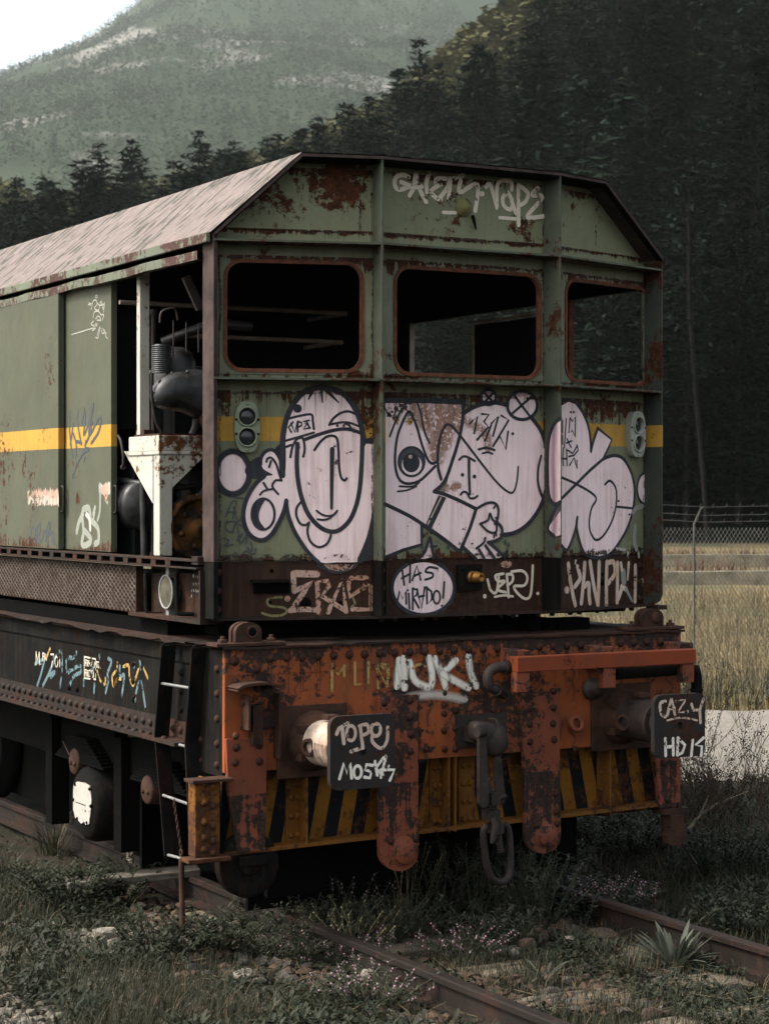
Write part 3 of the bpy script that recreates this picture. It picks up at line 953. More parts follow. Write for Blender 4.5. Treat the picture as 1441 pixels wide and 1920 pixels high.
# =================================================================== UNDERCARRIAGE
BM = Plane((0, 0, 0), (1, 0, 0))             # face of the headstock, n towards the viewer
bp_ = lambda x, y, off=0.0: BM.px(x, y, off)
ZC = 1.515
mb = MB()
XW = 1.47
mb.prism([(-XW, .0, .866), (XW, .0, .866), (XW, .0, ZC - .006), (-XW, .0, ZC - .006)], (0, .03, 0))
# a thicker top strip and the repair plates
mb.prism([(-XW + .004, -.004, 1.37), (XW - .004, -.004, 1.37), (XW - .004, -.004, ZC - .008), (-XW + .004, -.004, ZC - .008)], (0, .004, 0))
q = [bp_(x, y, .014) for x, y in ((519, 1303), (645, 1297), (645, 1342), (520, 1350))]
mb.prism(q, (0, .014, 0))
q = [bp_(x, y, .008) for x, y in ((785, 1300), (905, 1296), (905, 1416), (785, 1424))]
mb.prism(q, (0, .008, 0))
rv = []
k = -1.30
for i, x in enumerate([435] + [500 + 28.4 * j for j in range(27)]):
    if x > 1180: break
rx = -1.42
mb.rivet((-1.415, -.004, 1.445), (0, -1, 0), .027, 1)
for i in range(28):
    x = -1.21 + i * .0935
    if x > 1.36: break
    mb.rivet((x, -.004, 1.452), (0, -1, 0), .025, 1)
mb.rivet((1.42, -.004, 1.445), (0, -1, 0), .025, 1)
for x, y in ((482, 1256), (442, 1278), (832, 1300), (832, 1322), (832, 1338), (832, 1370), (833, 1405), (798, 1405), (853, 1332), (853, 1366), (475, 1370),
             (926, 1332), (1078, 1405), (1218, 1240), (1240, 1258), (853, 1405)):
    p = bp_(x, y, .009); mb.rivet(p, (0, -1, 0), .020, 1)
head = mb.build('headstock', [M['orange'], M['rivet']], veh, .003)
# deck plate above it with a wavy lip
mb = MB()
rnd = random.Random(8)
n = 40
top = []
for i in range(n + 1):
    x = -XW - .02 + (2 * XW + .04) * i / n
    top.append((x, -.02 + rnd.uniform(-.004, .004), ZC + rnd.uniform(-.003, .005)))
vs = top + [(x, .6, ZC + .003) for x, y, z in top] + [(x, y, z - .012) for x, y, z in top] + [(x, .6, ZC - .009) for x, y, z in top]
m_ = n + 1
fs = []
for i in range(n):
    fs += [(i, i + 1, m_ + i + 1, m_ + i), (2 * m_ + i + 1, 2 * m_ + i, 3 * m_ + i, 3 * m_ + i + 1), (2 * m_ + i, 2 * m_ + i + 1, i + 1, i)]
mb.add(vs, fs)
mb.box((-XW - .01, .6, ZC - .012), (XW, 9, ZC))
mb.build('chassis_deck', M['deck'], veh)
# lifting lugs on the deck corners
for cx, hole in ((463, True), (1220, False)):
    p = bp_(cx, 1197 if hole else 1172, -.05)
    x = p.x; y = .05; z = ZC + .004
    mb = MB()
    mb.box((x - .20, y - .06, z), (x + .20, y + .08, z + .018))
    prof_ = [(-.075, 0), (.075, 0), (.075, .05)] + [(.075 * cos(a), .055 + .05 * sin(a)) for a in [pi * k / 10 for k in range(11)]] + [(-.075, .05)]
    lug = [(x + a, y - .02, z + .018 + b) for a, b in prof_]
    mb.prism(lug, (0, .035, 0)); mb.prism([(a, b + .055, c) for a, b, c in lug], (0, .03, 0))
    mb.lathe((x + .02, y - .022, z + .07), (0, -1, 0), [(.034, 0), (.034, .006), (.022, .006), (.022, -.004)] if hole else [(.034, 0), (.034, .008), (.026, .014), (.0001, .014)], 16, 0)
    if hole: mb.lathe((x + .02, y - .024, z + .07), (0, -1, 0), [(.0001, .004), (.021, .004), (.021, 0)], 16, 1)
    for s_ in (-1, 1):
        mb.lathe((x + s_ * .14, y, z + .018), (0, 0, 1), [(.026, 0), (.026, .018), (.013, .018), (.013, .034), (.0001, .036)], 6)
    mb.build('lifting_lug', [M['rustiron'], M['dark']], veh, .003)
# orange legs
def leg(poly, off, rivs, th=.03, pin=None, name='headstock_leg'):
    q = [bp_(x, y, off) for x, y in poly]
    mb = MB(); mb.prism(q, (0, th, 0))
    for x, y in rivs: mb.rivet(bp_(x, y, off), (0, -1, 0), .022, 1)
    if pin:
        x, y, r = pin
        mb.lathe(bp_(x, y, off), (0, -1, 0), [(r * 1.25, 0), (r * 1.25, .006), (r, .008), (r, .028), (r * .9, .034), (.0001, .036)], 24, 0)
    return mb.build(name, [M['orange_leg'], M['rivet']], veh, .004)


leg([(424, 1386), (499, 1384), (500, 1420), (497, 1595), (446, 1600), (428, 1480)], .022,
    [(443, 1402), (486, 1398), (441, 1430), (486, 1428)])
cr = [(748 + 37 * cos(a), 1597 + 37 * sin(a)) for a in [pi * k / 12 for k in range(13)]]
leg([(711, 1308), (783, 1302)] + cr[:1] + cr[1:], .032, [(720, 1318), (768, 1313), (768, 1345), (769, 1377), (769, 1409)] +
    [(732, 1577), (778, 1573)], pin=(756, 1597, .067))
mb = MB()
cr = [(1018 + 33 * cos(a), 1568 + 33 * sin(a)) for a in [pi * k / 12 for k in range(13)]]
leg([(979, 1300), (1048, 1295)] + cr, .032, [(993, 1329), (1037, 1327), (992, 1358), (1036, 1357), (993, 1391), (1038, 1387), (1037, 1296),
    (1040, 1488), (1042, 1522), (1005, 1548), (1044, 1544)], pin=(1023, 1566, .062))
leg([(1226, 1395), (1275, 1392), (1275, 1512), (1236, 1516)], .020, [(1250, 1500), (1243, 1430)])
# left gusset side of the headstock with rivets
mb = MB()
mb.box((-XW, .031, .84), (-XW + .02, .42, ZC - .014))
for z in (1.40, 1.27, 1.14, 1.01, .90):
    for y in (.09, .30): mb.rivet((-XW, y, z), (-1, 0, 0), .022, 1)
mb.build('headstock_gusset', [M['black'], M['rivet']], veh, .003)
# recessed striped plate with its ledge and stiffeners
mb = MB()
mb.box((-1.44, .10, .452), (1.46, .12, .90))
hz = mb.build('striped_plate', M['hazard'], veh)
mb = MB()
a_ = bp_(358, 1608); 
mb.prism([(-1.47, -.004, .438), (1.38, -.004, .488), (1.38, -.004, .508), (-1.47, -.004, .459)], (0, .16, 0)); mb.box((-1.71, -.085, .429), (-1.471, .03, .451))
hl_ = mb.build('plate_ledge', M['ochre'], veh, .004)
for x in (572, 838, 850, 1140):
    p = BM.px(x, 1500, -.02); mb = MB()
    mb.box((p.x - .006, -.005, .451), (p.x + .006, .099, .90))
    mb.build('plate_stiffener', M['ochre'], veh, .003)
for x0, x1 in ((536, 568), (806, 834), (860, 890), (1120, 1138)):
    p0, p1 = BM.px(x0, 1500, -.085), BM.px(x1, 1500, -.085); mb = MB()
    mb.box((p0.x, .086, .452), (p1.x, .0985, .88))
    for z in (.50, .60, .70, .80):
        for xx in ((p0.x + .03), (p1.x - .03)): mb.rivet((xx, .086, z), (0, -1, 0), .019)
    mb.build('plate_stiffener', M['ochre'], veh, .003)
# riveted beam end at the left
mb = MB()
p0, p1 = bp_(366, 1530, .04), bp_(412, 1530, .04)
zt_, zb_ = bp_(390, 1467, .04).z, .452
mb.box((p0.x, -.04, zb_), (p1.x, -.025, zt_))
mb.box((p0.x, -.025, zb_), (p0.x + .015, .05, zt_))
mb.box((p1.x - .015, -.025, zb_), (p1.x, .2, zt_))
for i, z in enumerate((.83, .73, .63, .55, .49)):
    for k, xx in enumerate((p0.x + .05, p1.x - .04)): mb.rivet((xx, -.04, z - (.02 if k else 0)), (0, -1, 0), .021)
be = mb.build('beam_end', M['ochre'], veh, .003)
mb = MB()
mb.box((p0.x - .03, -.08, zt_ + .001), (p1.x + .06, .04, zt_ + .018))
mb.build('beam_flange', M['rustiron'], be, .003)
# hood bracket at the upper left
mb = MB()
hood = spline([(446, 1292), (458, 1285), (480, 1281), (505, 1280), (534, 1287)], False, 4)
q = [bp_(x, y, .14) for x, y in hood]
vs = q + [Vector((v.x, 0, v.z + .0)) for v in q] + [v + Vector((0, 0, -.014)) for v in q] + [Vector((v.x, 0, v.z - .014)) for v in q]
n = len(q)
fs = []
for i in range(n - 1):
    fs += [(i, i + 1, n + i + 1, n + i), (2 * n + i, 2 * n + i + 1, i + 1, i), (2 * n + i + 1, 2 * n + i, 3 * n + i, 3 * n + i + 1)]
mb.add(vs, fs)
a_, b_ = bp_(452, 1300), bp_(516, 1420)
mb.box((a_.x, -.09, b_.z + .16), (a_.x + .012, 0, a_.z - .005))
mb.box((b_.x - .012, -.07, b_.z), (b_.x, 0, a_.z - .005))
mb.box((a_.x + .04, -.06, b_.z + .08), (b_.x - .10, -.01, a_.z - .06), 1)
mb.box((a_.x + .1, -.03, b_.z + .16), (b_.x - .015, -.0, a_.z - .1), 1)
for x, y in ((482, 1290), (458, 1318), (484, 1372), (442, 1380)): mb.rivet(bp_(x, y, .03), (0, -1, 0), .020, 0)
mb.build('hood_bracket', [M['rustiron'], M['deck']], veh)

# ---------------------------------------------------------------- buffers
def buffer(cx, cy, w_, h_, off, sleeve_white):
    c = bp_(cx, cy, off)
    mb = MB()
    ax = Vector((0, -1, 0))
    o = Vector((c.x, 0, c.z))
    mb.box((c.x - .21, -.022, c.z - .19), (c.x + .20, -.003, c.z + .19), 0)
    mb.lathe(o, ax, [(.160, .02), (.155, .05), (.132, .09), (.119, .126)], 28, 0)
    mb.lathe(o, ax, [(.1205, .125), (.119, .36), (.126, .365), (.126, .40), (.10, .402)], 28, 1)
    for an in (35, 145, 215, 325):
        d = Vector((cos(radians(an)), 0, sin(radians(an))))
        mb.box(o + d * .13 + Vector((-.02, -.12, -.02)), o + d * .13 + Vector((.02, -.02, .02)), 0)
    mb.box((c.x - .035, -.25, c.z + .13), (c.x + .035, -.17, c.z + .155), 0)
    mb.lathe(o + Vector((-.12, -.20, -.01)), (-1, -.35, 0), [(.048, -.02), (.048, .012), (.03, .014), (.03, -.01), (.0001, -.012)], 16, 0)
    root = mb.build('buffer', [M['rustiron'], painted('sleeve_paint', (.50, .42, .34), (.34, .24, .17), .46, [(c.z + .02, .16, .18)], .9, soft=.22, dirt=.8) if sleeve_white else M['iron']], veh, .003)
    mb = MB()
    mb.lathe(o, ax, [(.095, .36), (.095, off - .02)], 24)
    mb.build('buffer_plunger', M['iron'], root)
    mb = MB()
    n = 8
    loop = rrect(-w_ / 2, -h_ / 2, w_ / 2, h_ / 2, .05, 6)
    hole = [(.021 * cos(-2 * pi * k / 20), .021 * sin(-2 * pi * k / 20)) for k in range(20)]
    f = lambda l, y: [(c.x + a, y, c.z + b) for a, b in l]
    mb.plate([f(loop, -off), f(hole, -off)], (0, .032, 0))
    mb.prism(f([(a * .55, b * .55) for a, b in loop], -off + .033), (0, .03, 0))
    mb.build('buffer_plate', M['plate'], root, .008)
    return root, c


bufL, cL = buffer(680, 1410, .372, .372, .56, True)
bufR, cR = buffer(1274, 1361, .350, .350, .56, False)
PBL = Plane((0, -.56, 0), (1, 0, 0))

# ---------------------------------------------------------------- draw hook and screw coupling
mb = MB()
HK = Plane((0, -.16, 0), (1, 0, 0))
hp_ = lambda x, y, off=0.0: HK.px(x, y, off)
a_, b_ = bp_(866, 1350), bp_(912, 1392)
mb.box((a_.x, -.17, b_.z + .02), (b_.x, .0, a_.z - .03))
mb.box((a_.x - .05, -.02, b_.z - .02), (b_.x + .12, -.004, a_.z + .03))
hk = spline([(893, 1358), (912, 1354), (928, 1358), (934, 1362), (931, 1348), (938, 1352), (950, 1368), (956, 1388), (953, 1407), (940, 1420), (926, 1418), (916, 1404), (908, 1392), (893, 1388)], True, 3)
q = [hp_(x, y, .05) for x, y in hk]
cen = sum(q, Vector()) / len(q)
n = len(q)
rings = [[cen + (v - cen) * s_ + Vector((0, dy, 0)) for v in q] for s_, dy in ((.75, 0), (.93, .008), (1, .028), (1, .075), (.93, .09), (.75, .1))]
vs = [v for r in rings for v in r]
fs = [(i * n + k, i * n + (k + 1) % n, (i + 1) * n + (k + 1) % n, (i + 1) * n + k) for i in range(5) for k in range(n)]
fs += [tuple(range(n))[::-1], tuple(range(5 * n, 6 * n))]
mb.add(vs, fs, 0, True)
hook = mb.build('draw_hook', M['iron'], veh)
mb = MB()
LK = Plane((0, -.22, 0), (1, 0, 0))
l_ = lambda x, y, off=0.0: LK.px(x, y, off)
def flatbar(mb, p0, p1, w0, w1, th):
    d = (p1 - p0).normalized(); sx = Vector((d.z, 0, -d.x))
    pts_ = []
    for a in range(9):
        an = pi / 2 + pi * a / 8
        pts_.append(p0 - d * (cos(an + pi / 2) * 0) + (sx * cos(an - pi / 2 + pi / 2) - d * sin(an - pi / 2 + pi / 2) * -1 * 0) * 0)
    poly = [p0 + sx * w0 * cos(a) - d * w0 * sin(a) for a in [pi * k / 8 for k in range(9)]]
    poly += [p1 - sx * w1 * cos(a) + d * w1 * sin(a) for a in [pi * k / 8 for k in range(9)]]
    mb.prism([v - Vector((0, th / 2, 0)) for v in poly], (0, th, 0))
flatbar(mb, l_(902, 1372, .03), l_(905, 1503, .03), .020, .032, .03)
flatbar(mb, l_(929, 1380, -.04), l_(936, 1498, -.04), .015, .028, .03)
mb.lathe(l_(896, 1374, .05), (1, .3, 0), [(.026, -.01), (.026, .05), (.0001, .05)], 12)
mb.tube([l_(896, 1500, .02), l_(946, 1494, -.03)], .017, 10)
# trunnion, screw with thread, weighted lever and the lower shackle
mb.obox((l_(916, 1488) + l_(930, 1506)) / 2, (.034, .008, 0), (0, .035, 0), (0, 0, .035))
mb.obox(l_(920, 1528), (.042, .01, 0), (0, .04, 0), (0, 0, .026))
top_, bot_ = l_(914, 1455), l_(940, 1597)
k = 0; pr = []
dlen = (l_(938, 1597) - l_(924, 1500)).length
for i in range(46):
    pr.append((.021 if i % 2 else .017, dlen * i / 45))
mb.lathe(l_(924, 1500), l_(938, 1597) - l_(924, 1500), pr, 12, 0, False)
pr = [(.020 if i % 2 else .017, .1 * i / 19) for i in range(20)]
mb.lathe(l_(912, 1460), l_(918, 1490) - l_(912, 1460), pr, 12, 0, False)
mb.obox(l_(929, 1553), (.035, .01, 0), (0, .04, 0), (0, 0, .028))
lev = [l_(x, y, .055) for x, y in ((922, 1536), (928, 1545), (926, 1565), (922, 1582))]
mb.tube(lev, [.012, .02, .022, .012], 10)
sh = spline([(912, 1548), (906, 1560), (908, 1595), (914, 1632), (924, 1650), (937, 1655), (950, 1648), (956, 1630), (956, 1590), (952, 1555), (945, 1546)], False, 5)
nb = len(sh)
mb.tube([l_(x, y, .03 - .07 * i / nb) for i, (x, y) in enumerate(sh)], .020, 10)
mb.build('screw_coupling', M['iron'], hook)

# ---------------------------------------------------------------- red handrail, brake pipe, small fittings
HR = Plane((0, -.25, 0), (1, 0, 0))
h_ = lambda x, y, off=0.0: HR.px(x, y, off)
a_, b_ = h_(970, 1234), h_(1305, 1247)
zt_ = (h_(970, 1234).z + h_(1305, 1216).z) / 2; zb_ = (h_(970, 1262).z + h_(1305, 1243).z) / 2
mb = MB()
mb.box((a_.x, -.25, zb_), (b_.x, -.17, zt_))
bar = mb.build('shunter_rail', M['redbar'], veh, .004)
for x0, x1, yb2 in ((970, 995, 1298), (1282, 1303, 1280), (1133, 1156, 1290)):
    p0, p1 = h_(x0, 1250), h_(x1, yb2); mb = MB()
    mb.box((p0.x, -.24, p1.z), (p1.x, -.18, zb_ - .001))
    mb.build('rail_bracket', M['orange_leg'], bar, .004)
for x in (958, 1115, 1263):
    p = h_(x, 1230, -.2); mb = MB()
    mb.box((p.x - .05, -.168, zt_ - .10), (p.x + .05, -.006, zt_ + .03))
    mb.build('rail_lug', M['orange_leg'], bar, .004)
mb = MB()
p0 = bp_(1150, 1262, .10)
mb.tube([(p0.x, -.11, zb_ - .05), (1.49, -.11, zb_ - .05), (1.50, -.11, zb_ - .10), (1.50, -.11, zb_ - .24)], [.035, .035, .034, .03], 10)
mb.lathe((1.50, -.11, zb_ - .16), (0, 0, -1), [(.034, 0), (.04, .01), (.034, .02), (.034, .03), (.042, .04), (.034, .05)], 12)
mb.build('brake_pipe', M['black'], bar)
mb = MB()
hs_ = spline([(952, 1252), (935, 1251), (919, 1258), (914, 1272), (918, 1288), (930, 1294)], False, 5)
mb.tube([bp_(x, y, .16) for x, y in hs_], [.030] * (len(hs_) - 6) + [.027] * 6, 12)
mb.tube([bp_(930, 1294, .16), bp_(944, 1302, .12)], [.034, .030], 12)
mb.lathe(bp_(950, 1252, .16), (1, .1, 0), [(.036, -.02), (.036, .01), (.031, .012)], 14)
for k in range(3):
    mb.tube([bp_(938 + k * 4, 1287, .19), bp_(946 + k * 4, 1298, .19)], .004, 6)
mb.build('brake_hose', M['iron'], veh)
mb = MB()
c = bp_(1078, 1355, .02)
mb.lathe(c, (0, -1, 0), [(.045, -.02), (.045, .008), (.02, .01)], 18)
ring = [bp_(1081, 1357, .05) + Vector((.036 * cos(a), .012 * sin(a), .036 * sin(a))) for a in [2 * pi * k / 18 for k in range(19)]]
mb.tube(ring, .013, 8)
mb.build('lashing_ring', M['orange_leg'], veh)
mb = MB()
c = bp_(1112, 1292, .03)
mb.lathe(c, (0, -1, .15), [(.06, -.03), (.06, .01), (.048, .012), (.048, .05), (.03, .075), (.0001, .085)], 18)
mb.build('pipe_cap', M['iron'], veh)
mb = MB()
p0, p1 = bp_(1212, 1512, .0), bp_(1285, 1515, .0)
mb.box((1.32, -.04, .44), (1.50, .08, .475))
mb.box((1.36, -.05, .30), (1.46, .05, .44))
hk2 = [(1.40, -.06, .37), (1.46, -.06, .36), (1.47, -.06, .30), (1.42, -.06, .255), (1.34, -.06, .27), (1.33, -.06, .32), (1.36, -.06, .36)]
mb.prism(hk2, (0, .06, 0))
for x in (1.40, 1.44): mb.lathe((x, -.02, .475), (0, 0, 1), [(.018, 0), (.018, .03), (.0001, .032)], 8)
mb.build('rail_clamp', M['rustiron'], veh, .004)
mb = MB()
c = bp_(466, 1622, -.02)
mb.lathe((c.x, .03, c.z), (0, -1, 0), [(.17, -.04), (.17, .02), (.155, .03), (.10, .03), (.095, .02), (.06, .02), (.05, .035), (.0001, .04)], 30)
mb.box((c.x - .07, -.02, c.z), (c.x + .09, .0, .43))
mb.build('guide_roller', M['black'], veh, .003)

# ---------------------------------------------------------------- left side of the undercarriage
XB = -1.44
SB = Plane((XB, 0, 0), (0, -1, 0))
mb = MB()
mb.box((XB, .42, 1.02), (XB + .02, 9, ZC - .02))
mb.box((XB - .05, .42, 1.50), (XB, 9, ZC - .014), 1)
mb.box((XB - .012, .42, 1.40), (XB, 9, 1.50), 0)
mb.box((XB - .012, .42, .985), (XB, 9, 1.075), 1)
mb.box((XB - .13, .42, .965), (XB + .02, 9, .984), 1)
y = .6
while y < 5.2:
    mb.rivet((XB - .012, y, 1.03), (-1, 0, 0), .023, 1)
    mb.rivet((XB - .09, y + .05, .984), (0, 0, 1), .02, 1)
    y += .105
for z in (1.14, 1.24, 1.34):
    mb.rivet((XB, 1.30, z), (-1, 0, 0), .022, 0); mb.rivet((XB, .62, z), (-1, 0, 0), .022, 0)
for y in (2.2, 2.34): mb.rivet((XB, y, 1.12), (-1, 0, 0), .022, 0)
sole = mb.build('sole_bar', [M['black'], M['deck']], veh)
mb = MB()
# ragged lip of the deck along the side
y = .45; rnd = random.Random(3); prev = None
while y < 5:
    cur = (XB - .05 - rnd.uniform(0, .03), y, ZC + .004 + rnd.uniform(-.012, .012))
    if prev:
        mb.add([prev, cur, (XB + .05, cur[1], ZC + .006), (XB + .05, prev[1], ZC + .006)], [(0, 1, 2, 3)])
        mb.add([prev, cur, (cur[0], cur[1], cur[2] - .01), (prev[0], prev[1], prev[2] - .01)], [(0, 1, 2, 3)])
    prev = cur; y += .12
mb.build('deck_lip', M['deck'], veh)
# ladder
XL = -1.56
LD = Plane((XL, 0, 0), (0, -1, 0))
for pts_ in ([(303, 1212), (290, 1380), (300, 1492), (309, 1606)], [(360, 1216), (347, 1392), (352, 1505), (357, 1618)]):
    P = [LD.px(x, y) for x, y in pts_]
    mb = MB()
    for i in range(3):
        a_, b_ = P[i], P[i + 1]
        mb.add([a_, a_ + Vector((.085, 0, 0)), b_ + Vector((.085, 0, 0)), b_, a_ + Vector((0, .012, 0)), a_ + Vector((.085, .012, 0)), b_ + Vector((.085, .012, 0)), b_ + Vector((0, .012, 0))],
               [(0, 1, 2, 3), (7, 6, 5, 4), (0, 3, 7, 4), (1, 5, 6, 2)])
    mb.tube([P[0] + Vector((.0, 0, 0)), P[0] + Vector((.02, .0, .015)), P[0] + Vector((.12, 0, .015))], .006, 6)
    lad = mb.build('ladder_stile', M['black'], veh)
rung_chain = None
for (xa, ya, xb2, yb2) in ((297, 1282, 352, 1291), (290, 1388, 346, 1401), (297, 1491, 351, 1510), (308, 1604, 357, 1617)):
    mb = MB()
    a_, b_ = LD.px(xa, ya), LD.px(xb2, yb2)
    mb.tube([a_ + Vector((.02, 0, 0)), b_ + Vector((.02, 0, 0))], .0085, 8)
    mb.build('rung', M['rung'], lad)
    if ya == 1491: rung_chain = (a_ + b_) / 2 + Vector((.02, 0, 0))
# wheels, axle boxes, springs
for yw in (1.05, 2.55, 5.6):
    mb = MB()
    for s_ in (-1, 1):
        mb.lathe((s_ * .80, yw, .445), (s_, 0, 0), [(.475, -.02), (.475, .012), (.452, .03), (.445, .03), (.44, .115), (.37, .115), (.34, .07), (.16, .06), (.14, .12), (.0001, .12)], 40)
    mb.tube([(-.8, yw, .445), (.8, yw, .445)], .085, 12)
    mb.build('wheelset', M['dark'], veh)
mb = MB()
mb.box((-1.22, .45, .60), (-1.12, 5, .97))
mb.box((-1.30, .5, .90), (-1.1, 5, .975))
mb.box((-1.32, 1.9, .85), (-1.15, 2.15, .96)); mb.box((-1.36, 2.9, .87), (-1.1, 3.8, .93))
for y in (1.95, 3.15): mb.box((-1.28, y - .06, .15), (-1.16, y + .06, .9))
mb.box((-1.15, .25, .50), (1.1, .33, .85)); mb.box((-1.1, .5, .03), (.62, .53, .52)); mb.box((-1.1, 2.0, .02), (.9, 2.03, .5)); mb.box((-.6, .6, .5), (.6, 5, .9)); mb.box((-.76, .55, .03), (-.72, 9, .97))  # frame beams, plus dark plates added to keep the underside black
mb.box((-1.05, .36, .12), (-.7, .40, .8)); mb.box((.72, .36, .12), (.98, .40, .8))
mb.build('bogie_frame_and_shade_plates', M['dark'], veh)
AB = Plane((-1.33, 0, 0), (0, -1, 0))
ab = AB.px(152, 1507)
mb = MB()
ax = Vector((-1, 0, 0))
mb.lathe(Vector((-1.33, ab.y - .02, ab.z)), ax, [(.24, -.22), (.24, -.08), (.225, -.03), (.20, -.006), (.0001, -.004)], 32)
axb = mb.build('axle_box', M['black'], veh)
mb = MB()
wl = [AB.px(x, y, .004) for x, y in ((138, 1470), (145, 1466), (158, 1468), (168, 1474), (171, 1500), (169, 1528), (166, 1546), (160, 1547), (158, 1541), (152, 1545), (146, 1538), (141, 1534), (137, 1518), (137, 1490))]
mb.prism(wl, (.006, 0, 0))
mb.box((-1.3345, ab.y - .085, ab.z - .004), (-1.334, ab.y + .085, ab.z + .002), 1)
for x, y in ((141, 1471), (168, 1480), (138, 1500), (170, 1512), (163, 1543), (145, 1535)): mb.rivet(AB.px(x, y, .004), ax, .012, 1)
mb.build('axle_box_cover', [painted('axle_cover_paint', (.40, .385, .34), (.34, .325, .285), .38, [], .4, rusts=[(0, (.01, .01, .01)), (.6, (.03, .02, .015)), (.9, (.06, .03, .02))]), M['dark']], axb)
for x, y, r in ((132, 1429, .085), (268, 1482, .085)):
    mb = MB(); c = AB.px(x, y)
    mb.lathe(Vector((-1.30, c.y, c.z)), ax, [(r, -.1), (r, 0), (r * .9, .012), (.0001, .014)], 20)
    for s_ in (-1, 1): mb.rivet(Vector((-1.314, c.y + s_ * .035, c.z - .01)), ax, .016)
    mb.build('spring_cap', M['rustiron'], veh)
for yy in (1.28, 2.55):
    mb = MB()
    for k in range(9):
        h = .42 - k * .035
        mb.box((-1.30, yy - h, .62 + k * .018), (-1.20, yy + h, .635 + k * .018))
    mb.build('leaf_spring', M['dark'], veh)
mb = MB()
mb.tube([AB.px(242, 1380, .05), AB.px(285, 1378, .05)], .010, 8)
mb.tube([AB.px(118, 1390, .02), AB.px(131, 1418, .02)], .004, 6)
mb.build('brake_rod', M['rustiron'], veh)
# =================================================================== GRAFFITI (thin coats of paint on the panels they were sprayed on)
class Coat:
    """paint on one flat panel; points come in the pixel grid (x0, y0, scale) of a close-up of that panel"""
    def __init__(s, pl, grid, off, start=0.0, wf=1.0):
        s.wf = wf; s.pl = pl; s.g = grid; s.off = off; s.k = start; s.mbs = {}

    def mb(s, key):
        if key not in s.mbs: s.mbs[key] = MB()
        return s.mbs[key]

    def uv(s, p):
        if s.g is None: return p
        x0, y0, sc = s.g
        return s.pl.uv(x0 + p[0] / sc, y0 + p[1] / sc, s.off)

    def stroke(s, key, pts, w, w2=None, closed=False, k=6, soft=.24, straight=False):
        s.k += .00006
        if closed: pts = list(pts) + [pts[0]] if straight else list(pts)
        P = list(pts) if straight else spline(pts, closed, k)
        if closed and not straight: P = P + [P[0]]
        Q = [Vector(s.uv(p)) for p in P]
        Q = [q for i, q in enumerate(Q) if i == 0 or (q - Q[i - 1]).length > 1e-5]
        if len(Q) < 2: return
        ef = lambda q: q / 2 if s.g is None else (q * 1.06 + (1.5 if q / s.g[2] < 5 else .9) * s.g[2]) / s.g[2] / 342 / 2 * s.wf
        wm = ef(w); w2m = ef(w2 if w2 is not None else w)
        n = len(Q); rows = []
        T = []
        for i in range(n):
            a = Q[max(0, i - 1)]; b = Q[min(n - 1, i + 1)]
            t = (b - a)
            T.append(t.normalized() if t.length > 1e-9 else Vector((1, 0)))
        for i in range(n):
            f = i / (n - 1); rows.append((Q[i], T[i], wm + (w2m - wm) * f))
        if not closed:
            pre = [(Q[0] - T[0] * wm * sin(a), T[0], wm * cos(a)) for a in (1.4, 1.0, .5)]
            post = [(Q[-1] + T[-1] * w2m * sin(a), T[-1], w2m * cos(a)) for a in (.5, 1.0, 1.4)]
            rows = pre + rows + post
        vs = []; al = []; fs = []
        cols = ((-1, 0), (-1 + soft, 1), (1 - soft, 1), (1, 0))
        m = len(rows)
        for i, (q, t, ww) in enumerate(rows):
            nn = Vector((-t.y, t.x))
            for c, a in cols:
                p = q + nn * ww * c
                vs.append(s.pl.p(p.x, p.y, s.off + s.k + i * 1e-6))
                al.append(a if closed or 0 < i < m - 1 else 0.0)
            if i:
                b = i * 4
                fs += [(b - 4 + j, b - 3 + j, b + 1 + j, b + j) for j in range(3)]
        s.mb(key).add(vs, fs, 0, False, al)

    def fill(s, key, pts, smooth=True, k=4):
        s.k += .00006
        P = spline(pts, True, k) if smooth else pts
        Q = [Vector(s.uv(p)) for p in P]
        V3 = [Vector((q.x, q.y, 0)) for q in Q]
        tris = tessellate_polygon([V3])
        s.mb(key).add([s.pl.p(q.x, q.y, s.off + s.k) for q in Q], [tuple(t) for t in tris])

    def dot(s, key, x, y, r, ry=None):
        ry = ry or r
        s.fill(key, [(x + r * cos(2 * pi * k / 16), y + ry * sin(2 * pi * k / 16)) for k in range(16)], False)

    def ell(s, key, x, y, rx, ry, w, soft=.35):
        s.stroke(key, [(x + rx * cos(2 * pi * k / 14), y + ry * sin(2 * pi * k / 14)) for k in range(14)], w, None, True, 4, soft)

    def lines(s, key, w, *polys, **kw):
        for p in polys: s.stroke(key, p, w, **kw)

    def done(s, names, parent):
        for key, mb in s.mbs.items():
            mb.build(names.get(key, 'graffiti'), D[key], parent, 0, True)


OFF = -RC + .0085
# ---- left panel: the long pink head
g = Coat(FL, (390, 710, 4.117), OFF)
P = 'pink'; K = 'ink'
g.fill(P, [(585, 740), (572, 560), (578, 440), (605, 320), (655, 205), (725, 122), (800, 85), (880, 72), (960, 88), (1040, 125), (1110, 205), (1160, 300), (1188, 400), (1192, 470),
           (1240, 495), (1300, 520), (1308, 700), (1300, 900), (1285, 1050), (1240, 1230), (1160, 1395), (1145, 1416), (1000, 1418), (862, 1416),
           (740, 1300), (660, 1170), (615, 1040), (603, 945), (582, 1020), (540, 1115), (485, 1205), (425, 1245), (355, 1228), (305, 1170), (275, 1070), (280, 980),
           (312, 890), (368, 808), (432, 752), (410, 680), (410, 605), (450, 560), (490, 550), (530, 578), (560, 645), (575, 735)], True, 3)
g.fill(P, [(185 + 125 * cos(a), 730 + 150 * sin(a)) for a in [2 * pi * k / 20 for k in range(20)]], False)
g.fill(K, [(320, 645), (400, 600), (408, 650), (430, 700), (500, 742), (440, 752), (385, 772), (320, 765), (282, 712)], True)
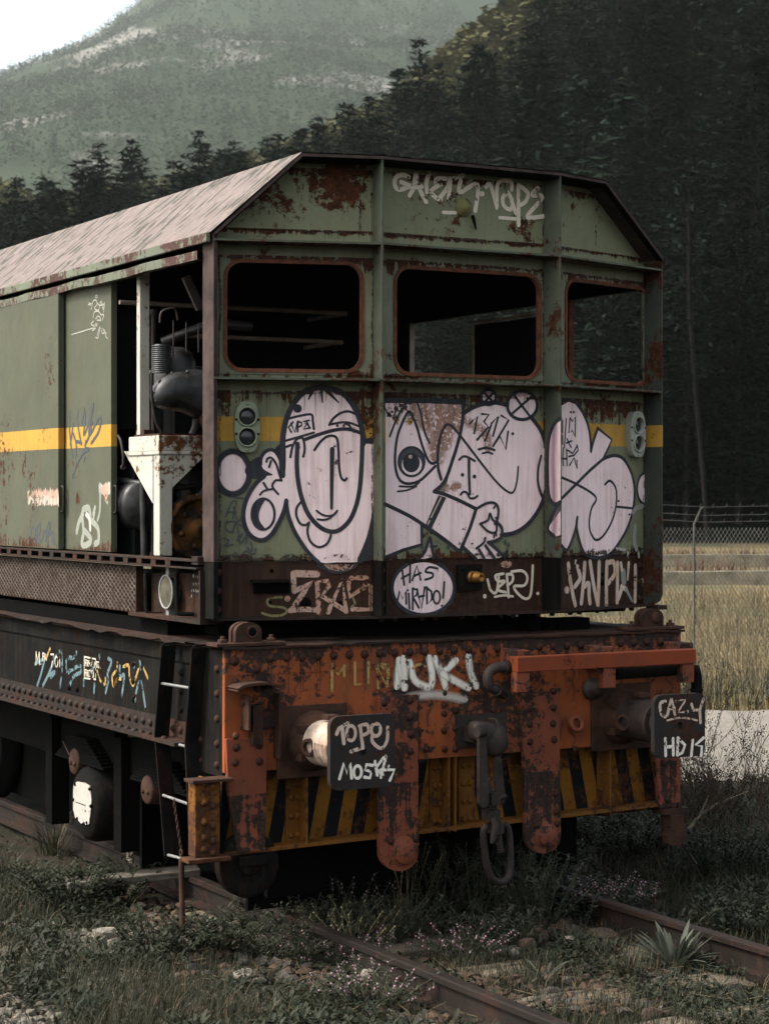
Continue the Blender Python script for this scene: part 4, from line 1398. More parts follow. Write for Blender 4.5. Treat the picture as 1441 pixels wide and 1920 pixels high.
g.fill(K, [(515, 545), (590, 500), (600, 640), (590, 745), (565, 740), (560, 640)], True)
g.lines('mauve', 60, [(790, 92), (880, 84), (970, 96)], soft=.95)
g.lines('mauve', 40, [(1270, 560), (1285, 760), (1270, 900)], soft=.95)
g.stroke(K, [(575, 745), (568, 640), (575, 520), (580, 430), (605, 310), (655, 200), (725, 115), (800, 78), (880, 66), (960, 80), (1045, 118), (1115, 200), (1162, 295), (1188, 400), (1196, 500)], 42)
g.stroke(K, [(1200, 478), (1260, 482), (1336, 474)], 42)
g.stroke(K, [(1318, 490), (1316, 700), (1308, 900), (1290, 1050), (1245, 1235), (1175, 1400)], 62, 50)
g.fill(K, [(1300, 480), (1345, 480), (1345, 1000), (1345, 1230), (1250, 1410), (1170, 1410), (1250, 1230), (1290, 1050)], False)
g.stroke(K, [(690, 505), (686, 580), (685, 680), (696, 800), (722, 920), (770, 1040), (845, 1132), (930, 1178), (1010, 1170), (1090, 1095), (1140, 985), (1170, 845), (1184, 660), (1190, 480)], 34)
g.stroke(K, [(635, 605), (650, 530), (680, 472), (715, 455), (735, 472), (745, 540), (735, 600)], 15)
g.stroke(K, [(690, 505), (700, 530)], 18)
g.stroke(K, [(592, 530), (640, 512)], 16)
g.stroke(K, [(745, 470), (850, 432), (960, 400), (1050, 388), (1120, 398), (1165, 415)], 26)
g.stroke(K, [(622, 308), (700, 288), (795, 276), (808, 330), (816, 388)], 14)
g.stroke(K, [(600, 478), (700, 450), (815, 416)], 14)
for q in ([(655, 335), (620, 375), (642, 412)], [(640, 345), (668, 415), (690, 335)], [(692, 328), (690, 408)], [(692, 330), (722, 340), (720, 362), (696, 372)],
          [(778, 322), (735, 330), (760, 352), (736, 388), (786, 380)], [(760, 330), (782, 380)]): g.stroke(K, q, 10, straight=True)
g.stroke(K, [(935, 355), (965, 308), (1020, 266), (1080, 252), (1130, 270)], 15)
g.stroke(K, [(935, 355), (1020, 338), (1090, 340), (1160, 366)], 13)
g.stroke(K, [(1058, 345), (1090, 362), (1100, 396)], 14)
g.dot(K, 997, 362, 11); g.dot(K, 1047, 362, 11)
g.stroke(K, [(812, 78), (775, 158)], 34, 6); g.stroke(K, [(872, 70), (882, 182)], 26, 5); g.stroke(K, [(900, 75), (1005, 182)], 34, 6)
g.dot(K, 690, 230, 33)
g.stroke(K, [(820, 550), (860, 493), (910, 450), (960, 440), (995, 466), (1005, 560), (1010, 680), (1025, 760), (1050, 785), (1068, 770)], 15)
g.stroke(K, [(957, 545), (953, 800), (952, 1000)], 36, 18)
g.stroke(K, [(838, 1020), (880, 1050), (930, 1060), (975, 1046), (995, 1020)], 12)
g.stroke(K, [(845, 1085), (890, 1090), (940, 1075), (992, 1025)], 12)
g.stroke(K, [(712, 955), (682, 1000), (682, 1060), (710, 1118), (750, 1130), (778, 1110)], 14)
g.stroke(K, [(778, 1120), (766, 1180), (790, 1258), (850, 1300), (910, 1280), (940, 1230), (948, 1188)], 14)
g.stroke(K, [(578, 740), (562, 645), (530, 578), (490, 548), (445, 562), (410, 606), (405, 660)], 24)
g.stroke(K, [(432, 752), (370, 808), (312, 895), (276, 1000), (275, 1100), (310, 1190), (370, 1238), (430, 1244), (490, 1200), (545, 1110), (585, 1020), (603, 945)], 32)
g.stroke(K, [(602, 940), (616, 1040), (662, 1170), (742, 1300), (800, 1370), (850, 1416)], 28)
g.stroke(K, [(450, 640), (460, 615), (490, 612), (525, 660), (550, 740), (565, 785)], 13)
g.stroke(K, [(565, 785), (520, 785), (496, 820), (505, 850), (540, 890)], 12)
g.stroke(K, [(470, 682), (485, 636)], 12); g.stroke(K, [(428, 805), (455, 850)], 13); g.stroke(K, [(400, 895), (430, 866), (500, 850)], 11)
g.ell(K, 424, 1045, 88, 120, 15)
g.fill(K, [(440, 925), (375, 945), (338, 1000), (330, 1065), (350, 1130), (390, 1163), (438, 1160), (400, 1105), (390, 1050), (408, 990)], True)
g.ell(K, 190, 725, 128, 165, 46)
g.lines('slate', 5, [(140, 1060), (180, 960), (215, 950), (200, 1040), (190, 1080)], [(150, 1030), (215, 1030)], [(195, 990), (230, 1100), (270, 1040)], [(150, 1090), (135, 1150), (175, 1185), (200, 1150)], [(140, 1110), (200, 1100), (260, 1140)],
        [(190, 1190), (215, 1110), (240, 1230)], [(220, 1250), (265, 1190), (240, 1240), (255, 1270), (300, 1200), (290, 1280)], [(120, 1230), (160, 1250), (130, 1290), (190, 1280)], [(300, 1300), (340, 1330), (330, 1260)],
        [(205, 1340), (250, 1370), (290, 1330), (350, 1358), (368, 1310)], [(210, 920), (280, 930), (265, 1010)])
g.done({'pink': 'graffiti_fill', 'ink': 'graffiti_outline', 'slate': 'graffiti_scribble', 'mauve': 'graffiti_shading'}, front_panels[0])
g = Coat(FL, (390, 710, 4.117), -RC + .0)
for q in ([(855, 1440), (930, 1475), (1020, 1490), (1110, 1455), (1140, 1435)],): g.stroke('ink', q, 36)
g.fill('rustpink', [(885, 1432), (1135, 1432), (1100, 1470), (1015, 1490), (930, 1470)], False)

g.g = (390, 1040, 4.238)
RPK = 'rustpink'
g.stroke(RPK, [(860, 155), (690, 150)], 56); g.stroke(RPK, [(675, 150), (685, 290)], 42)
g.stroke(RPK, [(695, 285), (830, 225), (760, 300), (660, 440)], 42, straight=True)
g.stroke(RPK, [(655, 445), (760, 435), (860, 440)], 42)
g.stroke(RPK, [(880, 460), (865, 215), (950, 210), (960, 250), (905, 330), (1090, 445)], 38, straight=True)
g.stroke(RPK, [(955, 455), (1065, 200), (1095, 450)], 38, straight=True)
g.stroke(RPK, [(1255, 185), (1135, 185), (1115, 220), (1125, 335), (1240, 260)], 38, straight=True)
g.stroke(RPK, [(1250, 240), (1295, 250), (1290, 435), (1150, 435)], 40, straight=True)
g.dot(RPK, 630, 350, 24); g.dot(RPK, 1340, 335, 18)
g.stroke('olive', [(585, 340), (490, 345), (470, 385), (500, 410), (590, 420), (625, 445), (590, 480), (500, 485), (430, 465)], 16)
g.stroke('olive', [(1150, 345), (1165, 390), (1140, 415)], 14)
g.done({'ink': 'graffiti_outline', 'rustpink': 'graffiti_lettering', 'olive': 'graffiti_lettering'}, skirt_l)

# ---- middle panel: eye, round letter, hand, four digits
g = Coat(FC, (700, 710, 4.117), OFF)
g.fill(P, [(92, 172), (690, 182), (688, 300), (665, 440), (615, 610), (548, 790), (465, 872), (545, 892), (660, 940), (790, 1005), (740, 1160), (665, 1335), (545, 1240), (430, 1160), (370, 1130), (370, 1280), (230, 1322), (92, 1376)], False)
g.fill(P, [(692, 270), (760, 230), (840, 200), (940, 188), (1040, 215), (1075, 290), (1140, 318), (1220, 305), (1290, 410), (1335, 560), (1346, 720), (1320, 880), (1270, 1010), (1190, 1120), (1090, 1185), (985, 1205), (985, 1150), (955, 1090), (955, 1000), (925, 962), (870, 970), (790, 1005), (660, 940), (545, 890), (615, 610), (665, 440)], False)
g.fill(P, [(790, 1005), (870, 965), (930, 960), (958, 1000), (955, 1090), (985, 1150), (985, 1220), (885, 1262), (940, 1310), (1005, 1376), (930, 1390), (850, 1390), (780, 1390), (690, 1300), (740, 1160)], False)
g.fill(P, [(432, 1228), (470, 1376), (385, 1392), (340, 1392), (395, 1340)], False)
g.fill(P, [(885 + 58 * cos(a), 142 + 56 * sin(a)) for a in [2 * pi * k / 16 for k in range(16)]], False)
g.fill(P, [(1145 + 112 * cos(a), 208 + 108 * sin(a)) for a in [2 * pi * k / 20 for k in range(20)]], False)
g.lines('rustpink', 150, [(400, 260), (450, 400), (470, 560)], [(500, 230), (520, 400), (500, 600)], [(600, 240), (590, 330), (560, 480)], [(330, 240), (380, 330)], [(660, 230), (650, 330)], soft=.95)
g.lines('rustpink', 90, [(720, 330), (860, 420), (880, 520)], [(560, 840), (640, 830)], soft=.95)
L = lambda w, *ps, **kw: g.lines(K, w, *ps, **kw)
L(44, [(85, 165), (400, 168), (690, 178)])
L(28, [(690, 180), (688, 300), (665, 440), (615, 610), (548, 790), (468, 870)], [(468, 872), (545, 892), (660, 940), (790, 1005)], [(790, 1005), (740, 1160), (665, 1335)], [(665, 1335), (545, 1240), (430, 1160), (280, 1062), (88, 968)])
L(24, [(370, 1130), (370, 1280), (230, 1322), (92, 1378)], straight=True)
g.fill(K, [(500, 900), (560, 918), (445, 1162), (395, 1140)], False)
g.stroke('pinkwhite', [(520, 915), (415, 1130)], 8)
L(18, [(485, 640), (452, 655), (415, 620), (370, 500), (330, 360), (290, 272), (270, 255), (235, 310), (185, 440), (165, 600), (175, 720), (210, 790), (270, 810), (350, 790), (420, 730), (475, 675)])
L(13, [(125, 445), (165, 340), (220, 230), (280, 172), (330, 182), (365, 270), (390, 400), (430, 495)])
g.dot('slate', 292, 640, 95, 106); g.dot(P, 294, 665, 78, 80)
g.ell(K, 292, 640, 100, 112, 14); g.dot(K, 290, 648, 66, 76); g.dot('pinkwhite', 283, 602, 15)
L(11, [(200, 830), (300, 832), (350, 802)]); L(9, [(185, 870), (260, 860), (330, 830)])
g.stroke(K, [(520, 775), (497, 680), (497, 540), (520, 430), (555, 360), (600, 365), (660, 430), (760, 560), (860, 690), (960, 810), (1040, 875), (1080, 870), (1105, 790), (1115, 680)], 24, 10)
L(14, [(660, 625), (690, 600), (725, 605), (780, 635)], [(670, 895), (692, 873), (720, 882), (740, 920), (775, 922), (800, 905)])
g.stroke(K, [(735, 625), (736, 760), (742, 890)], 24, 18)
g.dot(K, 685, 742, 13, 15); g.dot(K, 777, 755, 14, 16)
L(13, [(742, 345), (800, 290), (775, 420)], [(835, 272), (888, 276), (850, 330), (885, 372), (798, 470)], [(800, 470), (835, 425), (856, 487), (905, 360)], [(908, 346), (962, 290), (920, 440)], [(985, 285), (1042, 318), (920, 520)], [(920, 520), (975, 445), (1018, 545), (1036, 408)], straight=True)
g.dot(K, 1072, 425, 11, 13)
L(15, [(810, 545), (870, 533), (930, 550)]); L(11, [(840, 575), (880, 568), (915, 578)])
L(32, [(695, 265), (760, 225), (840, 196), (940, 184), (1030, 205)], [(1215, 300), (1290, 405), (1335, 560), (1348, 720), (1322, 880), (1272, 1010), (1190, 1120), (1090, 1187), (985, 1206)])
g.lines('mauve', 50, [(850, 110), (920, 110)], [(1060, 125), (1145, 118), (1230, 125)], soft=.95)
g.ell(K, 885, 142, 58, 58, 26); L(16, [(845, 100), (925, 185)], [(925, 105), (850, 185)])
g.ell(K, 1145, 205, 115, 110, 26); L(16, [(1072, 112), (1140, 205), (1208, 295)], [(1212, 142), (1072, 265)])
g.stroke(K, [(1290, 595), (1270, 680), (1265, 780), (1280, 860), (1310, 935), (1332, 965)], 14, 26)
L(18, [(790, 1005), (870, 962), (930, 960), (960, 1000), (955, 1080), (935, 1120)])
L(15, [(820, 1120), (880, 1092), (895, 1040), (915, 1085), (945, 1112)], [(820, 1120), (870, 1170), (912, 1190), (945, 1178), (946, 1110)])
L(26, [(945, 1105), (985, 1150), (985, 1220), (940, 1250), (882, 1264)], [(882, 1264), (940, 1310), (1008, 1378)])
L(11, [(925, 1000), (945, 970)], [(930, 1190), (928, 1225)], [(942, 1180), (945, 1210)])
L(15, [(860, 1230), (845, 1268), (790, 1310)]); L(24, [(812, 1322), (850, 1385)], [(862, 1290), (930, 1385)], [(690, 1300), (790, 1392)])
L(20, [(335, 1392), (392, 1340), (432, 1226), (445, 1290), (462, 1385)]); L(12, [(440, 1300), (484, 1292)])
g.dot(K, 940, 1075, 9); 
for x, y in ((1012, 1262), (1038, 1284), (370, 1302), (572, 1300)): g.fill('slate', [(x, y - 22), (x + 12, y - 5), (x + 4, y + 22), (x - 10, y + 2)])
g.done({'pink': 'graffiti_fill', 'ink': 'graffiti_outline', 'rustpink': 'graffiti_rust_patch', 'slate': 'graffiti_drips', 'pinkwhite': 'graffiti_highlight', 'mauve': 'graffiti_shading'}, front_panels[1])

# speech bubble HAS MIRADO! and the cream tag on the skirt
g = Coat(FC, (720, 1030, 2.6685), -RC + .0)
g.fill(P, [(195 + 148 * cos(a), 195 + 130 * sin(a)) for a in [2 * pi * k / 28 for k in range(28)]], False)
g.stroke(K, [(195 + 156 * cos(a), 193 + 136 * sin(a)) for a in [-1.05 + 5.2 * k / 24 for k in range(25)]], 20)
L = lambda w, *ps, **kw: g.lines(K, w, *ps, **kw)
L(9, [(90, 105), (100, 178)], [(130, 75), (128, 165)], [(88, 145), (130, 122)], [(140, 155), (163, 82), (182, 152)], [(148, 135), (182, 118)], straight=True)
L(9, [(266, 96), (225, 90), (206, 112), (240, 120), (240, 140), (205, 152)])
L(9, [(64, 266), (77, 208), (92, 248), (108, 210), (110, 272)], [(122, 222), (126, 296)], [(142, 300), (142, 196)], [(142, 196), (166, 204), (160, 232), (144, 240), (172, 292)], [(164, 200), (186, 297), (202, 190)], [(172, 238), (198, 232)], [(212, 190), (214, 276), (238, 250), (236, 212), (212, 192)], straight=True)
g.ell(K, 262, 240, 17, 32, 9); g.dot(K, 117, 205, 6); L(10, [(300, 165), (294, 242)]); g.dot(K, 288, 282, 6)
CR = 'cream'
g.lines(CR, 12, [(516, 152), (532, 205), (560, 215), (572, 140)], [(594, 122), (556, 132), (568, 160), (602, 160), (566, 200), (606, 215)], [(612, 125), (622, 240)], [(612, 125), (640, 128), (640, 160), (616, 180)],
        [(636, 112), (690, 108), (715, 140), (700, 180), (650, 185), (662, 215), (700, 246), (728, 235), (738, 170), (742, 82)])
g.lines(CR, 9, [(552, 238), (600, 230), (642, 236)])
g.dot(CR, 502, 235, 9, 12); g.dot(CR, 767, 221, 8, 9); g.dot('rustpink', 610, 75, 30, 18)
g.done({'pink': 'graffiti_bubble', 'ink': 'graffiti_lettering', 'cream': 'graffiti_tag', 'rustpink': 'graffiti_tag'}, skirt_c)
# cream tag across the gable
g = Coat(FC, (730, 310, 4.503), -RC + .008)
g.lines(CR, 40, [(160, 95), (110, 78), (55, 100), (42, 150), (60, 195), (105, 200), (170, 175), (215, 170)], [(100, 140), (190, 178)], [(170, 250), (205, 180), (222, 70), (245, 180), (308, 305)], [(190, 185), (270, 178)],
        [(335, 65), (310, 150), (318, 230)], [(470, 110), (395, 115), (400, 170), (440, 150), (350, 215), (390, 270), (430, 285)], [(420, 280), (490, 180), (512, 100), (500, 280)],
        [(512, 120), (600, 90), (620, 85)], [(600, 130), (592, 225), (740, 160), (722, 380)])
g.dot(CR, 780, 238, 22)
g.lines(CR, 38, [(815, 180), (850, 165), (905, 355)], [(905, 355), (915, 150), (1020, 135), (1030, 200)], [(1000, 230), (955, 270), (965, 340), (1020, 370), (1035, 300), (1000, 230)], [(1030, 300), (1065, 400)], [(1085, 170), (1088, 500)], [(1090, 165), (1165, 230), (1150, 300), (1100, 335)],
        [(1250, 190), (1200, 250), (1290, 265), (1165, 420), (1200, 440), (1290, 430), (1370, 425)])
g.lines(CR, 30, [(455, 395), (500, 398), (555, 398)], [(930, 440), (1060, 450)])
g.done({'cream': 'graffiti_tag'}, gable_c)

# ---- right panel: the K
g = Coat(FR, (980, 710, 5.146), OFF)
g.fill(P, [(372, 260), (440, 222), (505, 245), (565, 330), (615, 440), (642, 560), (655, 700), (680, 600), (722, 480), (858, 592), (772, 775), (880, 742), (960, 770), (1030, 875), (1068, 1010), (1072, 1150), (1050, 1300), (1000, 1450), (930, 1580), (845, 1690), (740, 1712), (610, 1695), (555, 1585), (522, 1440), (522, 1340), (495, 1490), (428, 1650), (372, 1610)], False)
g.fill(P, [(1180 + 78 * cos(a), 1060 + 145 * sin(a)) for a in [2 * pi * k / 20 for k in range(20)]], False)
L = lambda w, *ps, **kw: g.lines(K, w, *ps, **kw)
L(34, [(365, 215), (450, 203), (520, 230), (580, 330), (627, 450), (650, 580), (655, 700)], [(655, 700), (680, 600), (722, 478)], [(772, 775), (870, 742), (960, 768), (1032, 880), (1070, 1010), (1074, 1150), (1052, 1300), (1002, 1450), (920, 1592), (840, 1692), (740, 1730), (605, 1702), (550, 1580), (518, 1440), (524, 1340)], [(524, 1340), (498, 1480), (428, 1650), (372, 1610)])
L(30, [(722, 478), (858, 590), (772, 775)], straight=True)
L(32, [(360, 1168), (500, 1030), (640, 890), (772, 775)])
L(22, [(360, 948), (520, 1020), (700, 1140), (660, 1250), (638, 1380), (650, 1480), (700, 1555), (770, 1520), (850, 1390), (892, 1250), (902, 1110), (882, 1030), (835, 985), (790, 1020)])
L(20, [(900, 1235), (1050, 1250)])
g.dot(K, 920, 1180, 11); g.dot(K, 1025, 1310, 11); g.dot(K, 460, 322, 11, 13); g.dot(K, 488, 322, 11, 13)
L(13, [(452, 378), (440, 525), (474, 498), (500, 562), (505, 368), (476, 412), (452, 378)], [(416, 385), (398, 665)], [(380, 400), (380, 520)], [(380, 548), (380, 630)], [(425, 580), (440, 620), (462, 662)], [(418, 620), (470, 600)], [(386, 672), (382, 780), (388, 835)], [(418, 680), (424, 835)], [(378, 772), (424, 772)], [(430, 690), (478, 722), (520, 650)], straight=True)
L(13, [(520, 640), (530, 690), (490, 740), (440, 750)], [(448, 835), (490, 762), (522, 868), (518, 790)], straight=True)
g.ell(K, 1180, 1060, 80, 150, 26)
g.lines('grey', 60, [(1060, 1290), (1090, 1250), (1150, 1230)], [(1080, 1430), (1070, 1560), (1090, 1640)])
g.lines('whitepatch', 34, [(900, 1640), (980, 1650)], [(1010, 1680), (1010, 1720)], [(1110, 1660), (1115, 1715)])
g.done({'pink': 'graffiti_fill', 'ink': 'graffiti_outline', 'grey': 'overspray', 'whitepatch': 'overspray'}, front_panels[2])
g = Coat(FR, (1000, 1040, 5.542), -RC + .0, 0, 1.3)
CS = 'creamrust'
g.lines(CS, 44, [(360, 100), (385, 300), (430, 520)], [(440, 80), (470, 180), (480, 250), (430, 330)], [(530, 90), (520, 250), (495, 500)], [(530, 330), (570, 300), (575, 420), (585, 500)], [(585, 75), (620, 300), (665, 520)], [(680, 80), (675, 300), (668, 520)], [(760, 80), (755, 300), (755, 530)],
        [(770, 85), (830, 80), (840, 200), (770, 300)], [(870, 90), (868, 300), (865, 490)], [(870, 480), (905, 380), (915, 330)], [(1055, 120), (1055, 300), (1052, 480)])
g.lines(CS, 44, [(915, 330), (960, 360)]); g.stroke('grey', [(960, 360), (1020, 480)], 40, 20)
g.stroke('grey', [(930, 190), (935, 270)], 80); g.stroke(CS, [(905, 90), (915, 160)], 34); g.stroke(CS, [(985, 90), (975, 260)], 36, 14)
g.dot(CS, 342, 368, 26, 40); g.dot('rustpink', 1135, 285, 30, 44)
g.done({'creamrust': 'graffiti_lettering', 'grey': 'overspray', 'rustpink': 'graffiti_lettering'}, skirt_r)
# the strip of the K that wraps the left face of the second rib
nD_ = (FC.n + FR.n).normalized()
RW = Plane(Dp + Vector((-.0075, 0, 0)), (nD_.x, nD_.y, 0), (0, 0, 1)); RW.n = Vector((-1, 0, 0)) if RW.n.x > 0 else RW.n
RW = Plane(Dp, (nD_.x, nD_.y, 0)); RW.o = RW.o + RW.n * .0072
g = Coat(RW, (980, 710, 5.146), .0)
g.fill(P, [(255, 560), (300, 450), (362, 385), (362, 1195), (300, 1205), (252, 1150), (240, 900)], False)
g.fill(P, [(362, 1275), (362, 1510), (310, 1520), (240, 1440)], False)
g.lines('mauve', 120, [(300, 480), (290, 800), (300, 1150)], [(310, 1320), (300, 1480)], soft=.9)
g.lines(K, 40, [(362, 380), (300, 440), (255, 560), (240, 700), (238, 900), (250, 1120), (300, 1210), (362, 1190)])
g.lines(K, 40, [(320, 1240), (240, 1440), (300, 1520)])
g.done({'pink': 'graffiti_fill', 'ink': 'graffiti_outline', 'mauve': 'graffiti_shading'}, rib_d)

# ---- headstock and buffer plates
g = Coat(BM, (400, 1170, 3.6), .006)
g.lines('gold', 20, [(800, 450), (800, 275)], [(800, 275), (842, 340), (885, 285)], [(880, 285), (882, 350)], [(955, 262), (955, 410), (1045, 405), (1045, 262)], [(1112, 430), (1105, 290), (1170, 420), (1172, 280)], straight=True)
g.lines('gold', 14, [(1090, 300), (1120, 280), (1150, 300)])
g.g = (700, 1170, 3.6)
g.lines('white', 58, [(172, 250), (160, 340), (158, 415)], [(172, 250), (190, 340), (208, 425)], [(208, 425), (208, 330), (200, 240)], [(245, 265), (272, 370), (330, 415), (385, 420), (395, 340), (375, 235)], [(418, 240), (455, 330), (485, 420)], [(550, 250), (470, 330)], [(470, 340), (560, 390), (635, 430)], [(640, 225), (655, 330), (690, 415)], soft=.6)
g.lines('gold', 16, [(20, 300), (60, 270), (100, 300), (90, 420)], [(265, 300), (300, 275), (345, 285)])
g.off = .018
g.lines('whitesoft', 72, [(150, 560), (220, 505), (330, 482), (450, 480), (605, 508)], soft=.8)
g.done({'gold': 'graffiti_tag', 'white': 'graffiti_tag', 'whitesoft': 'overspray'}, head)
g = Coat(PBL, (400, 1170, 3.6), .0012)
g.lines('pinkwhite', 24, [(832, 742), (850, 705), (905, 672)], [(868, 705), (880, 805)], [(930, 862), (985, 842)])
g.ell('pinkwhite', 928, 738, 30, 50, 22)
g.stroke('pinkwhite', [(1008, 838), (990, 690)], 22); g.stroke('pinkwhite', [(985, 690), (1035, 680), (1045, 730), (1000, 755)], 22)
g.ell('pinkwhite', 1095, 715, 32, 42, 24); g.stroke('pinkwhite', [(1175, 700), (1170, 790), (1130, 840), (1075, 800), (1070, 760)], 22)
g.lines('white', 19, [(850, 1045), (880, 940), (900, 1010), (922, 940), (932, 1040)], [(1075, 955), (1030, 950), (1025, 985), (1065, 1000), (1055, 1040), (1020, 1035)], [(1090, 930), (1105, 1020)], [(1145, 905), (1095, 975), (1145, 1025)],
        [(1130, 1035), (1165, 885), (1180, 960)], [(1130, 985), (1220, 985), (1190, 1055)], straight=True)
g.ell('white', 972, 1000, 26, 42, 17)
g.done({'pinkwhite': 'graffiti_tag', 'white': 'graffiti_tag'}, bufL)
g = Coat(PBL, (1000, 1140, 3.792), .0012)
g.lines('pinkwhite', 24, [(935, 665), (900, 680), (905, 750), (935, 775)], [(950, 760), (978, 650)], [(978, 650), (1004, 755)], [(960, 715), (998, 712)])
g.lines('pinkwhite', 22, [(1015, 662), (1082, 652), (1022, 745), (1092, 738)], [(1122, 685), (1135, 728), (1162, 725)], [(1205, 650), (1180, 725), (1185, 815)], straight=True)
g.lines('pinkwhite', 10, [(950, 800), (1050, 780), (1160, 800)])
g.lines('white', 22, [(935, 930), (938, 1050)], [(990, 930), (992, 1045)], [(938, 990), (990, 985)], [(1025, 925), (1020, 1045)], [(1025, 925), (1075, 975), (1055, 1030), (1022, 1045)], [(1130, 940), (1120, 1050)], [(1205, 925), (1150, 975), (1195, 985), (1190, 1050)], straight=True)
g.done({'pinkwhite': 'graffiti_tag', 'white': 'graffiti_tag'}, bufR)

# ---- doors and sole bar on the left
D2 = Plane((-1.380, 0, 0), (0, -1, 0)); D1 = Plane((-1.430, 0, 0), (0, -1, 0))
g = Coat(D2, (60, 740, 6.4), .0015, 0, 1.25)
S_ = 'slate'
g.lines(S_, 36, [(452, 205), (450, 400), (470, 640), (485, 740)], [(495, 350), (478, 470), (460, 590)], [(520, 740), (530, 600), (495, 470)], [(550, 195), (545, 330), (590, 590)], [(530, 560), (590, 575)], [(625, 170), (595, 360)], [(625, 175), (635, 300), (620, 480), (680, 340), (735, 110)], [(720, 330), (690, 480), (640, 590)], [(735, 120), (700, 300), (680, 470), (720, 440), (800, 270), (825, 330), (790, 460), (710, 580)])
g.lines(S_, 30, [(645, 560), (638, 640), (680, 650), (600, 710), (530, 850), (482, 990)]); g.stroke(S_, [(635, 755), (622, 810)], 16, 6)
g.lines('grey', 75, [(540, 1640), (565, 1530), (610, 1440), (615, 1380), (680, 1360), (700, 1440)], [(600, 1450), (620, 1640), (600, 1790), (660, 1800), (710, 1740), (640, 1640)], [(700, 1500), (790, 1600), (800, 1750), (760, 1790)])
g.lines('grey', 46, [(735, 1430), (760, 1340), (740, 1480)], [(790, 1500), (815, 1400), (820, 1220), (815, 1080)])
g.stroke('whitesoft', [(650, 1430), (690, 1490), (700, 1610)], 60)
g.g = (60, 440, 4.003); CH = 'chalk'
g.lines(CH, 4, [(430, 510), (440, 530)], [(424, 524), (446, 516)], [(445, 560), (460, 500), (480, 490), (490, 520), (470, 550), (500, 565), (520, 500), (535, 560), (545, 505), (540, 580)], [(490, 510), (510, 530), (540, 520)], [(460, 620), (470, 580), (500, 575), (520, 600), (540, 600), (530, 640)], [(480, 630), (500, 610), (520, 640), (490, 640)],
        [(462, 650), (445, 670), (470, 690), (455, 720), (480, 700)], [(490, 760), (510, 690), (500, 770), (480, 770)], [(520, 700), (530, 740), (545, 730), (535, 705)], [(545, 715), (555, 760), (568, 778)], [(552, 730), (560, 745)])
g.ell(CH, 486, 462, 8, 10, 3); g.ell(CH, 484, 676, 8, 8, 3)
g.lines(CH, 2.5, [(300, 750), (380, 725), (460, 700)])
g.done({'slate': 'graffiti_tag', 'grey': 'overspray', 'whitesoft': 'overspray', 'chalk': 'scratched_writing'}, door2)
g = Coat(D2, (60, 740, 6.4), .0012)
g.fill('whitepatch', [(800, 1080), (820, 1055), (850, 1090), (900, 1040), (938, 1050), (938, 1190), (915, 1200), (910, 1320), (885, 1290), (880, 1200), (830, 1190), (805, 1185)], False)
g.k += .0002
g.fill('rustpink', [(835, 1110), (880, 1070), (920, 1100), (915, 1190), (885, 1290), (870, 1220), (840, 1180)], True)
g.done({'whitepatch': 'flaked_patch', 'rustpink': 'flaked_patch'}, door2)
g = Coat(D1, (60, 740, 6.4), .0015, 0, 1.25)
g.lines(S_, 24, [(-20, 1700), (0, 1600), (40, 1640), (20, 1760), (50, 1740), (60, 1600), (100, 1560), (90, 1660), (60, 1700), (100, 1760), (130, 1700), (140, 1640), (175, 1640), (160, 1760)], [(160, 1760), (170, 1640), (205, 1530), (215, 1600), (170, 1700), (255, 1650), (240, 1760)], [(190, 1760), (195, 1800)], [(265, 1750), (262, 1790)])
jag = [(-60 + 14 * i, 1120 + (25 if i % 2 else -12) + (i % 5) * 8) for i in range(28)]
g.fill('whitepatch', jag + [(322, 1250), (322, 1340)] + [(318 - 14 * i, 1345 - (28 if i % 2 else 0) - (i % 3) * 9) for i in range(27)], False)
g.k += .0002
g.fill('rustpink', jag + [(322, 1230)] + [(318 - 14 * i, 1225 - (30 if i % 2 else 0) + (i % 4) * 14) for i in range(27)], False)
g.k += .0002
for i in range(9): g.stroke('rustpink', [(-40 + 42 * i, 1200), (-44 + 42 * i, 1320)], 14, 22)
g.done({'slate': 'graffiti_tag', 'whitepatch': 'flaked_patch', 'rustpink': 'flaked_patch'}, door1)
g = Coat(SB, (60, 1190, 6.004), .0015, 0, 1.45)
BL = 'blue'
g.lines(BL, 34, [(35, 330), (100, 290), (140, 280)], [(140, 290), (100, 450), (60, 570)], [(240, 320), (180, 460), (120, 580)], [(180, 460), (260, 420), (215, 480)], [(235, 300), (320, 190), (340, 350), (315, 590)], [(500, 200), (470, 260), (390, 270), (395, 430), (440, 400), (540, 350), (550, 420), (470, 470), (430, 560)], [(690, 380), (650, 420)], [(760, 240), (765, 270)], [(860, 270), (895, 310), (850, 440), (860, 510), (830, 650)])
g.lines(BL, 30, [(990, 360), (985, 440)], [(985, 490), (1040, 460), (1010, 690)], [(1215, 310), (1225, 380)], [(1165, 740), (1175, 640), (1225, 530), (1275, 800)], [(1155, 330), (1150, 360)], [(585, 510), (585, 570)], [(705, 560), (698, 650)])
g.lines('gold', 24, [(735, 410), (760, 500), (820, 560), (830, 480)], [(960, 320), (950, 400), (905, 470), (920, 580), (960, 500), (1000, 500)], [(1030, 360), (1090, 350), (1100, 480), (1140, 570), (1180, 450), (1200, 390)], [(1260, 380), (1305, 490)], [(205, 160), (160, 270)])
ST = 'stencil'
g.lines(ST, 9, [(48, 335), (48, 195)], [(48, 200), (66, 290), (84, 200)], [(84, 200), (88, 335)], [(123, 290), (123, 210)], [(123, 212), (138, 212)], [(123, 245), (136, 245)], [(146, 285), (146, 215), (160, 225), (148, 250), (164, 285)], [(214, 222), (246, 224)], [(244, 226), (222, 362)], [(316, 250), (316, 372)], straight=True)
g.ell(ST, 278, 305, 17, 58, 9); g.dot(ST, 103, 332, 6)
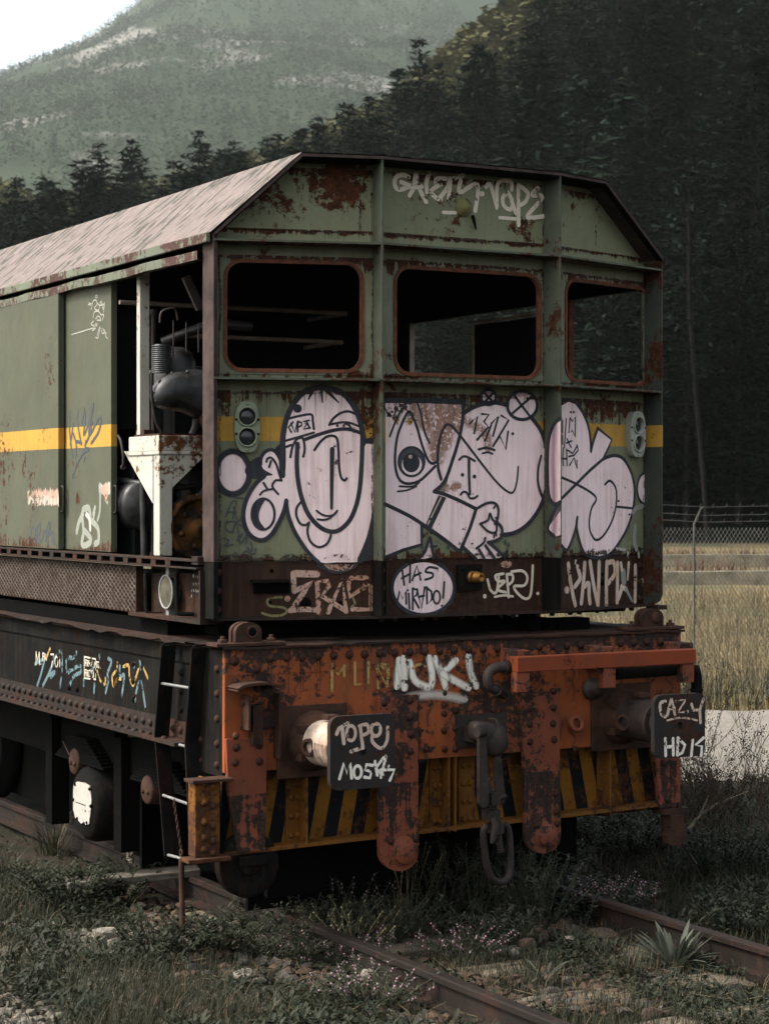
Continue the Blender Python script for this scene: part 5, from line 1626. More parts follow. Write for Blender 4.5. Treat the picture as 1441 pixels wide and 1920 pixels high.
g.lines(ST, 8, [(592, 250), (592, 490), (720, 505), (720, 275), (592, 250)], straight=True)
def word(x0, y0, w_, h_, n, slope):
    # stencilled capitals: F R E N ...
    glyphs = {'F': [[(0, 1), (0, 0), (1, 0)], [(0, .5), (.8, .5)]], 'R': [[(0, 1), (0, 0), (1, .15), (.9, .45), (0, .5), (1, 1)]], 'E': [[(1, 0), (0, 0), (0, 1), (1, 1)], [(0, .5), (.8, .5)]], 'N': [[(0, 1), (0, 0), (1, 1), (1, 0)]],
              'O': [[(0, 0), (1, 0), (1, 1), (0, 1), (0, 0)]], 'M': [[(0, 1), (0, 0), (.5, .6), (1, 0), (1, 1)]], 'T': [[(0, 0), (1, 0)], [(.5, 0), (.5, 1)]], '.': [[(.2, .95), (.4, 1)]], ' ': []}
    for i, ch in enumerate(n):
        for st in glyphs[ch]:
            g.stroke(ST, [(x0 + (i + a * .62) * w_, y0 + b * h_ + (i + a * .62) * w_ * slope) for a, b in st], 7, straight=True)
word(602, 285, 21, 62, 'FREN MOT.', .17)
word(602, 395, 21, 68, 'FRENO', .17)
g.done({'blue': 'graffiti_tag', 'gold': 'graffiti_tag', 'stencil': 'stencilled_writing'}, sole)
RPN = Plane((-1.30, 0, 0), (0, -1, 0))
g = Coat(RPN, (340, 1060, 12.0), .0012)
g.lines(ST, 10, [(262, 215), (265, 270)], [(275, 215), (275, 265)], [(330, 235), (332, 270)], [(370, 250), (372, 275)], [(270, 400), (272, 440)], [(325, 400), (340, 435)], [(388, 410), (415, 415)], [(232, 560), (230, 590)], [(275, 550), (285, 590)], [(330, 550), (340, 600)], [(380, 560), (380, 600)], [(232, 670), (225, 720)])
g.done({'stencil': 'stencilled_writing'}, veh)

# ---- rust along the seams and runs of rust below the ledges
rnd = random.Random(41)
for i, (pl, W) in enumerate(facets):
    for (z0, z1, par, top, n, lo, hi) in ((ZK + .01, 2.853, front_panels[i], 2.86, 30, .03, .20), (ZS + .03, 3.588, None, 3.59, 18, .015, .07), (ZB + .075, ZT - .09, None, ZB + .075, 14, .015, .06)):
        g = Coat(pl, None, -RC + (.0165 if z0 < 2.5 else .0078))
        a, b = .048, W - .03
        if par is None:
            if z1 > 3.6 and i != 1: a, b = (.5, W - .10) if i == 0 else (.05, .5)
        for u in (a, b):
            k = z0
            while k < z1 - .05:
                L_ = rnd.uniform(.08, .3); w_ = rnd.uniform(.006, .017)
                g.stroke('seam', [(u + rnd.uniform(-.004, .004), k), (u + rnd.uniform(-.006, .006), min(z1, k + L_ / 2)), (u + rnd.uniform(-.004, .004), min(z1, k + L_))], w_, w_ * rnd.uniform(.4, 1.4), soft=.5)
                k += L_ * rnd.uniform(.8, 1.3)
        u = a
        while u < b - .05:
            L_ = rnd.uniform(.05, .22); zz = top if z1 < 3.7 else z0
            g.stroke('seam', [(u, zz), (min(b, u + L_ / 2), zz - .004), (min(b, u + L_), zz)], rnd.uniform(.008, .022), soft=.5)
            u += L_ * rnd.uniform(.8, 1.4)
        for k in range(n):
            u = rnd.uniform(a, b); L_ = rnd.uniform(lo, hi) * rnd.uniform(.4, 1); w_ = rnd.uniform(.004, .012)
            g.stroke(rnd.choice(('run', 'run', 'soot')), [(u, top), (u + rnd.uniform(-.003, .003), top - L_ * .5), (u + rnd.uniform(-.003, .003), top - L_)], w_, w_ * .3, soft=.8)
        if z0 < 2.5:
            for k in range(26):                # creeping rust along the foot
                u = rnd.uniform(a, b); h = rnd.uniform(.01, .05)
                g.stroke('seam', [(u - rnd.uniform(.01, .05), ZK + .012), (u, ZK + .014 + h * .4), (u + rnd.uniform(.01, .05), ZK + .012)], rnd.uniform(.012, .03), soft=.6)
        g.done({'seam': 'seam_rust', 'run': 'rust_run', 'soot': 'grime_run'}, par or veh)
g = Coat(BM, None, .0055)
for k in range(70):
    x = rnd.choice([-1.21 + j * .0935 for j in range(28)]) + rnd.uniform(-.012, .012); L_ = rnd.uniform(.04, .22); w_ = rnd.uniform(.006, .02)
    if x > 1.4: continue
    g.stroke(rnd.choice(('soot', 'soot', 'run')), [(x, 1.44), (x + rnd.uniform(-.004, .004), 1.44 - L_ / 2), (x, 1.44 - L_)], w_, w_ * .35, soft=.8)
for k in range(40):
    x = rnd.uniform(-1.3, 1.4); w_ = rnd.uniform(.02, .06); z_ = rnd.uniform(.9, 1.36)
    g.stroke('soot', [(x, z_), (x + rnd.uniform(-.05, .05), z_ - .05), (x + rnd.uniform(-.05, .05), z_ - rnd.uniform(.06, .14))], w_, w_ * .5, soft=.9)
g.done({'soot': 'grime_run', 'run': 'rust_run'}, head)
# =================================================================== GROUND
ZG = -.15
def sstep(a, b, x):
    t = max(0, min(1, (x - a) / (b - a))); return t * t * (3 - 2 * t)


def rdof(x, y):
    q = Vector((x - CAM.x, y - CAM.y, 0)); return q.dot(RIGHT), q.dot(FWD)


def ground_z(x, y):
    r, d = rdof(x, y)
    z = ZG + .035 * noise.noise(Vector((x * .9, y * .9, 0))) + .03 * noise.noise(Vector((x * 2.7, y * 2.7, 4)))
    z -= .03 * (1 - sstep(.1, .5, min(abs(x + .87), abs(x - .87))))       # beside the rails
    z += .12 * sstep(1.0, 2.2, x) * (1 - sstep(12, 16, d)) * sstep(-3.5, -.5, y)   # weedy bank on the right
    z = z + (-.2 - z) * sstep(15, 20, d)
    return z


def sheet(name, rs, ds, zf, mat, kind='structure'):
    vs = []; fs = []
    for d in ds:
        for r in rs:
            q = camw(r, d, 0); vs.append((q.x, q.y, zf(q.x, q.y, r, d)))
    n = len(rs)
    for i in range(len(ds) - 1):
        for j in range(n - 1):
            a = i * n + j; fs.append((a, a + 1, a + n + 1, a + n))
    mb = MB(); mb.add(vs, fs, 0, True)
    return tag(mb.build(name, mat), kind=kind)


def mat_ground():
    t = NT('weedy_ballast')
    x = t.xyz()
    f = t.noise(2.2, 6, .65); g_ = t.noise(14, 6, .7)
    soil = t.mix(t.ramp(g_, .35, .65), (.017, .013, .009, 1), (.036, .028, .020, 1))
    moss = t.mix(t.ramp(g_, .35, .65), (.010, .013, .008, 1), (.020, .023, .012, 1))
    near = t.mix(t.ramp(f, .45, .58), soil, moss)
    # dry meadow farther off, by distance from the track
    dv = t.n('ShaderNodeVectorMath', {0: t.pos(), 1: tuple(FWD)}, operation='DOT_PRODUCT').outputs['Value']
    d = t.math('ADD', dv, -CAM.dot(FWD))
    m = t.noise((.16, .16, 1), 5, .65)
    field = t.mix(t.ramp(t.noise(1.2, 6, .7), .35, .65), (.108, .080, .038, 1), (.150, .116, .058, 1))
    field = t.mix(t.ramp(m, .48, .62), field, (.062, .064, .032, 1))
    c = t.mix(t.ramp(d, 18, 24), near, field)
    c = t.mix(t.ramp(d, 95, 112), c, (.006, .007, .005, 1))
    return t.finish(c, .95, t.math('ADD', g_, t.noise(55, 4, .6)), .6, .012, spec=.1)


rs = [-400, -150, -60, -30, -15, -10] + [-8 + .12 * k for k in range(134)] + [9, 12, 18, 30, 60, 150, 400]
ds = [3, 6] + [7.6 + .11 * k for k in range(125)] + [22 + 1.5 * k for k in range(20)] + [55, 65, 80, 100, 120, 140, 170]
sheet('ground', rs, ds, lambda x, y, r, d: ground_z(x, y), mat_ground())
# pale gravel track behind the vehicle, on the right
def mat_gravel():
    t = NT('pale_gravel')
    v = t.n('ShaderNodeTexVoronoi', {'Vector': t.pos(), 'Scale': 26.0}).outputs
    c = t.mix(t.ramp(t.noise(1.6, 6, .7), .35, .7), (.17, .150, .124, 1), (.095, .086, .070, 1))
    c = t.mix(t.ramp(t.noise(30, 5, .7), .4, .7), c, (.21, .195, .168, 1))
    return t.finish(c, .95, v['Distance'], .6, .02, spec=.1)


mg = mat_gravel()
def trackz(x, y, r, d): return ground_z(x, y) + .012 + .01 * noise.noise(Vector((x, y, 2)))
dd = [17.4 + .35 * k for k in range(19)]
vs = []; fs = []; nr = 60
for i, d in enumerate(dd):
    for j in range(nr + 1):
        r = -2.5 + 14 * j / nr
        e = 0
        if i == 0: e = .5 * noise.noise(Vector((r * 1.2, 0, 0)))
        if i == len(dd) - 1: e = .5 * noise.noise(Vector((r * 1.1, 9, 0)))
        q = camw(r, d + e, 0); vs.append((q.x, q.y, trackz(q.x, q.y, r, d)))
for i in range(len(dd) - 1):
    for j in range(nr):
        a = i * (nr + 1) + j; fs.append((a, a + 1, a + nr + 2, a + nr + 1))
mb = MB(); mb.add(vs, fs, 0, True); tag(mb.build('gravel_path', mg), kind='structure')

# =================================================================== RAILS AND SLEEPERS
def rail_profile():
    return [(-.065, -.155), (.065, -.155), (.065, -.143), (.012, -.128), (.010, -.045), (.036, -.032), (.036, -.006), (.026, 0), (-.026, 0), (-.036, -.006), (-.036, -.032), (-.010, -.045), (-.012, -.128), (-.065, -.143)]


for x, y0, lab in ((-.87, -6.0, 'left rusty rail running under the vehicle and out into the weeds in front'), (.87, -6.0, 'right rusty rail coming out of the weeds beside the rosette plant')):
    mb = MB()
    mb.prism([(x + a, y0, b) for a, b in rail_profile()], (0, 45, 0))
    for k in range(3):
        yj = -2.35 + k * .12
    mb.box((x - .10, -1.62, -.16), (x + .10, -1.44, -.140)); mb.box((x - .10, -.92, -.16), (x + .10, -.74, -.140))
    tag(mb.build('rail', M['rail']), lab, 'rail', 'rails of the track')


def mat_wood(name, c1, c2):
    t = NT(name)
    gr = t.noise((1.2, 26, 30), 6, .65)
    f = t.noise(5, 5, .6)
    c = t.mix(t.ramp(gr, .38, .62), C4(c1), C4(c2))
    c = t.mix(t.math('MULTIPLY', t.ramp(f, .5, .7), .6), c, (.05, .042, .032, 1))
    cr_ = t.ramp(t.noise((.8, 34, 40), 3, .5, off=(1, 3, 2)), .62, .66)
    c = t.mix(cr_, c, (.012, .010, .008, 1))
    return t.finish(c, .9, gr, .6, .006, spec=.15)


M['wood'] = mat_wood('weathered_wood', (.150, .122, .085), (.078, .065, .048))
M['plank'] = mat_wood('grey_plank_wood', (.125, .110, .090), (.065, .058, .048))
sl_lab = {-2.05: 'weathered pale timber sleeper nearest the viewer, between the two rails', -1.42: 'grey timber sleeper half buried behind the flat stone', -.72: 'timber sleeper in shade just before the headstock legs'}
yy = -4.5
for yy, lab in list(sl_lab.items()) + [(-2.70, 'pale timber sleeper at the lower edge of the view'), (0.0, None), (.7, None), (1.4, None)]:
    mb = MB()
    rnd = random.Random(int(yy * 100)); n = 16
    vs = []; fs = []
    for i in range(n + 1):
        x = -1.25 + 2.5 * i / n
        for (a, b) in ((-.12, -.30), (-.12, -.155), (-.09, -.140), (.09, -.140), (.12, -.155), (.12, -.30)):
            j = .008
            vs.append((x, yy + a + rnd.uniform(-j, j), b + rnd.uniform(-j, j) * .8 + (.012 if abs(x) < .75 else -.025)))
    for i in range(n):
        for k in range(5): a = i * 6 + k; fs.append((a, a + 1, a + 7, a + 6))
    fs += [tuple(range(6))[::-1], tuple(range(n * 6, n * 6 + 6))]
    mb.add(vs, fs)
    o = mb.build('sleeper', M['wood'])
    tag(o, lab or 'timber sleeper in the dark under the vehicle', 'sleeper', 'sleepers of the track')

# loose plank on the left, stake and chain
mb = MB()
a_, b_ = gnd(125, 1659, -.03), gnd(372, 1632, .02)
d = (b_ - a_).normalized(); s_ = Vector((-d.y, d.x, 0)) * .085
mb.obox((a_ + b_) / 2, (b_ - a_) / 2, s_, (0, 0, .022))
tag(mb.build('plank', M['plank'], None, .006), 'loose grey wooden plank lying across the left rail under the ladder', 'plank')
sx, sy = -1.50, LD.px(330, 1600).y
pt = LD.px(330, 1606); pbm = LD.px(333, 1754)
mb = MB()
q0 = Vector((XL + .03, pt.y, pt.z)); q1 = Vector((XL + .02, pbm.y - .02, pbm.z))
mb.tube([q0, q1], .016, 8)
ring = [q0 + Vector((0, .016 * cos(a), .018 + .016 * sin(a))) for a in [2 * pi * k / 12 for k in range(13)]]
mb.tube(ring, .006, 6)
tag(mb.build('iron_stake', M['rustiron']), 'thin rusty iron stake standing in the ground before the ladder', 'stake')
mb = MB()
top_ = rung_chain + Vector((-.012, 0, .0)); bot_ = q0 + Vector((0, 0, .03))
n = 13
for k in range(n):
    c = top_ + (bot_ - top_) * ((k + .5) / n)
    ln = (bot_ - top_).length / n * .72
    ax = (bot_ - top_).normalized(); sd_ = Vector((1, 0, 0)) if k % 2 else Vector((0, 1, 0))
    pts_ = [c + ax * ln * cos(a) + sd_ * ln * .45 * sin(a) for a in [2 * pi * j / 12 for j in range(13)]]
    mb.tube(pts_, .0032, 5)
tag(mb.build('chain', M['rustiron']), 'rusty chain hanging from a ladder rung to the iron stake', 'chain')
mb = MB()
c = AB.px(244, 1612)
mb.obox(gnd(245, 1610, -.0) + Vector((-.0, 0, .03)), (.0, .045, 0.002), (.008, 0, 0), (0, -.01, .055))
mb.rivet(gnd(245, 1610, 0) + Vector((-.01, 0, .035)), (-1, -.3, 0), .02, 0)
tag(mb.build('metal_tag', simple('pale_tag', (.30, .27, .20), (.2, .18, .14), 12)), 'small pale square plate propped on the left rail', 'plate')

# =================================================================== STONES
def stone_mesh(seed, sx, sy, sz):
    bm = bmesh.new()
    bmesh.ops.create_icosphere(bm, subdivisions=3, radius=1)
    for v in bm.verts:
        p = v.co.copy()
        k = 1 + .28 * noise.noise(p * 1.3 + Vector((seed * 7.1, 0, 0))) + .10 * noise.noise(p * 3.4 + Vector((0, seed * 3.3, 0)))
        q = p * k
        for ax in range(3): q[ax] = max(-.82, min(.82, q[ax]))
        v.co = Vector((q.x * sx, q.y * sy, q.z * sz))
    me = bpy.data.meshes.new('stone'); bm.to_mesh(me); bm.free()
    return me


M['stone'] = simple('pale_limestone', (.23, .205, .165), (.11, .098, .08), 9, .9, .5, .008, .15)
M['stone_brown'] = simple('brown_stone', (.085, .056, .038), (.04, .028, .021), 8, .9, .5, .008, .15)
STN = [(205, 1753, .105, .05, 'pale', 'flat white stone in the weeds at the far left'), (398, 1732, .05, .05, 'pale', 'upright pale stone beside the iron stake'),
       (438, 1736, .06, .04, 'pale', 'speckled grey stone right of the upright pale one'), (494, 1766, .045, .04, 'pale', 'round cream stone at the middle left'),
       (690, 1829, .045, .035, 'pale', 'white pointed stone left of the rail end'), (1130, 1757, .12, .05, 'brown', 'big flat brown stone between the rails'),
       (1068, 1768, .05, .045, 'pale', 'small pale stone cluster left of the flat brown stone'), (988, 1774, .055, .055, 'brown', 'angular brown stone on the timber sleeper'),
       (965, 1787, .05, .03, 'pale', 'whitish stone flake beside the angular brown stone'), (1090, 1642, .09, .05, 'brown', 'dark mossy stone in the shade beside the right leg'),
       (1358, 1640, .10, .06, 'pale', 'tan stone half hidden in grass at the right edge'), (845, 1772, .025, .018, 'pale', 'small white pebble right of the rail end'),
       (300, 1757, .03, .022, 'pale', 'tiny white pebble left of the stake'), (455, 1832, .09, .035, 'pale', 'flat pale stone at the lower left edge')]
for i, (px, py, r, h, kd, lab) in enumerate(STN):
    me = stone_mesh(i + 1, r, r * .75, h)
    o = bpy.data.objects.new('stone', me); COL.objects.link(o)
    q = gnd(px, py, ZG + h * .6); gz = ground_z(q.x, q.y)
    o.location = (q.x, q.y, max(gz + h * .45, ZG + h * .5)); o.rotation_euler = (.1 * (i % 3), .1, i * 1.3)
    me.materials.append(M['stone'] if kd == 'pale' else M['stone_brown'])
    for p in me.polygons: p.use_smooth = False
    tag(o, lab, 'stone', 'loose stones on the ground')
# ballast and pebbles nobody could count
def pebbles(name, n, area, size, mats, seed):
    rnd = random.Random(seed)
    base = []
    for s in range(6):
        bm = bmesh.new(); bmesh.ops.create_icosphere(bm, subdivisions=1, radius=1)
        for v in bm.verts: v.co *= 1 + .75 * noise.noise(v.co * 1.9 + Vector((s * 5, 1, 0)))
        bm.verts.index_update()
        base.append(([v.co.copy() for v in bm.verts], [[v.index for v in f.verts] for f in bm.faces])); bm.free()
    mb = MB(); k = 0
    while k < n:
        x, y = area(rnd)
        if x is None: continue
        s = size * (.45 + rnd.random() ** 2 * 1.6)
        vs, fs = base[k % 6]
        R_ = Matrix.Rotation(rnd.random() * 6.28, 3, 'Z') @ Matrix.Rotation(rnd.random() * 3, 3, 'X')
        c = Vector((x, y, ground_z(x, y) + s * .25))
        sc_ = Vector((1, .75, .55))
        mb.add([c + Vector(((R_ @ v).x * s * sc_.x, (R_ @ v).y * s * sc_.y, (R_ @ v).z * s * .6)) for v in vs], fs, rnd.choice([0, 0, 1]))
        k += 1
    return tag(mb.build(name, mats), kind='stuff')


def area_left(rnd):
    px = rnd.uniform(-20, 260); py = 1735 + rnd.random() * 190
    if rnd.random() < .3: px += rnd.uniform(0, 150)
    q = gnd(px, py, ZG); return q.x, q.y


tag(pebbles('pebbles', 1300, area_left, .022, [simple('pebble_pale', (.16, .142, .112), (.08, .072, .06), 30, .9), simple('pebble_grey', (.095, .088, .075), (.05, .047, .04), 30, .9)], 5), 'pale pebbles scattered at the lower left corner', 'pebbles')
def area_mid(rnd):
    px = rnd.uniform(250, 1250); py = rnd.uniform(1640, 1915)
    q = gnd(px, py, ZG)
    if abs(q.x + .87) < .07 or abs(q.x - .87) < .07: return None, None
    return q.x, q.y


tag(pebbles('track_ballast', 2600, area_mid, .028, [M['stone_brown'], simple('ballast_grey', (.085, .075, .062), (.04, .035, .03), 30, .9)], 6), 'brown broken ballast stones around the rails', 'ballast')

# =================================================================== PLANTS NEAR THE TRACK
def leafmat(name, c1, c2, c3=None):
    t = NT(name)
    oi = t.noise(3.5, 4, .6); f = t.noise(38, 2, .5)
    c = t.mix(t.ramp(oi, .35, .65), C4(c1), C4(c2))
    if c3: c = t.mix(t.ramp(f, .58, .68), c, C4(c3))
    b = t.n('ShaderNodeBsdfPrincipled', {'Base Color': c, 'Roughness': .65, 'Specular IOR Level': .18})
    tr = t.n('ShaderNodeBsdfTranslucent', {'Color': c})
    mx = t.n('ShaderNodeMixShader', {0: .22}); t.t.links.new(b.outputs[0], mx.inputs[1]); t.t.links.new(tr.outputs[0], mx.inputs[2])
    t.t.links.new(mx.outputs[0], t.out.inputs[0])
    return t.mat


M['grass'] = leafmat('grass_blades', (0.0170, 0.0207, 0.0115), (0.0268, 0.0286, 0.0158), (0.0517, 0.0444, 0.0243))
M['weed'] = leafmat('weed_leaves', (0.0165, 0.0213, 0.0122), (0.0261, 0.0304, 0.0170), (0.0395, 0.0413, 0.0243))
M['greyleaf'] = leafmat('grey_green_leaves', (.050, .058, .042), (.078, .085, .062))
M['pale_lit_weed'] = leafmat('pale_lit_weed_leaves', (0.0365, 0.0438, 0.0274), (0.0578, 0.0608, 0.0402), (0.0913, 0.0791, 0.0517))  # pale weed leaves, lightened further: light on them put into the colour
M['straw'] = leafmat('dry_straw', (0.1400, 0.1085, 0.0595), (0.0910, 0.0700, 0.0406))
M['drygrass'] = leafmat('dry_meadow_grass', (.128, .095, .045), (.088, .075, .037), (.165, .128, .070))
M['pinkflower'] = simple('pink_petals', (.48, .28, .34), (.38, .2, .26), 20, .6)
M['seed'] = simple('seed_heads', (.22, .19, .10), (.15, .12, .07), 20, .8)
M['yellowflower'] = simple('yellow_petals', (.50, .33, .04), (.4, .25, .03), 20, .6)
M['darkseed'] = simple('dark_seed_heads', (.055, .032, .024), (.035, .022, .018), 20, .8)


def blade(mb, b, h, ang, bend, w, m=0, seg=3, lean=0.0):
    dx, dy = cos(ang), sin(ang); sx, sy = -dy, dx
    vs = []
    for i in range(seg + 1):
        t = i / seg
        o = lean * h * t + bend * h * t * t
        z = h * (t - .35 * abs(bend) * t * t)
        ww = w * (1 - t) ** .7 * (1 if i else .8)
        c = (b[0] + dx * o, b[1] + dy * o, b[2] + z)
        if i < seg: vs += [(c[0] - sx * ww, c[1] - sy * ww, c[2]), (c[0] + sx * ww, c[1] + sy * ww, c[2])]
        else: vs.append(c)
    fs = [(2 * i, 2 * i + 1, 2 * i + 3, 2 * i + 2) for i in range(seg - 1)] + [(2 * seg - 2, 2 * seg - 1, 2 * seg)]
    mb.add(vs, fs, m)


def leaf(mb, b, d, up, L, w, m=0, curl=.3):
    """lance-shaped leaf with a folded midrib"""
    d = Vector(d).normalized(); s = d.cross(Vector(up)).normalized(); n_ = s.cross(d)
    vs = []
    for i, (t, ww) in enumerate(((0, .15), (.3, .8), (.6, 1), (.85, .6), (1, .05))):
        c = Vector(b) + d * L * t - n_ * (-1) * L * (curl * t * t) * -1
        c = Vector(b) + d * L * t - n_ * (L * curl * t * t)
        vs += [c - s * w * ww + n_ * w * .3 * ww, c, c + s * w * ww + n_ * w * .3 * ww]
    fs = []
    for i in range(4):
        a = i * 3; fs += [(a, a + 1, a + 4, a + 3), (a + 1, a + 2, a + 5, a + 4)]
    mb.add(vs, fs, m, True)


def covered(x, y):
    """amount of plant cover"""
    if abs(x + .87) < .06 or abs(x - .87) < .06: return 0
    if -1.35 < x < 1.35 and y > .25: return .03
    if -1.25 < x < .9 and -.25 < y <= .25: return .25
    r, d = rdof(x, y)
    c = .55 + .9 * noise.noise(Vector((x * 1.1 + 3, y * 1.1, 0))) + .5 * noise.noise(Vector((x * 3, y * 3, 2)))
    c += .75 * sstep(.85, 1.2, x) + .55 * (1 - sstep(-1.7, -1.2, x))
    if r < -1.2 and d < 11.4: c -= 1.0 * (1 - sstep(-1.62, -1.25, r)) 
    return max(0, min(1.3, c))


rnd = random.Random(11)
gm = MB(); wm_ = MB(); N = 0
while N < 92000:
    px = rnd.uniform(-220, 1620); py = 1390 + rnd.random() * 580
    if px < 1040 and py < 1530: continue
    q = gnd(px, py, ZG); x, y = q.x, q.y
    N += 1
    if rnd.random() > covered(x, y): continue
    r, d = rdof(x, y)
    if d > 17: continue
    z = ground_z(x, y)
    tall = 1.0 + .7 * sstep(1.0, 1.6, x) + .5 * (1 - sstep(-2.3, -1.6, x))
    kind_ = noise.noise(Vector((x * 1.7, y * 1.7, 8)))
    if kind_ > .0 or rnd.random() < .25:
        blade(gm, (x, y, z - .01), rnd.uniform(.05, .17) * tall, rnd.random() * 6.28, rnd.uniform(.1, .9), rnd.uniform(.0015, .0032), 1 if rnd.random() < .10 else 0)
    else:
        for _ in range(2):
            an = rnd.random() * 6.28; el = rnd.uniform(.2, 1.2)
            leaf(wm_, (x + rnd.uniform(-.02, .02), y + rnd.uniform(-.02, .02), z + rnd.uniform(0, .06) * tall), (cos(an) * cos(el), sin(an) * cos(el), sin(el)), (0, 0, 1), rnd.uniform(.02, .06) * tall, rnd.uniform(.005, .012))
rnd = random.Random(12)
for k in range(3200):                        # dry straw and stalk litter lying among the weeds
    px = rnd.uniform(-30, 1470); py = rnd.uniform(1500, 1930)
    if px < 1040 and py < 1580: continue
    q = gnd(px, py, ZG)
    if abs(q.x + .87) < .06 or abs(q.x - .87) < .06 or (abs(q.x) < 1.3 and q.y > -.1): continue
    L_ = rnd.uniform(.03, .14); an = rnd.random() * 6.28; zz = ground_z(q.x, q.y) + rnd.uniform(.0, .07)
    u = Vector((cos(an), sin(an), rnd.uniform(-.25, .35))); v = Vector((-sin(an), cos(an), .2)) * rnd.uniform(.001, .0024)
    c = Vector((q.x, q.y, zz))
    gm.add([c - u * L_ / 2 - v, c - u * L_ / 2 + v, c + u * L_ / 2 + v + Vector((0, 0, .006)), c + u * L_ / 2 - v + Vector((0, 0, .006))], [(0, 1, 2, 3)], 1)
tag(gm.build('grass', [M['grass'], M['straw']]), 'short dark grass around the track', 'grass', kind='stuff')
tag(wm_.build('ground_cover', M['weed']), 'low leafy weeds around the track', 'weeds', kind='stuff')


def stems(mb, base, n, h, spread, leafL, rnd, mleaf=0, mstem=0, head=None, headr=.006, lw=.25, density=16):
    for k in range(n):
        an = rnd.random() * 6.28; rr = spread * sqrt(rnd.random())
        hh = h * rnd.uniform(.55, 1.1)
        b = Vector((base[0] + cos(an) * rr * .45, base[1] + sin(an) * rr * .45, base[2]))
        tip = b + Vector((cos(an) * rr * .8, sin(an) * rr * .8, hh))
        mid = (b + tip) / 2 + Vector((rnd.uniform(-.02, .02), rnd.uniform(-.02, .02), hh * .06))
        P = [Vector(q) for q in spline([tuple(b), tuple(mid), tuple(tip)], False, 4)]
        mb.tube(P, [.0028] * (len(P) - 1) + [.0012], 4, mstem, False, False)
        for j in range(density):
            f = rnd.uniform(.1, 1); q = P[min(len(P) - 1, int(f * len(P)))]
            a2 = rnd.random() * 6.28; el = rnd.uniform(-.1, 1.0)
            leaf(mb, q, (cos(a2) * cos(el), sin(a2) * cos(el), sin(el)), (0, 0, 1), leafL * rnd.uniform(.5, 1.1), leafL * lw * .5, mleaf, .25)
        if head is not None:
            for j in range(rnd.randint(1, 3)):
                q = P[-1 - j] if j < len(P) else P[-1]
                mb.lathe(q, (rnd.uniform(-.3, .3), rnd.uniform(-.3, .3), 1), [(.0001, -headr), (headr, 0), (headr * .9, headr * .8), (.0001, headr * 1.5)], 6, head)


CL = [(610, 1775, .26, 12, 'pink', 'bushy pink-flowered weed growing over the left rail'), (665, 1772, .24, 12, 'seed', 'seed-headed weed hiding the left rail beside its visible end'),
      (545, 1730, .22, 12, 'green', 'dark leafy weed covering the left rail under the dead stems'), (480, 1745, .16, 10, 'grey', 'low pale weed at the foot of the dead stems'),
      (1090, 1725, .20, 12, 'green', 'dark leafy weed over the buried part of the right rail'), (1140, 1715, .22, 12, 'pink', 'weed at the point where the right rail comes out'),
      (735, 1765, .26, 12, 'pink', 'weed with pale leaves behind the visible end of the left rail'), (925, 1770, .2, 12, 'grey', 'pale weed beside the timber sleeper'),
      (575, 1752, .24, 12, 'pink', 'bushy weed with many tiny pink flowers left of the rail end'), (640, 1738, .34, 14, 'pink', 'taller pink-flowered weed under the dead arched stem'),
      (700, 1724, .46, 12, 'seed', 'tall dry weed with seed heads in front of the middle left leg'), (760, 1726, .44, 12, 'seed', 'tall seed-headed weed below the round pin of the left leg'),
      (830, 1728, .44, 13, 'grey', 'pale leafy weed in front of the dark gap below the hook'), (890, 1730, .46, 13, 'grey', 'thin-leaved weed left of the hanging shackle'),
      (950, 1735, .42, 13, 'grey', 'thin-leaved weed just below the hanging shackle'), (1005, 1742, .36, 12, 'grey', 'low grey weed right of the hanging shackle'),
      (530, 1790, .16, 12, 'pink', 'low mat of pink flowers at the lower middle left'), (640, 1800, .16, 12, 'pink', 'low mat of pink flowers beside the rail end'),
      (430, 1790, .2, 10, 'green', 'green leafy weed right of the iron stake'), (300, 1800, .22, 14, 'green', 'dense green weed at the lower left'),
      (130, 1700, .24, 14, 'green', 'dark green weed below the loose plank'), (100, 1600, .42, 14, 'grass', 'clump of long grass beside the white axle cover'),
      (215, 1690, .24, 12, 'green', 'broad-leaved weed below the middle of the plank'), (1120, 1600, .34, 16, 'green', 'leafy weed between the right legs'),
      (1060, 1690, .22, 12, 'green', 'dark weed in front of the right inner leg'), (1190, 1640, .28, 16, 'green', 'tangled weed beyond the right rail end'),
      (1330, 1560, .42, 16, 'green', 'tall green weed at the right edge'), (1350, 1680, .34, 16, 'green', 'green weed above the right rail'),
      (1130, 1800, .16, 14, 'grass', 'grass tuft below the flat brown stone'), (1000, 1826, .16, 12, 'grass', 'grass tuft at the lower edge right of the sleeper'),
      (1180, 1836, .2, 18, 'grass', 'grass clump at the lower edge left of the rosette'), (870, 1795, .15, 10, 'pink', 'small weed with few pink flowers on the sleeper'),
      (1080, 1560, .30, 16, 'grass', 'long-bladed grass seen under the headstock'),
      (700, 1880, .2, 12, 'pink', 'pink-flowered weed at the bottom middle'), (1390, 1760, .2, 12, 'green', 'weed right of the rail at the edge')]
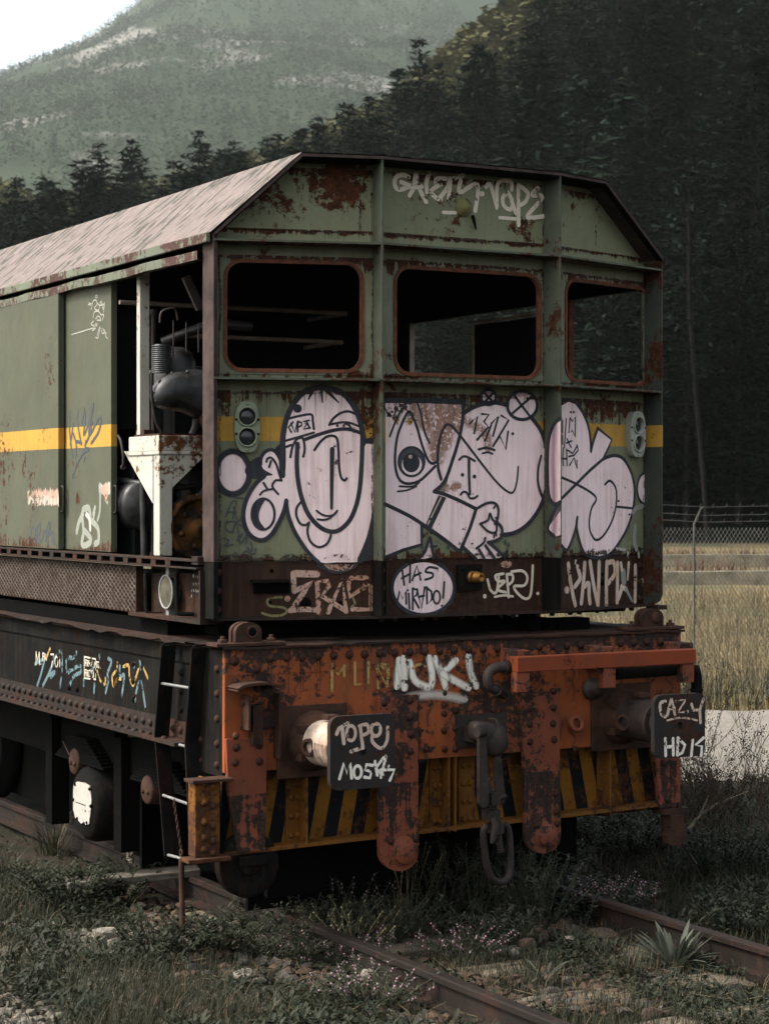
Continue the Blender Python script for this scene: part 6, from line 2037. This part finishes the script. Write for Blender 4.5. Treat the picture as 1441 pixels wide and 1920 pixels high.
for i, (px, py, h, n, kd, lab) in enumerate(CL):
    rnd = random.Random(100 + i)
    q = gnd(px, py, ZG); q.z = ground_z(q.x, q.y)
    mb = MB()
    if kd == 'pink': stems(mb, q, n * 5, h, .26, .036, rnd, 0, 0, 1 if i % 2 else None, .0045, .3, 22)
    elif kd == 'seed': stems(mb, q, n * 4, h, .24, .036, rnd, 0, 2, 2, .006, .25, 20)
    elif kd == 'grey': stems(mb, q, n * 4, h, .24, .048, rnd, 0, 0, None, .006, .22, 22)
    elif kd == 'green': stems(mb, q, n * 4, h, .28, .05, rnd, 0, 0, None, .006, .36, 16)
    else:
        for k in range(n * 7):
            an = rnd.random() * 6.28; rr = .12 * rnd.random()
            blade(mb, (q.x + cos(an) * rr, q.y + sin(an) * rr, q.z - .01), h * rnd.uniform(.5, 1.1), an + rnd.uniform(-.6, .6), rnd.uniform(.1, .9), rnd.uniform(.002, .0045), 2 if rnd.random() < .12 else 0, 4, .15)
    mats = {'pink': [M['pale_lit_weed'], M['pinkflower'], M['straw']], 'seed': [M['pale_lit_weed'], M['pinkflower'], M['seed']], 'grey': [M['pale_lit_weed'], M['weed'], M['straw']], 'green': [M['weed'], M['weed'], M['straw']], 'grass': [M['grass'], M['weed'], M['straw']]}[kd]
    tag(mb.build('grass_tuft' if kd == 'grass' else 'weed_plant', mats), lab, 'grass' if kd == 'grass' else 'plant', 'weeds growing along the track')
# big grey-green rosette at the right, a small one at the left
for px, py, L_, n, lab in ((1262, 1812, .25, 75, 'large grey-green rosette plant with lance leaves in front of the right rail'), (285, 1815, .10, 20, 'small pale rosette plant at the lower left'), (1020, 1848, .13, 16, 'dark broad-leaved rosette at the bottom edge')):
    rnd = random.Random(px)
    q = gnd(px, py, ZG); q.z = ground_z(q.x, q.y)
    mb = MB()
    for k in range(n):
        an = rnd.random() * 6.28; el = rnd.uniform(.25, 1.35)
        leaf(mb, q + Vector((cos(an) * .035, sin(an) * .035, .02)), (cos(an) * cos(el), sin(an) * cos(el), sin(el)), (0, 0, 1), L_ * rnd.uniform(.6, 1.1), L_ * rnd.uniform(.05, .075), 0, rnd.uniform(.0, .45))
    tag(mb.build('rosette_plant', M['greyleaf']), lab, 'plant', 'rosette plants')
# dead arched stems, dry shrub and fallen stalk
mb = MB()
for pts_ in ([(440, 1752, .0), (480, 1700, .06), (520, 1694, .10), (600, 1700, .08)], [(608, 1735, .0), (580, 1706, .12), (545, 1670, .22), (500, 1655, .28), (450, 1690, .22)], [(600, 1728, .05), (560, 1640, .3), (520, 1650, .3), (490, 1690, .2)],
             [(590, 1715, .08), (548, 1680, .2), (520, 1690, .16), (430, 1740, .02)], [(560, 1655, .22), (548, 1645, .27), (505, 1652, .26)], [(540, 1700, .1), (470, 1715, .06), (435, 1745, .02)]):
    P = []
    for px, py, z in pts_:
        P.append(tuple(gnd(px, py, ZG + z * .6)))
    P = spline(P, False, 5)
    mb.tube(P, [.0045 - .003 * i / len(P) for i in range(len(P))], 5)
tag(mb.build('dead_stem', M['straw']), 'pale arched dead stems left of the pink-flowered weeds', 'dead plant')
mb = MB()
P = [tuple(gnd(x, y, .18 + z)) for x, y, z in ((1290, 1556, 0), (1312, 1528, .05), (1345, 1507, .08), (1400, 1485, .12))]
mb.tube(P, [.012, .012, .009, .006], 6)
mb.tube([P[1], tuple(gnd(1328, 1492, .32))], [.010, .004], 6)
mb.tube([tuple(gnd(1275, 1575, .12)), tuple(gnd(1306, 1620, .1))], [.006, .003], 5)
tag(mb.build('broken_stalk', M['straw']), 'thick pale broken stalk lying in the weeds at the right', 'dead plant')
for j, (px, py, h, lab) in enumerate(((1330, 1570, .95, 'dry shrub with dark seed heads rising before the gravel at the right'), (1290, 1590, .6, 'lower tangle of dry twigs behind the right buffer'), (1400, 1600, .8, 'dry twiggy shrub at the far right edge'))):
    rnd = random.Random(50 + j)
    q = gnd(px, py, .0); mb = MB()
    def twig(b, d, L_, r, lev):
        P = [b]
        for k in range(4):
            d = (d + Vector((rnd.uniform(-.25, .25), rnd.uniform(-.25, .25), rnd.uniform(-.05, .16)))).normalized()
            P.append(P[-1] + d * L_ / 4)
        mb.tube(P, [r, r * .85, r * .7, r * .55, r * .35], 4, 0, False, False)
        if lev < 2:
            for k in range(5): twig(P[rnd.randint(1, 4)], (d + Vector((rnd.uniform(-.8, .8), rnd.uniform(-.8, .8), rnd.uniform(0, .5)))).normalized(), L_ * rnd.uniform(.35, .6), r * .55, lev + 1)
        else:
            for k in range(5):
                p_ = P[-1] + Vector((rnd.uniform(-.02, .02), rnd.uniform(-.02, .02), rnd.uniform(-.02, .02)))
                mb.lathe(p_, (0, 0, 1), [(.0001, -.004), (.0045, 0), (.0001, .006)], 5, 1)
    for k in range(9):
        an = rnd.random() * 6.28; twig(q + Vector((rnd.uniform(-.05, .05), rnd.uniform(-.05, .05), 0)), Vector((cos(an) * .5, sin(an) * .5, 1)).normalized(), h * rnd.uniform(.6, 1), .0042, 0)
    tag(mb.build('dry_shrub', [M['straw'] if j == 1 else simple('shrub_bark', (.10, .075, .05), (.055, .04, .03), 20), M['darkseed']]), lab, 'shrub', 'dry shrubs at the right')

# =================================================================== FENCE, FIELD
FD = 25.6                                     # distance of the fence; it runs square to the view
mf = simple('galvanised_wire', (.12, .12, .105), (.07, .07, .062), 6, .6, .1)
fe = tag(empty('chain_link_fence', camw(4, FD, -.2)), 'chain link fence with barbed wire on angled posts behind the gravel path', 'fence')
base = Vector(fe.location)
def fp_(r, z, o=0.0):
    return camw(r, FD - o, z) - base
FT = 1.90; FB = -.25
mb = MB(); r = -3.0; wv = .085
H = FT - FB; n = int(H / wv * 1.0)
rr = -3.0 - H
while rr < 13:
    for s_ in (1, -1):
        a0, a1 = (rr, rr + H * .62) if s_ > 0 else (rr + H * .62, rr)
        z0, z1 = FB, FT
        if max(a0, a1) < -3 or min(a0, a1) > 12: continue
        P = [fp_(a0, z0, .004 * s_), fp_(a1, z1, .004 * s_)]
        mb.tube(P, .0032, 3, 0, False, False)
    rr += wv * .62
mb.build('wire_mesh', mf, fe)
for z, o in ((FT + .29, .30), (FT + .185, .2), (FT + .10, .11)):
    mb = MB()
    P = [fp_(-3 + .5 * k, z + .012 * sin(k * 2.1) - .02 * abs(sin(k * .52)), o) for k in range(31)]
    mb.tube(P, .0036, 3, 0, False, False)
    for k in range(90):
        b_ = fp_(-3 + k * .165, z, o)
        mb.tube([b_ + Vector((.01, 0, .018)), b_ - Vector((.01, 0, .018))], .0025, 3, 0, False, False)
    mb.build('barbed_wire', mf, fe)
for rp in (-1.2, 1.4, 3.9, 6.5, 9.1):
    mb = MB()
    mb.tube([fp_(rp, -.3), fp_(rp, FT + .05), fp_(rp + .06, FT + .26, .22)], .015, 6)
    mb.build('post', mf, fe)
# low stone platform edges beyond the fence, rusty growth above them
mk = simple('platform_stone', (.19, .165, .115), (.085, .075, .052), 2.2, .9, .5, .05)
for d, h, lab in ((57, .38, 'nearer low pale stone platform edge beyond the fence'), (71, .44, 'farther low pale stone platform edge beyond the fence')):
    mb = MB()
    q = camw(8, d, -.2)
    n = 60
    vs = []; 
    for i in range(n + 1):
        r = -40 + 100 * i / n; w_ = .05 * noise.noise(Vector((r * .4, d, 0)))
        for (dd_, z) in ((0, -.3), (0, -.2 + h + w_), (.8, -.2 + h + w_), (.8, -.3)):
            vs.append(camw(r, d + dd_, z))
    fs = [(i * 4 + k, i * 4 + k + 1, i * 4 + k + 5, i * 4 + k + 4) for i in range(n) for k in range(3)]
    mb.add(vs, fs)
    tag(mb.build('platform_edge', mk), lab, 'stone edge', 'platform edges beyond the fence')
# tall dry grass in the meadow and along the fence foot
rnd = random.Random(21); mb = MB()
for k in range(16000):
    d = 23.6 + 62 * rnd.random() ** 1.6
    r = rnd.uniform(.02, .225) * d
    if rnd.random() < .15: r = rnd.uniform(-.1, .1) * d
    if 51.5 < d < 57.2 or 66 < d < 71.2: continue
    q = camw(r, d, -.22)
    dens = noise.noise(Vector((q.x * .25, q.y * .25, 0)))
    h = rnd.uniform(.25, .6) * (1 + .5 * dens)
    m = 0 if d > 26.5 else (1 if rnd.random() < .65 else 0)
    if d < 26: h *= .75
    blade(mb, q, h, rnd.random() * 6.28, rnd.uniform(.1, .7), .004 + .00016 * d, m, 2)
for k in range(1400):                         # reddish docks above the platform edges
    d = rnd.choice((58.2, 72.3)) + rnd.uniform(0, 1.5); r = rnd.uniform(.06, .23) * d
    if noise.noise(Vector((r * .7, d, 3))) < -.1: continue
    q = camw(r, d, .1)
    blade(mb, q, rnd.uniform(.2, .5), rnd.random() * 6.28, .2, .02, 2, 2)
tag(mb.build('meadow_grass', [M['drygrass'], M['grass'], simple('dock_stalks', (.10, .045, .028), (.07, .035, .022), 6)]), 'tall dry meadow grass beyond the fence', 'grass', kind='stuff')

# =================================================================== HILLS AND FOREST
def hill_z(r, d):
    crest = 30.5 + .26 * r + .45 * max(0, r - 6) - 4.5 * (1 - sstep(-8, 6, r))
    s = 108 + 22 * (1 - sstep(-5, 15, r))
    if d < s: z = -.2
    elif d < 232: z = -.2 + crest * ((d - s) / (232 - s)) ** 1.08
    else: z = -.2 + crest - .25 * (d - 232)
    if d > 300: z = min(z, 12)
    return z + 1.5 * noise.noise(Vector((r * .03, d * .03, 0))) * sstep(s, s + 30, d)


mh = simple('forest_floor', (.0045, .006, .0045), (.009, .010, .007), .3, .95, .5, .1, .05)
sheet('hillside', [-70 + 3 * k for k in range(50)], [106 + 4 * k for k in range(46)], lambda x, y, r, d: hill_z(r, d) - (.4 if d < 112 else 0), mh)


def ridge_z(r, d):                            # second, sunlit ridge
    q = (r + 75) / 75
    crest = 53 + 8 * q + 13 * max(0, q) ** 3 + (3 if q < 0 else 0)
    if d < 430: z = crest * sstep(250, 430, d) ** .8
    else: z = crest - .12 * (d - 430)
    return z + 2 * noise.noise(Vector((r * .03, d * .02, 3)))


sheet('ridge', [-130 + 5 * k for k in range(46)], [290 + 8 * k for k in range(28)], lambda x, y, r, d: ridge_z(r, d), simple('ridge_floor', (.045, .048, .025), (.07, .065, .035), .2, .95, .3, .1, .05))


def mount_z(r, d):
    r /= 1.6; d /= 1.6
    crest = min(452 + .50 * (r + 378), 575)
    f = max(0, min(1, (d - 560) / 1640))
    z = 20 + (crest - 20) * f ** .92
    n_ = noise.noise(Vector((r * .004, d * .004, 1))) * 52 + noise.noise(Vector((r * .012, d * .012, 5))) * 24 + noise.noise(Vector((r * .05, d * .05, 5))) * 4
    z += n_ * f
    if d > 2210: z -= (d - 2210) * .5
    return z * 1.6


ROCKS = [(105, 165, 3150, 120, 190), (80, 215, 2700, 90, 90), (290, 118, 3350, 130, 90), (215, 175, 3000, 60, 40)]


def rock_spots():
    out = []
    for px, py, d, a, b in ROCKS:
        r = (px - 720) / FPX * d
        out.append((camw(r, d, 2.3 + (930 - py) / FPX * d), a))
    return out


def mat_mount():
    t = NT('mountain_slope')
    f = t.noise((.02, .02, .02), 6, .7)
    rock = t.ramp(t.math('ADD', t.noise((.0052, .0052, .0052), 4, .6), t.math('MULTIPLY', t.noise((.03, .03, .03), 5, .7), .25)), .66, .74)
    nz = t.noise((.022, .022, .010), 5, .7)
    for c_, a_ in rock_spots():
        vv = t.n('ShaderNodeVectorMath', {0: t.n('ShaderNodeVectorMath', {0: t.pos(), 1: tuple(c_)}, operation='SUBTRACT').outputs[0], 1: (1, .35, 1)}, operation='MULTIPLY').outputs[0]
        dd = t.n('ShaderNodeVectorMath', {0: vv}, operation='LENGTH').outputs['Value']
        rock = t.math('MAXIMUM', rock, t.ramp(t.math('ADD', t.ramp(dd, a_ * .3, a_ * 1.5, .32, -.2), nz), .60, .70))
    g_ = t.mix(t.ramp(f, .35, .65), (.017, .026, .014, 1), (.030, .039, .020, 1))
    c = t.mix(rock, g_, t.mix(t.ramp(t.noise((.08, .08, .03), 6, .7), .35, .65), (.22, .205, .185, 1), (.12, .112, .10, 1)))
    return t.finish(c, .95, t.noise((.06, .06, .06), 6, .7), .6, 3.0, spec=.05)


sheet('mountain', [-1150 + 28 * k for k in range(74)], [870 + 35 * k for k in range(90)], lambda x, y, r, d: mount_z(r, d), mat_mount())


def conifer_mesh(name, seed, dens=1.35, bare=.14, width=.17, pine=.0):
    """unit-height conifer: tapered trunk, whorled drooping limbs, many small needle sprays"""
    rnd = random.Random(seed); tr = MB(); cr = MB()
    tr.tube([(0, 0, 0), (.004 * rnd.uniform(-1, 1), .003, .5), (0, 0, .99)], [.0125, .008, .0015], 7)
    z = bare
    while z < .985:
        f = (z - bare) / (1 - bare)
        prof = (1 - f) ** .75 * min(1, .35 + f * 3.2) * (1 - pine) + pine * (1 - f ** 2.2) * min(1, .4 + f * 2.5)
        R_ = width * prof * rnd.uniform(.82, 1.15) + .010
        nb = max(3, int((5 + rnd.random() * 3) * dens))
        a0 = rnd.random() * 6.28
        for b in range(nb):
            an = a0 + 6.28 * b / nb + rnd.uniform(-.3, .3)
            L_ = R_ * rnd.uniform(.65, 1.2)
            if rnd.random() < .10: continue
            up = rnd.uniform(-.32, .08) + .45 * f + pine * .25
            dx, dy = cos(an), sin(an)
            if L_ > .04:
                tr.tube([(0, 0, z), (dx * L_ * .75, dy * L_ * .75, z + up * L_ * .7)], [.0028, .0008], 3, 0, False, False)
            ns = max(3, int(L_ / .0125))
            for k in range(ns):
                t = (k + rnd.random()) / ns
                t = .18 + .82 * t
                wsp = L_ * .30 * (1 - .55 * t)
                c = Vector((dx * L_ * t, dy * L_ * t, z + up * L_ * t - .10 * L_ * t * t)) + Vector((-dy, dx, 0)) * rnd.uniform(-wsp, wsp) + Vector((0, 0, rnd.uniform(-.007, .006)))
                s = rnd.uniform(.011, .021) * (1 + pine * .25)
                u = Vector((dx + rnd.uniform(-.8, .8), dy + rnd.uniform(-.8, .8), rnd.uniform(-.5, .35))).normalized()
                v = u.cross(Vector((rnd.uniform(-.5, .5), rnd.uniform(-.5, .5), 1))).normalized()
                cr.add([c - u * s * .6 - v * s * .35, c + v * -s * .18 + u * s * .4, c + u * s * 1.4, c + u * s * .3 + v * s * .55, c - u * s * .5 + v * s * .3], [(0, 1, 2, 3, 4)])
        z += rnd.uniform(.026, .048) * (1.15 - .4 * f) / dens ** .5
    return tr, cr


def mat_tree(name, c1, c2, hi=None):
    t = NT(name)
    oi = t.n('ShaderNodeObjectInfo').outputs['Random']
    f = t.noise((.9, .9, .9), 4, .6)
    c = t.mix(t.ramp(f, .3, .7), C4(c1), C4(c2))
    c = t.mix(t.math('MULTIPLY', oi, .65), c, t.mix(.6, c, C4(hi or (.008, .009, .006))))
    if hi is None:
        vv = t.n('ShaderNodeTexWhiteNoise', {'W': oi}, noise_dimensions='1D').outputs['Value']
        hs = t.n('ShaderNodeHueSaturation', {'Value': t.ramp(vv, 0, 1, .25, 2.5), 'Color': c}); c = hs.outputs[0]
    b = t.n('ShaderNodeBsdfPrincipled', {'Base Color': c, 'Roughness': .9, 'Specular IOR Level': .03})
    tr = t.n('ShaderNodeBsdfTranslucent', {'Color': c})
    mx = t.n('ShaderNodeMixShader', {0: .10}); t.t.links.new(b.outputs[0], mx.inputs[1]); t.t.links.new(tr.outputs[0], mx.inputs[2])
    t.t.links.new(mx.outputs[0], t.out.inputs[0])
    return t.mat


mt_dark = mat_tree('needles_dark', (.0030, .0062, .0048), (.0085, .0135, .0085))
mt_bark = simple('conifer_bark', (.020, .016, .013), (.010, .009, .008), 3, .9, .3, .02, .1)
proto = []
for s, kw in ((1, dict(width=.23, pine=.25)), (2, dict(width=.26, bare=.10, pine=.1)), (3, dict(width=.21, bare=.16, pine=.2)), (4, dict(pine=.85, width=.21, bare=.3)), (5, dict(pine=.6, width=.23, bare=.2)), (6, dict(width=.25, bare=.08, pine=.4))):
    tr, cr = conifer_mesh('conifer', s, **kw)
    a = tr.build('trunk', mt_bark); b = cr.build('crown', mt_dark)
    proto.append((a, b))
rnd = random.Random(77)
trees = []
tries = 0
while len(trees) < 46:
    tries += 1
    d = rnd.uniform(111, 128); r = rnd.uniform(.10, .235) * d if tries % 4 else rnd.uniform(-.02, .11) * d
    if any((r - a) ** 2 + (d - b) ** 2 < 1.9 ** 2 for a, b, _ in trees): continue
    trees.append((r, d, rnd.uniform(9, 17)))
while len(trees) < 297 and tries < 60000:
    tries += 1
    r_ = rnd.uniform(-.20, .215)
    d = 240 - 62 * rnd.random() ** 1.5 if r_ < .03 else 112 + 126 * rnd.random() ** .8
    r = r_ * d
    s0 = 108 + 22 * (1 - sstep(-5, 15, r))
    if d < s0 + 2: continue
    # only where the picture can see them: above the roof line, through the windows, right of the cab
    if any((r - a) ** 2 + (d - b) ** 2 < (4.0 if r < 0 else 5.6) ** 2 for a, b, _ in trees): continue
    h = rnd.uniform(15, 24) if r < 2 else rnd.uniform(13, 25)
    ztop = hill_z(r, d) + h
    pyt = 930 - (ztop - 2.3) / d * FPX
    px = 720 + r / d * FPX
    roof = 930 - 1.85 * 345 if px > 560 else 470 - (px - 66) * .36
    if px < 1240 and pyt > roof + 30 and not (730 < px < 1220 and d < 150): continue
    trees.append((r, d, h))
first = True
used = set()
for i, (r, d, h) in enumerate(sorted(trees, key=lambda q: q[1])):
    v = rnd.randrange(6)
    if d < 130: v = rnd.choice((5, 1, 2, 5, 0, 3))
    root = empty('conifer_tree', camw(r, d, hill_z(r, d) - .2))
    root.scale = (h, h, h * rnd.uniform(.95, 1.08)); root.rotation_euler = (0, 0, rnd.random() * 6.28)
    tag(root, 'dark green conifer crowded in the forest on the slope behind the vehicle', 'tree', 'conifers of the forest behind the vehicle')
    a, b = proto[v]
    for src in (a, b):
        if v in used: c = src.copy(); COL.objects.link(c)
        else: c = src
        c.parent = root
    used.add(v)
for v in range(6):
    if v not in used:
        for o in proto[v]: bpy.data.objects.remove(o)
# bare pale-barked tree in front of the dark forest at the right edge
tb = tag(empty('tall_pine', camw(17.2, 108, -.3)), 'tall thin pine with a bare pale trunk in front of the forest at the right', 'tree')
tb.scale = (1, 1, 1)
mb = MB(); rnd = random.Random(9)
P = [(0, 0, 0), (-.3, 0, 4), (-.75, 0, 9), (-1.0, .0, 13), (-1.05, 0, 19), (-1.0, 0, 22)]
ux_ = RIGHT
W3 = lambda a, z, o=0: RIGHT * a + FWD * o + Vector((0, 0, z))
mb.tube([W3(a, z) for a, _, z in P], [.15, .13, .115, .10, .06, .02], 8)
for k in range(26):
    z = rnd.uniform(6, 20); an = rnd.random() * 6.28; L_ = rnd.uniform(1.0, 3.2)
    o = W3(-.3 - .75 * min(1, (z - 4) / 9), z)
    mb.tube([o, o + Vector((cos(an) * L_ * .6, sin(an) * L_ * .6, .1)), o + Vector((cos(an) * L_, sin(an) * L_, -.1 - .1 * L_))], [.035, .022, .008], 4)
mb.build('trunk', simple('pale_bark', (.009, .008, .0075), (.0045, .0042, .004), 2, .9, .4, .02, .1), tb)
mb = MB()
for k in range(1500):
    z = rnd.uniform(8, 22.5); an = rnd.random() * 6.28; L_ = rnd.uniform(.2, 2.8) * (1 if z < 18 else .5)
    if noise.noise(Vector((cos(an) * 2, sin(an) * 2, z * .9))) < .05: continue
    c = W3(-1, z) + Vector((cos(an) * L_, sin(an) * L_, -.12 * L_)); s = rnd.uniform(.15, .3)
    u = Vector((rnd.uniform(-1, 1), rnd.uniform(-1, 1), rnd.uniform(-.4, .4))).normalized(); v = u.cross(Vector((0, .3, 1))).normalized()
    mb.add([c - u * s - v * s * .3, c + u * s * .2 - v * s * .4, c + u * s * 1.3, c + v * s * .5], [(0, 1, 2, 3)])
mb.build('crown', mt_dark, tb)


def mass(name, n, place, col, seed, label, broad=.3, clumps=40):
    """a far wood that reads as one mass"""
    rnd = random.Random(seed); mb = MB(); k = 0
    while k < n:
        q = place(rnd)
        if q is None: k += .02; continue
        p_, h = q
        rd = rnd.random() < broad
        for j in range(clumps):
            z = rnd.random() ** .8
            if rd: rad = .30 * sqrt(max(0, 1 - ((z - .5) / .52) ** 2)); zz = .12 + .86 * z
            else: rad = .21 * (1 - z) ** .8 + .01; zz = .06 + .94 * z
            an = rnd.random() * 6.28; rr = rad * rnd.uniform(.55, 1.0) * h
            c = Vector((p_.x + cos(an) * rr, p_.y + sin(an) * rr, p_.z + zz * h))
            s = h * rnd.uniform(.05, .11) * (1.25 if clumps < 20 else .72)
            u = Vector((cos(an) + rnd.uniform(-.6, .6), sin(an) + rnd.uniform(-.6, .6), rnd.uniform(-.6, .4))).normalized()
            v = u.cross(Vector((rnd.uniform(-.6, .6), rnd.uniform(-.6, .6), 1))).normalized()
            mb.add([c - u * s - v * s * .5, c + u * s * .3 - v * s * .8, c + u * s * 1.2, c + v * s * .8], [(0, 1, 2, 3)])
        k += 1
    return tag(mb.build(name, col), label, 'forest', kind='stuff')


def pl_ridge(rnd):
    d = 300 + 145 * rnd.random() ** .7; r = rnd.uniform(-.215, .10) * d
    return camw(r, d, ridge_z(r, d) - .5), rnd.uniform(7, 13)


RK = rock_spots()


def pl_mount(rnd):
    d = 1020 + 2560 * rnd.random() ** .8; r = rnd.uniform(-.215, .10) * d
    z = mount_z(r, d)
    q = camw(r, d, z)
    rk = noise.noise(q * .0040) + .4 * noise.noise(q * .02)
    if rk > .34: return None
    for c_, a_ in RK:
        v = q - c_; v = Vector((v.x, v.y * .35, v.z))
        if v.length < a_ * (.75 + .7 * noise.noise(q * .03)): return None
    return camw(r, d, z - 1), rnd.uniform(8, 15)


t_ = mat_tree('ridge_foliage', (.050, .055, .028), (.085, .080, .038), (.10, .085, .04))
mass('far_forest', 2600, pl_ridge, t_, 31, 'sunlit yellowish trees on the second ridge', .55, 84)
mass('mountain_forest', 24000, pl_mount, mat_tree('mountain_foliage', (.032, .050, .027), (.058, .074, .036)), 32, 'hazy forest covering the far mountain', .35, 10)

# =================================================================== HAZE
mb = MB()
q0 = camw(-1300, -60, -2); 
vs = []
for z in (-3.5, 1090):
    for r, d in ((-1600, -60), (1600, -60), (1600, 4150), (-1600, 4150)): vs.append(camw(r, d, z))
mb.add(vs, [(3, 2, 1, 0), (4, 5, 6, 7), (0, 1, 5, 4), (1, 2, 6, 5), (2, 3, 7, 6), (3, 0, 4, 7)])
t = NT('haze_air')
pv = t.n('ShaderNodeVolumePrincipled', {'Color': (.86, .96, .87, 1), 'Density': .00009, 'Anisotropy': .45})
t.t.links.new(pv.outputs[0], t.out.inputs['Volume'])
tag(mb.build('haze', t.mat), 'pale haze in the valley air', 'haze', kind='stuff')
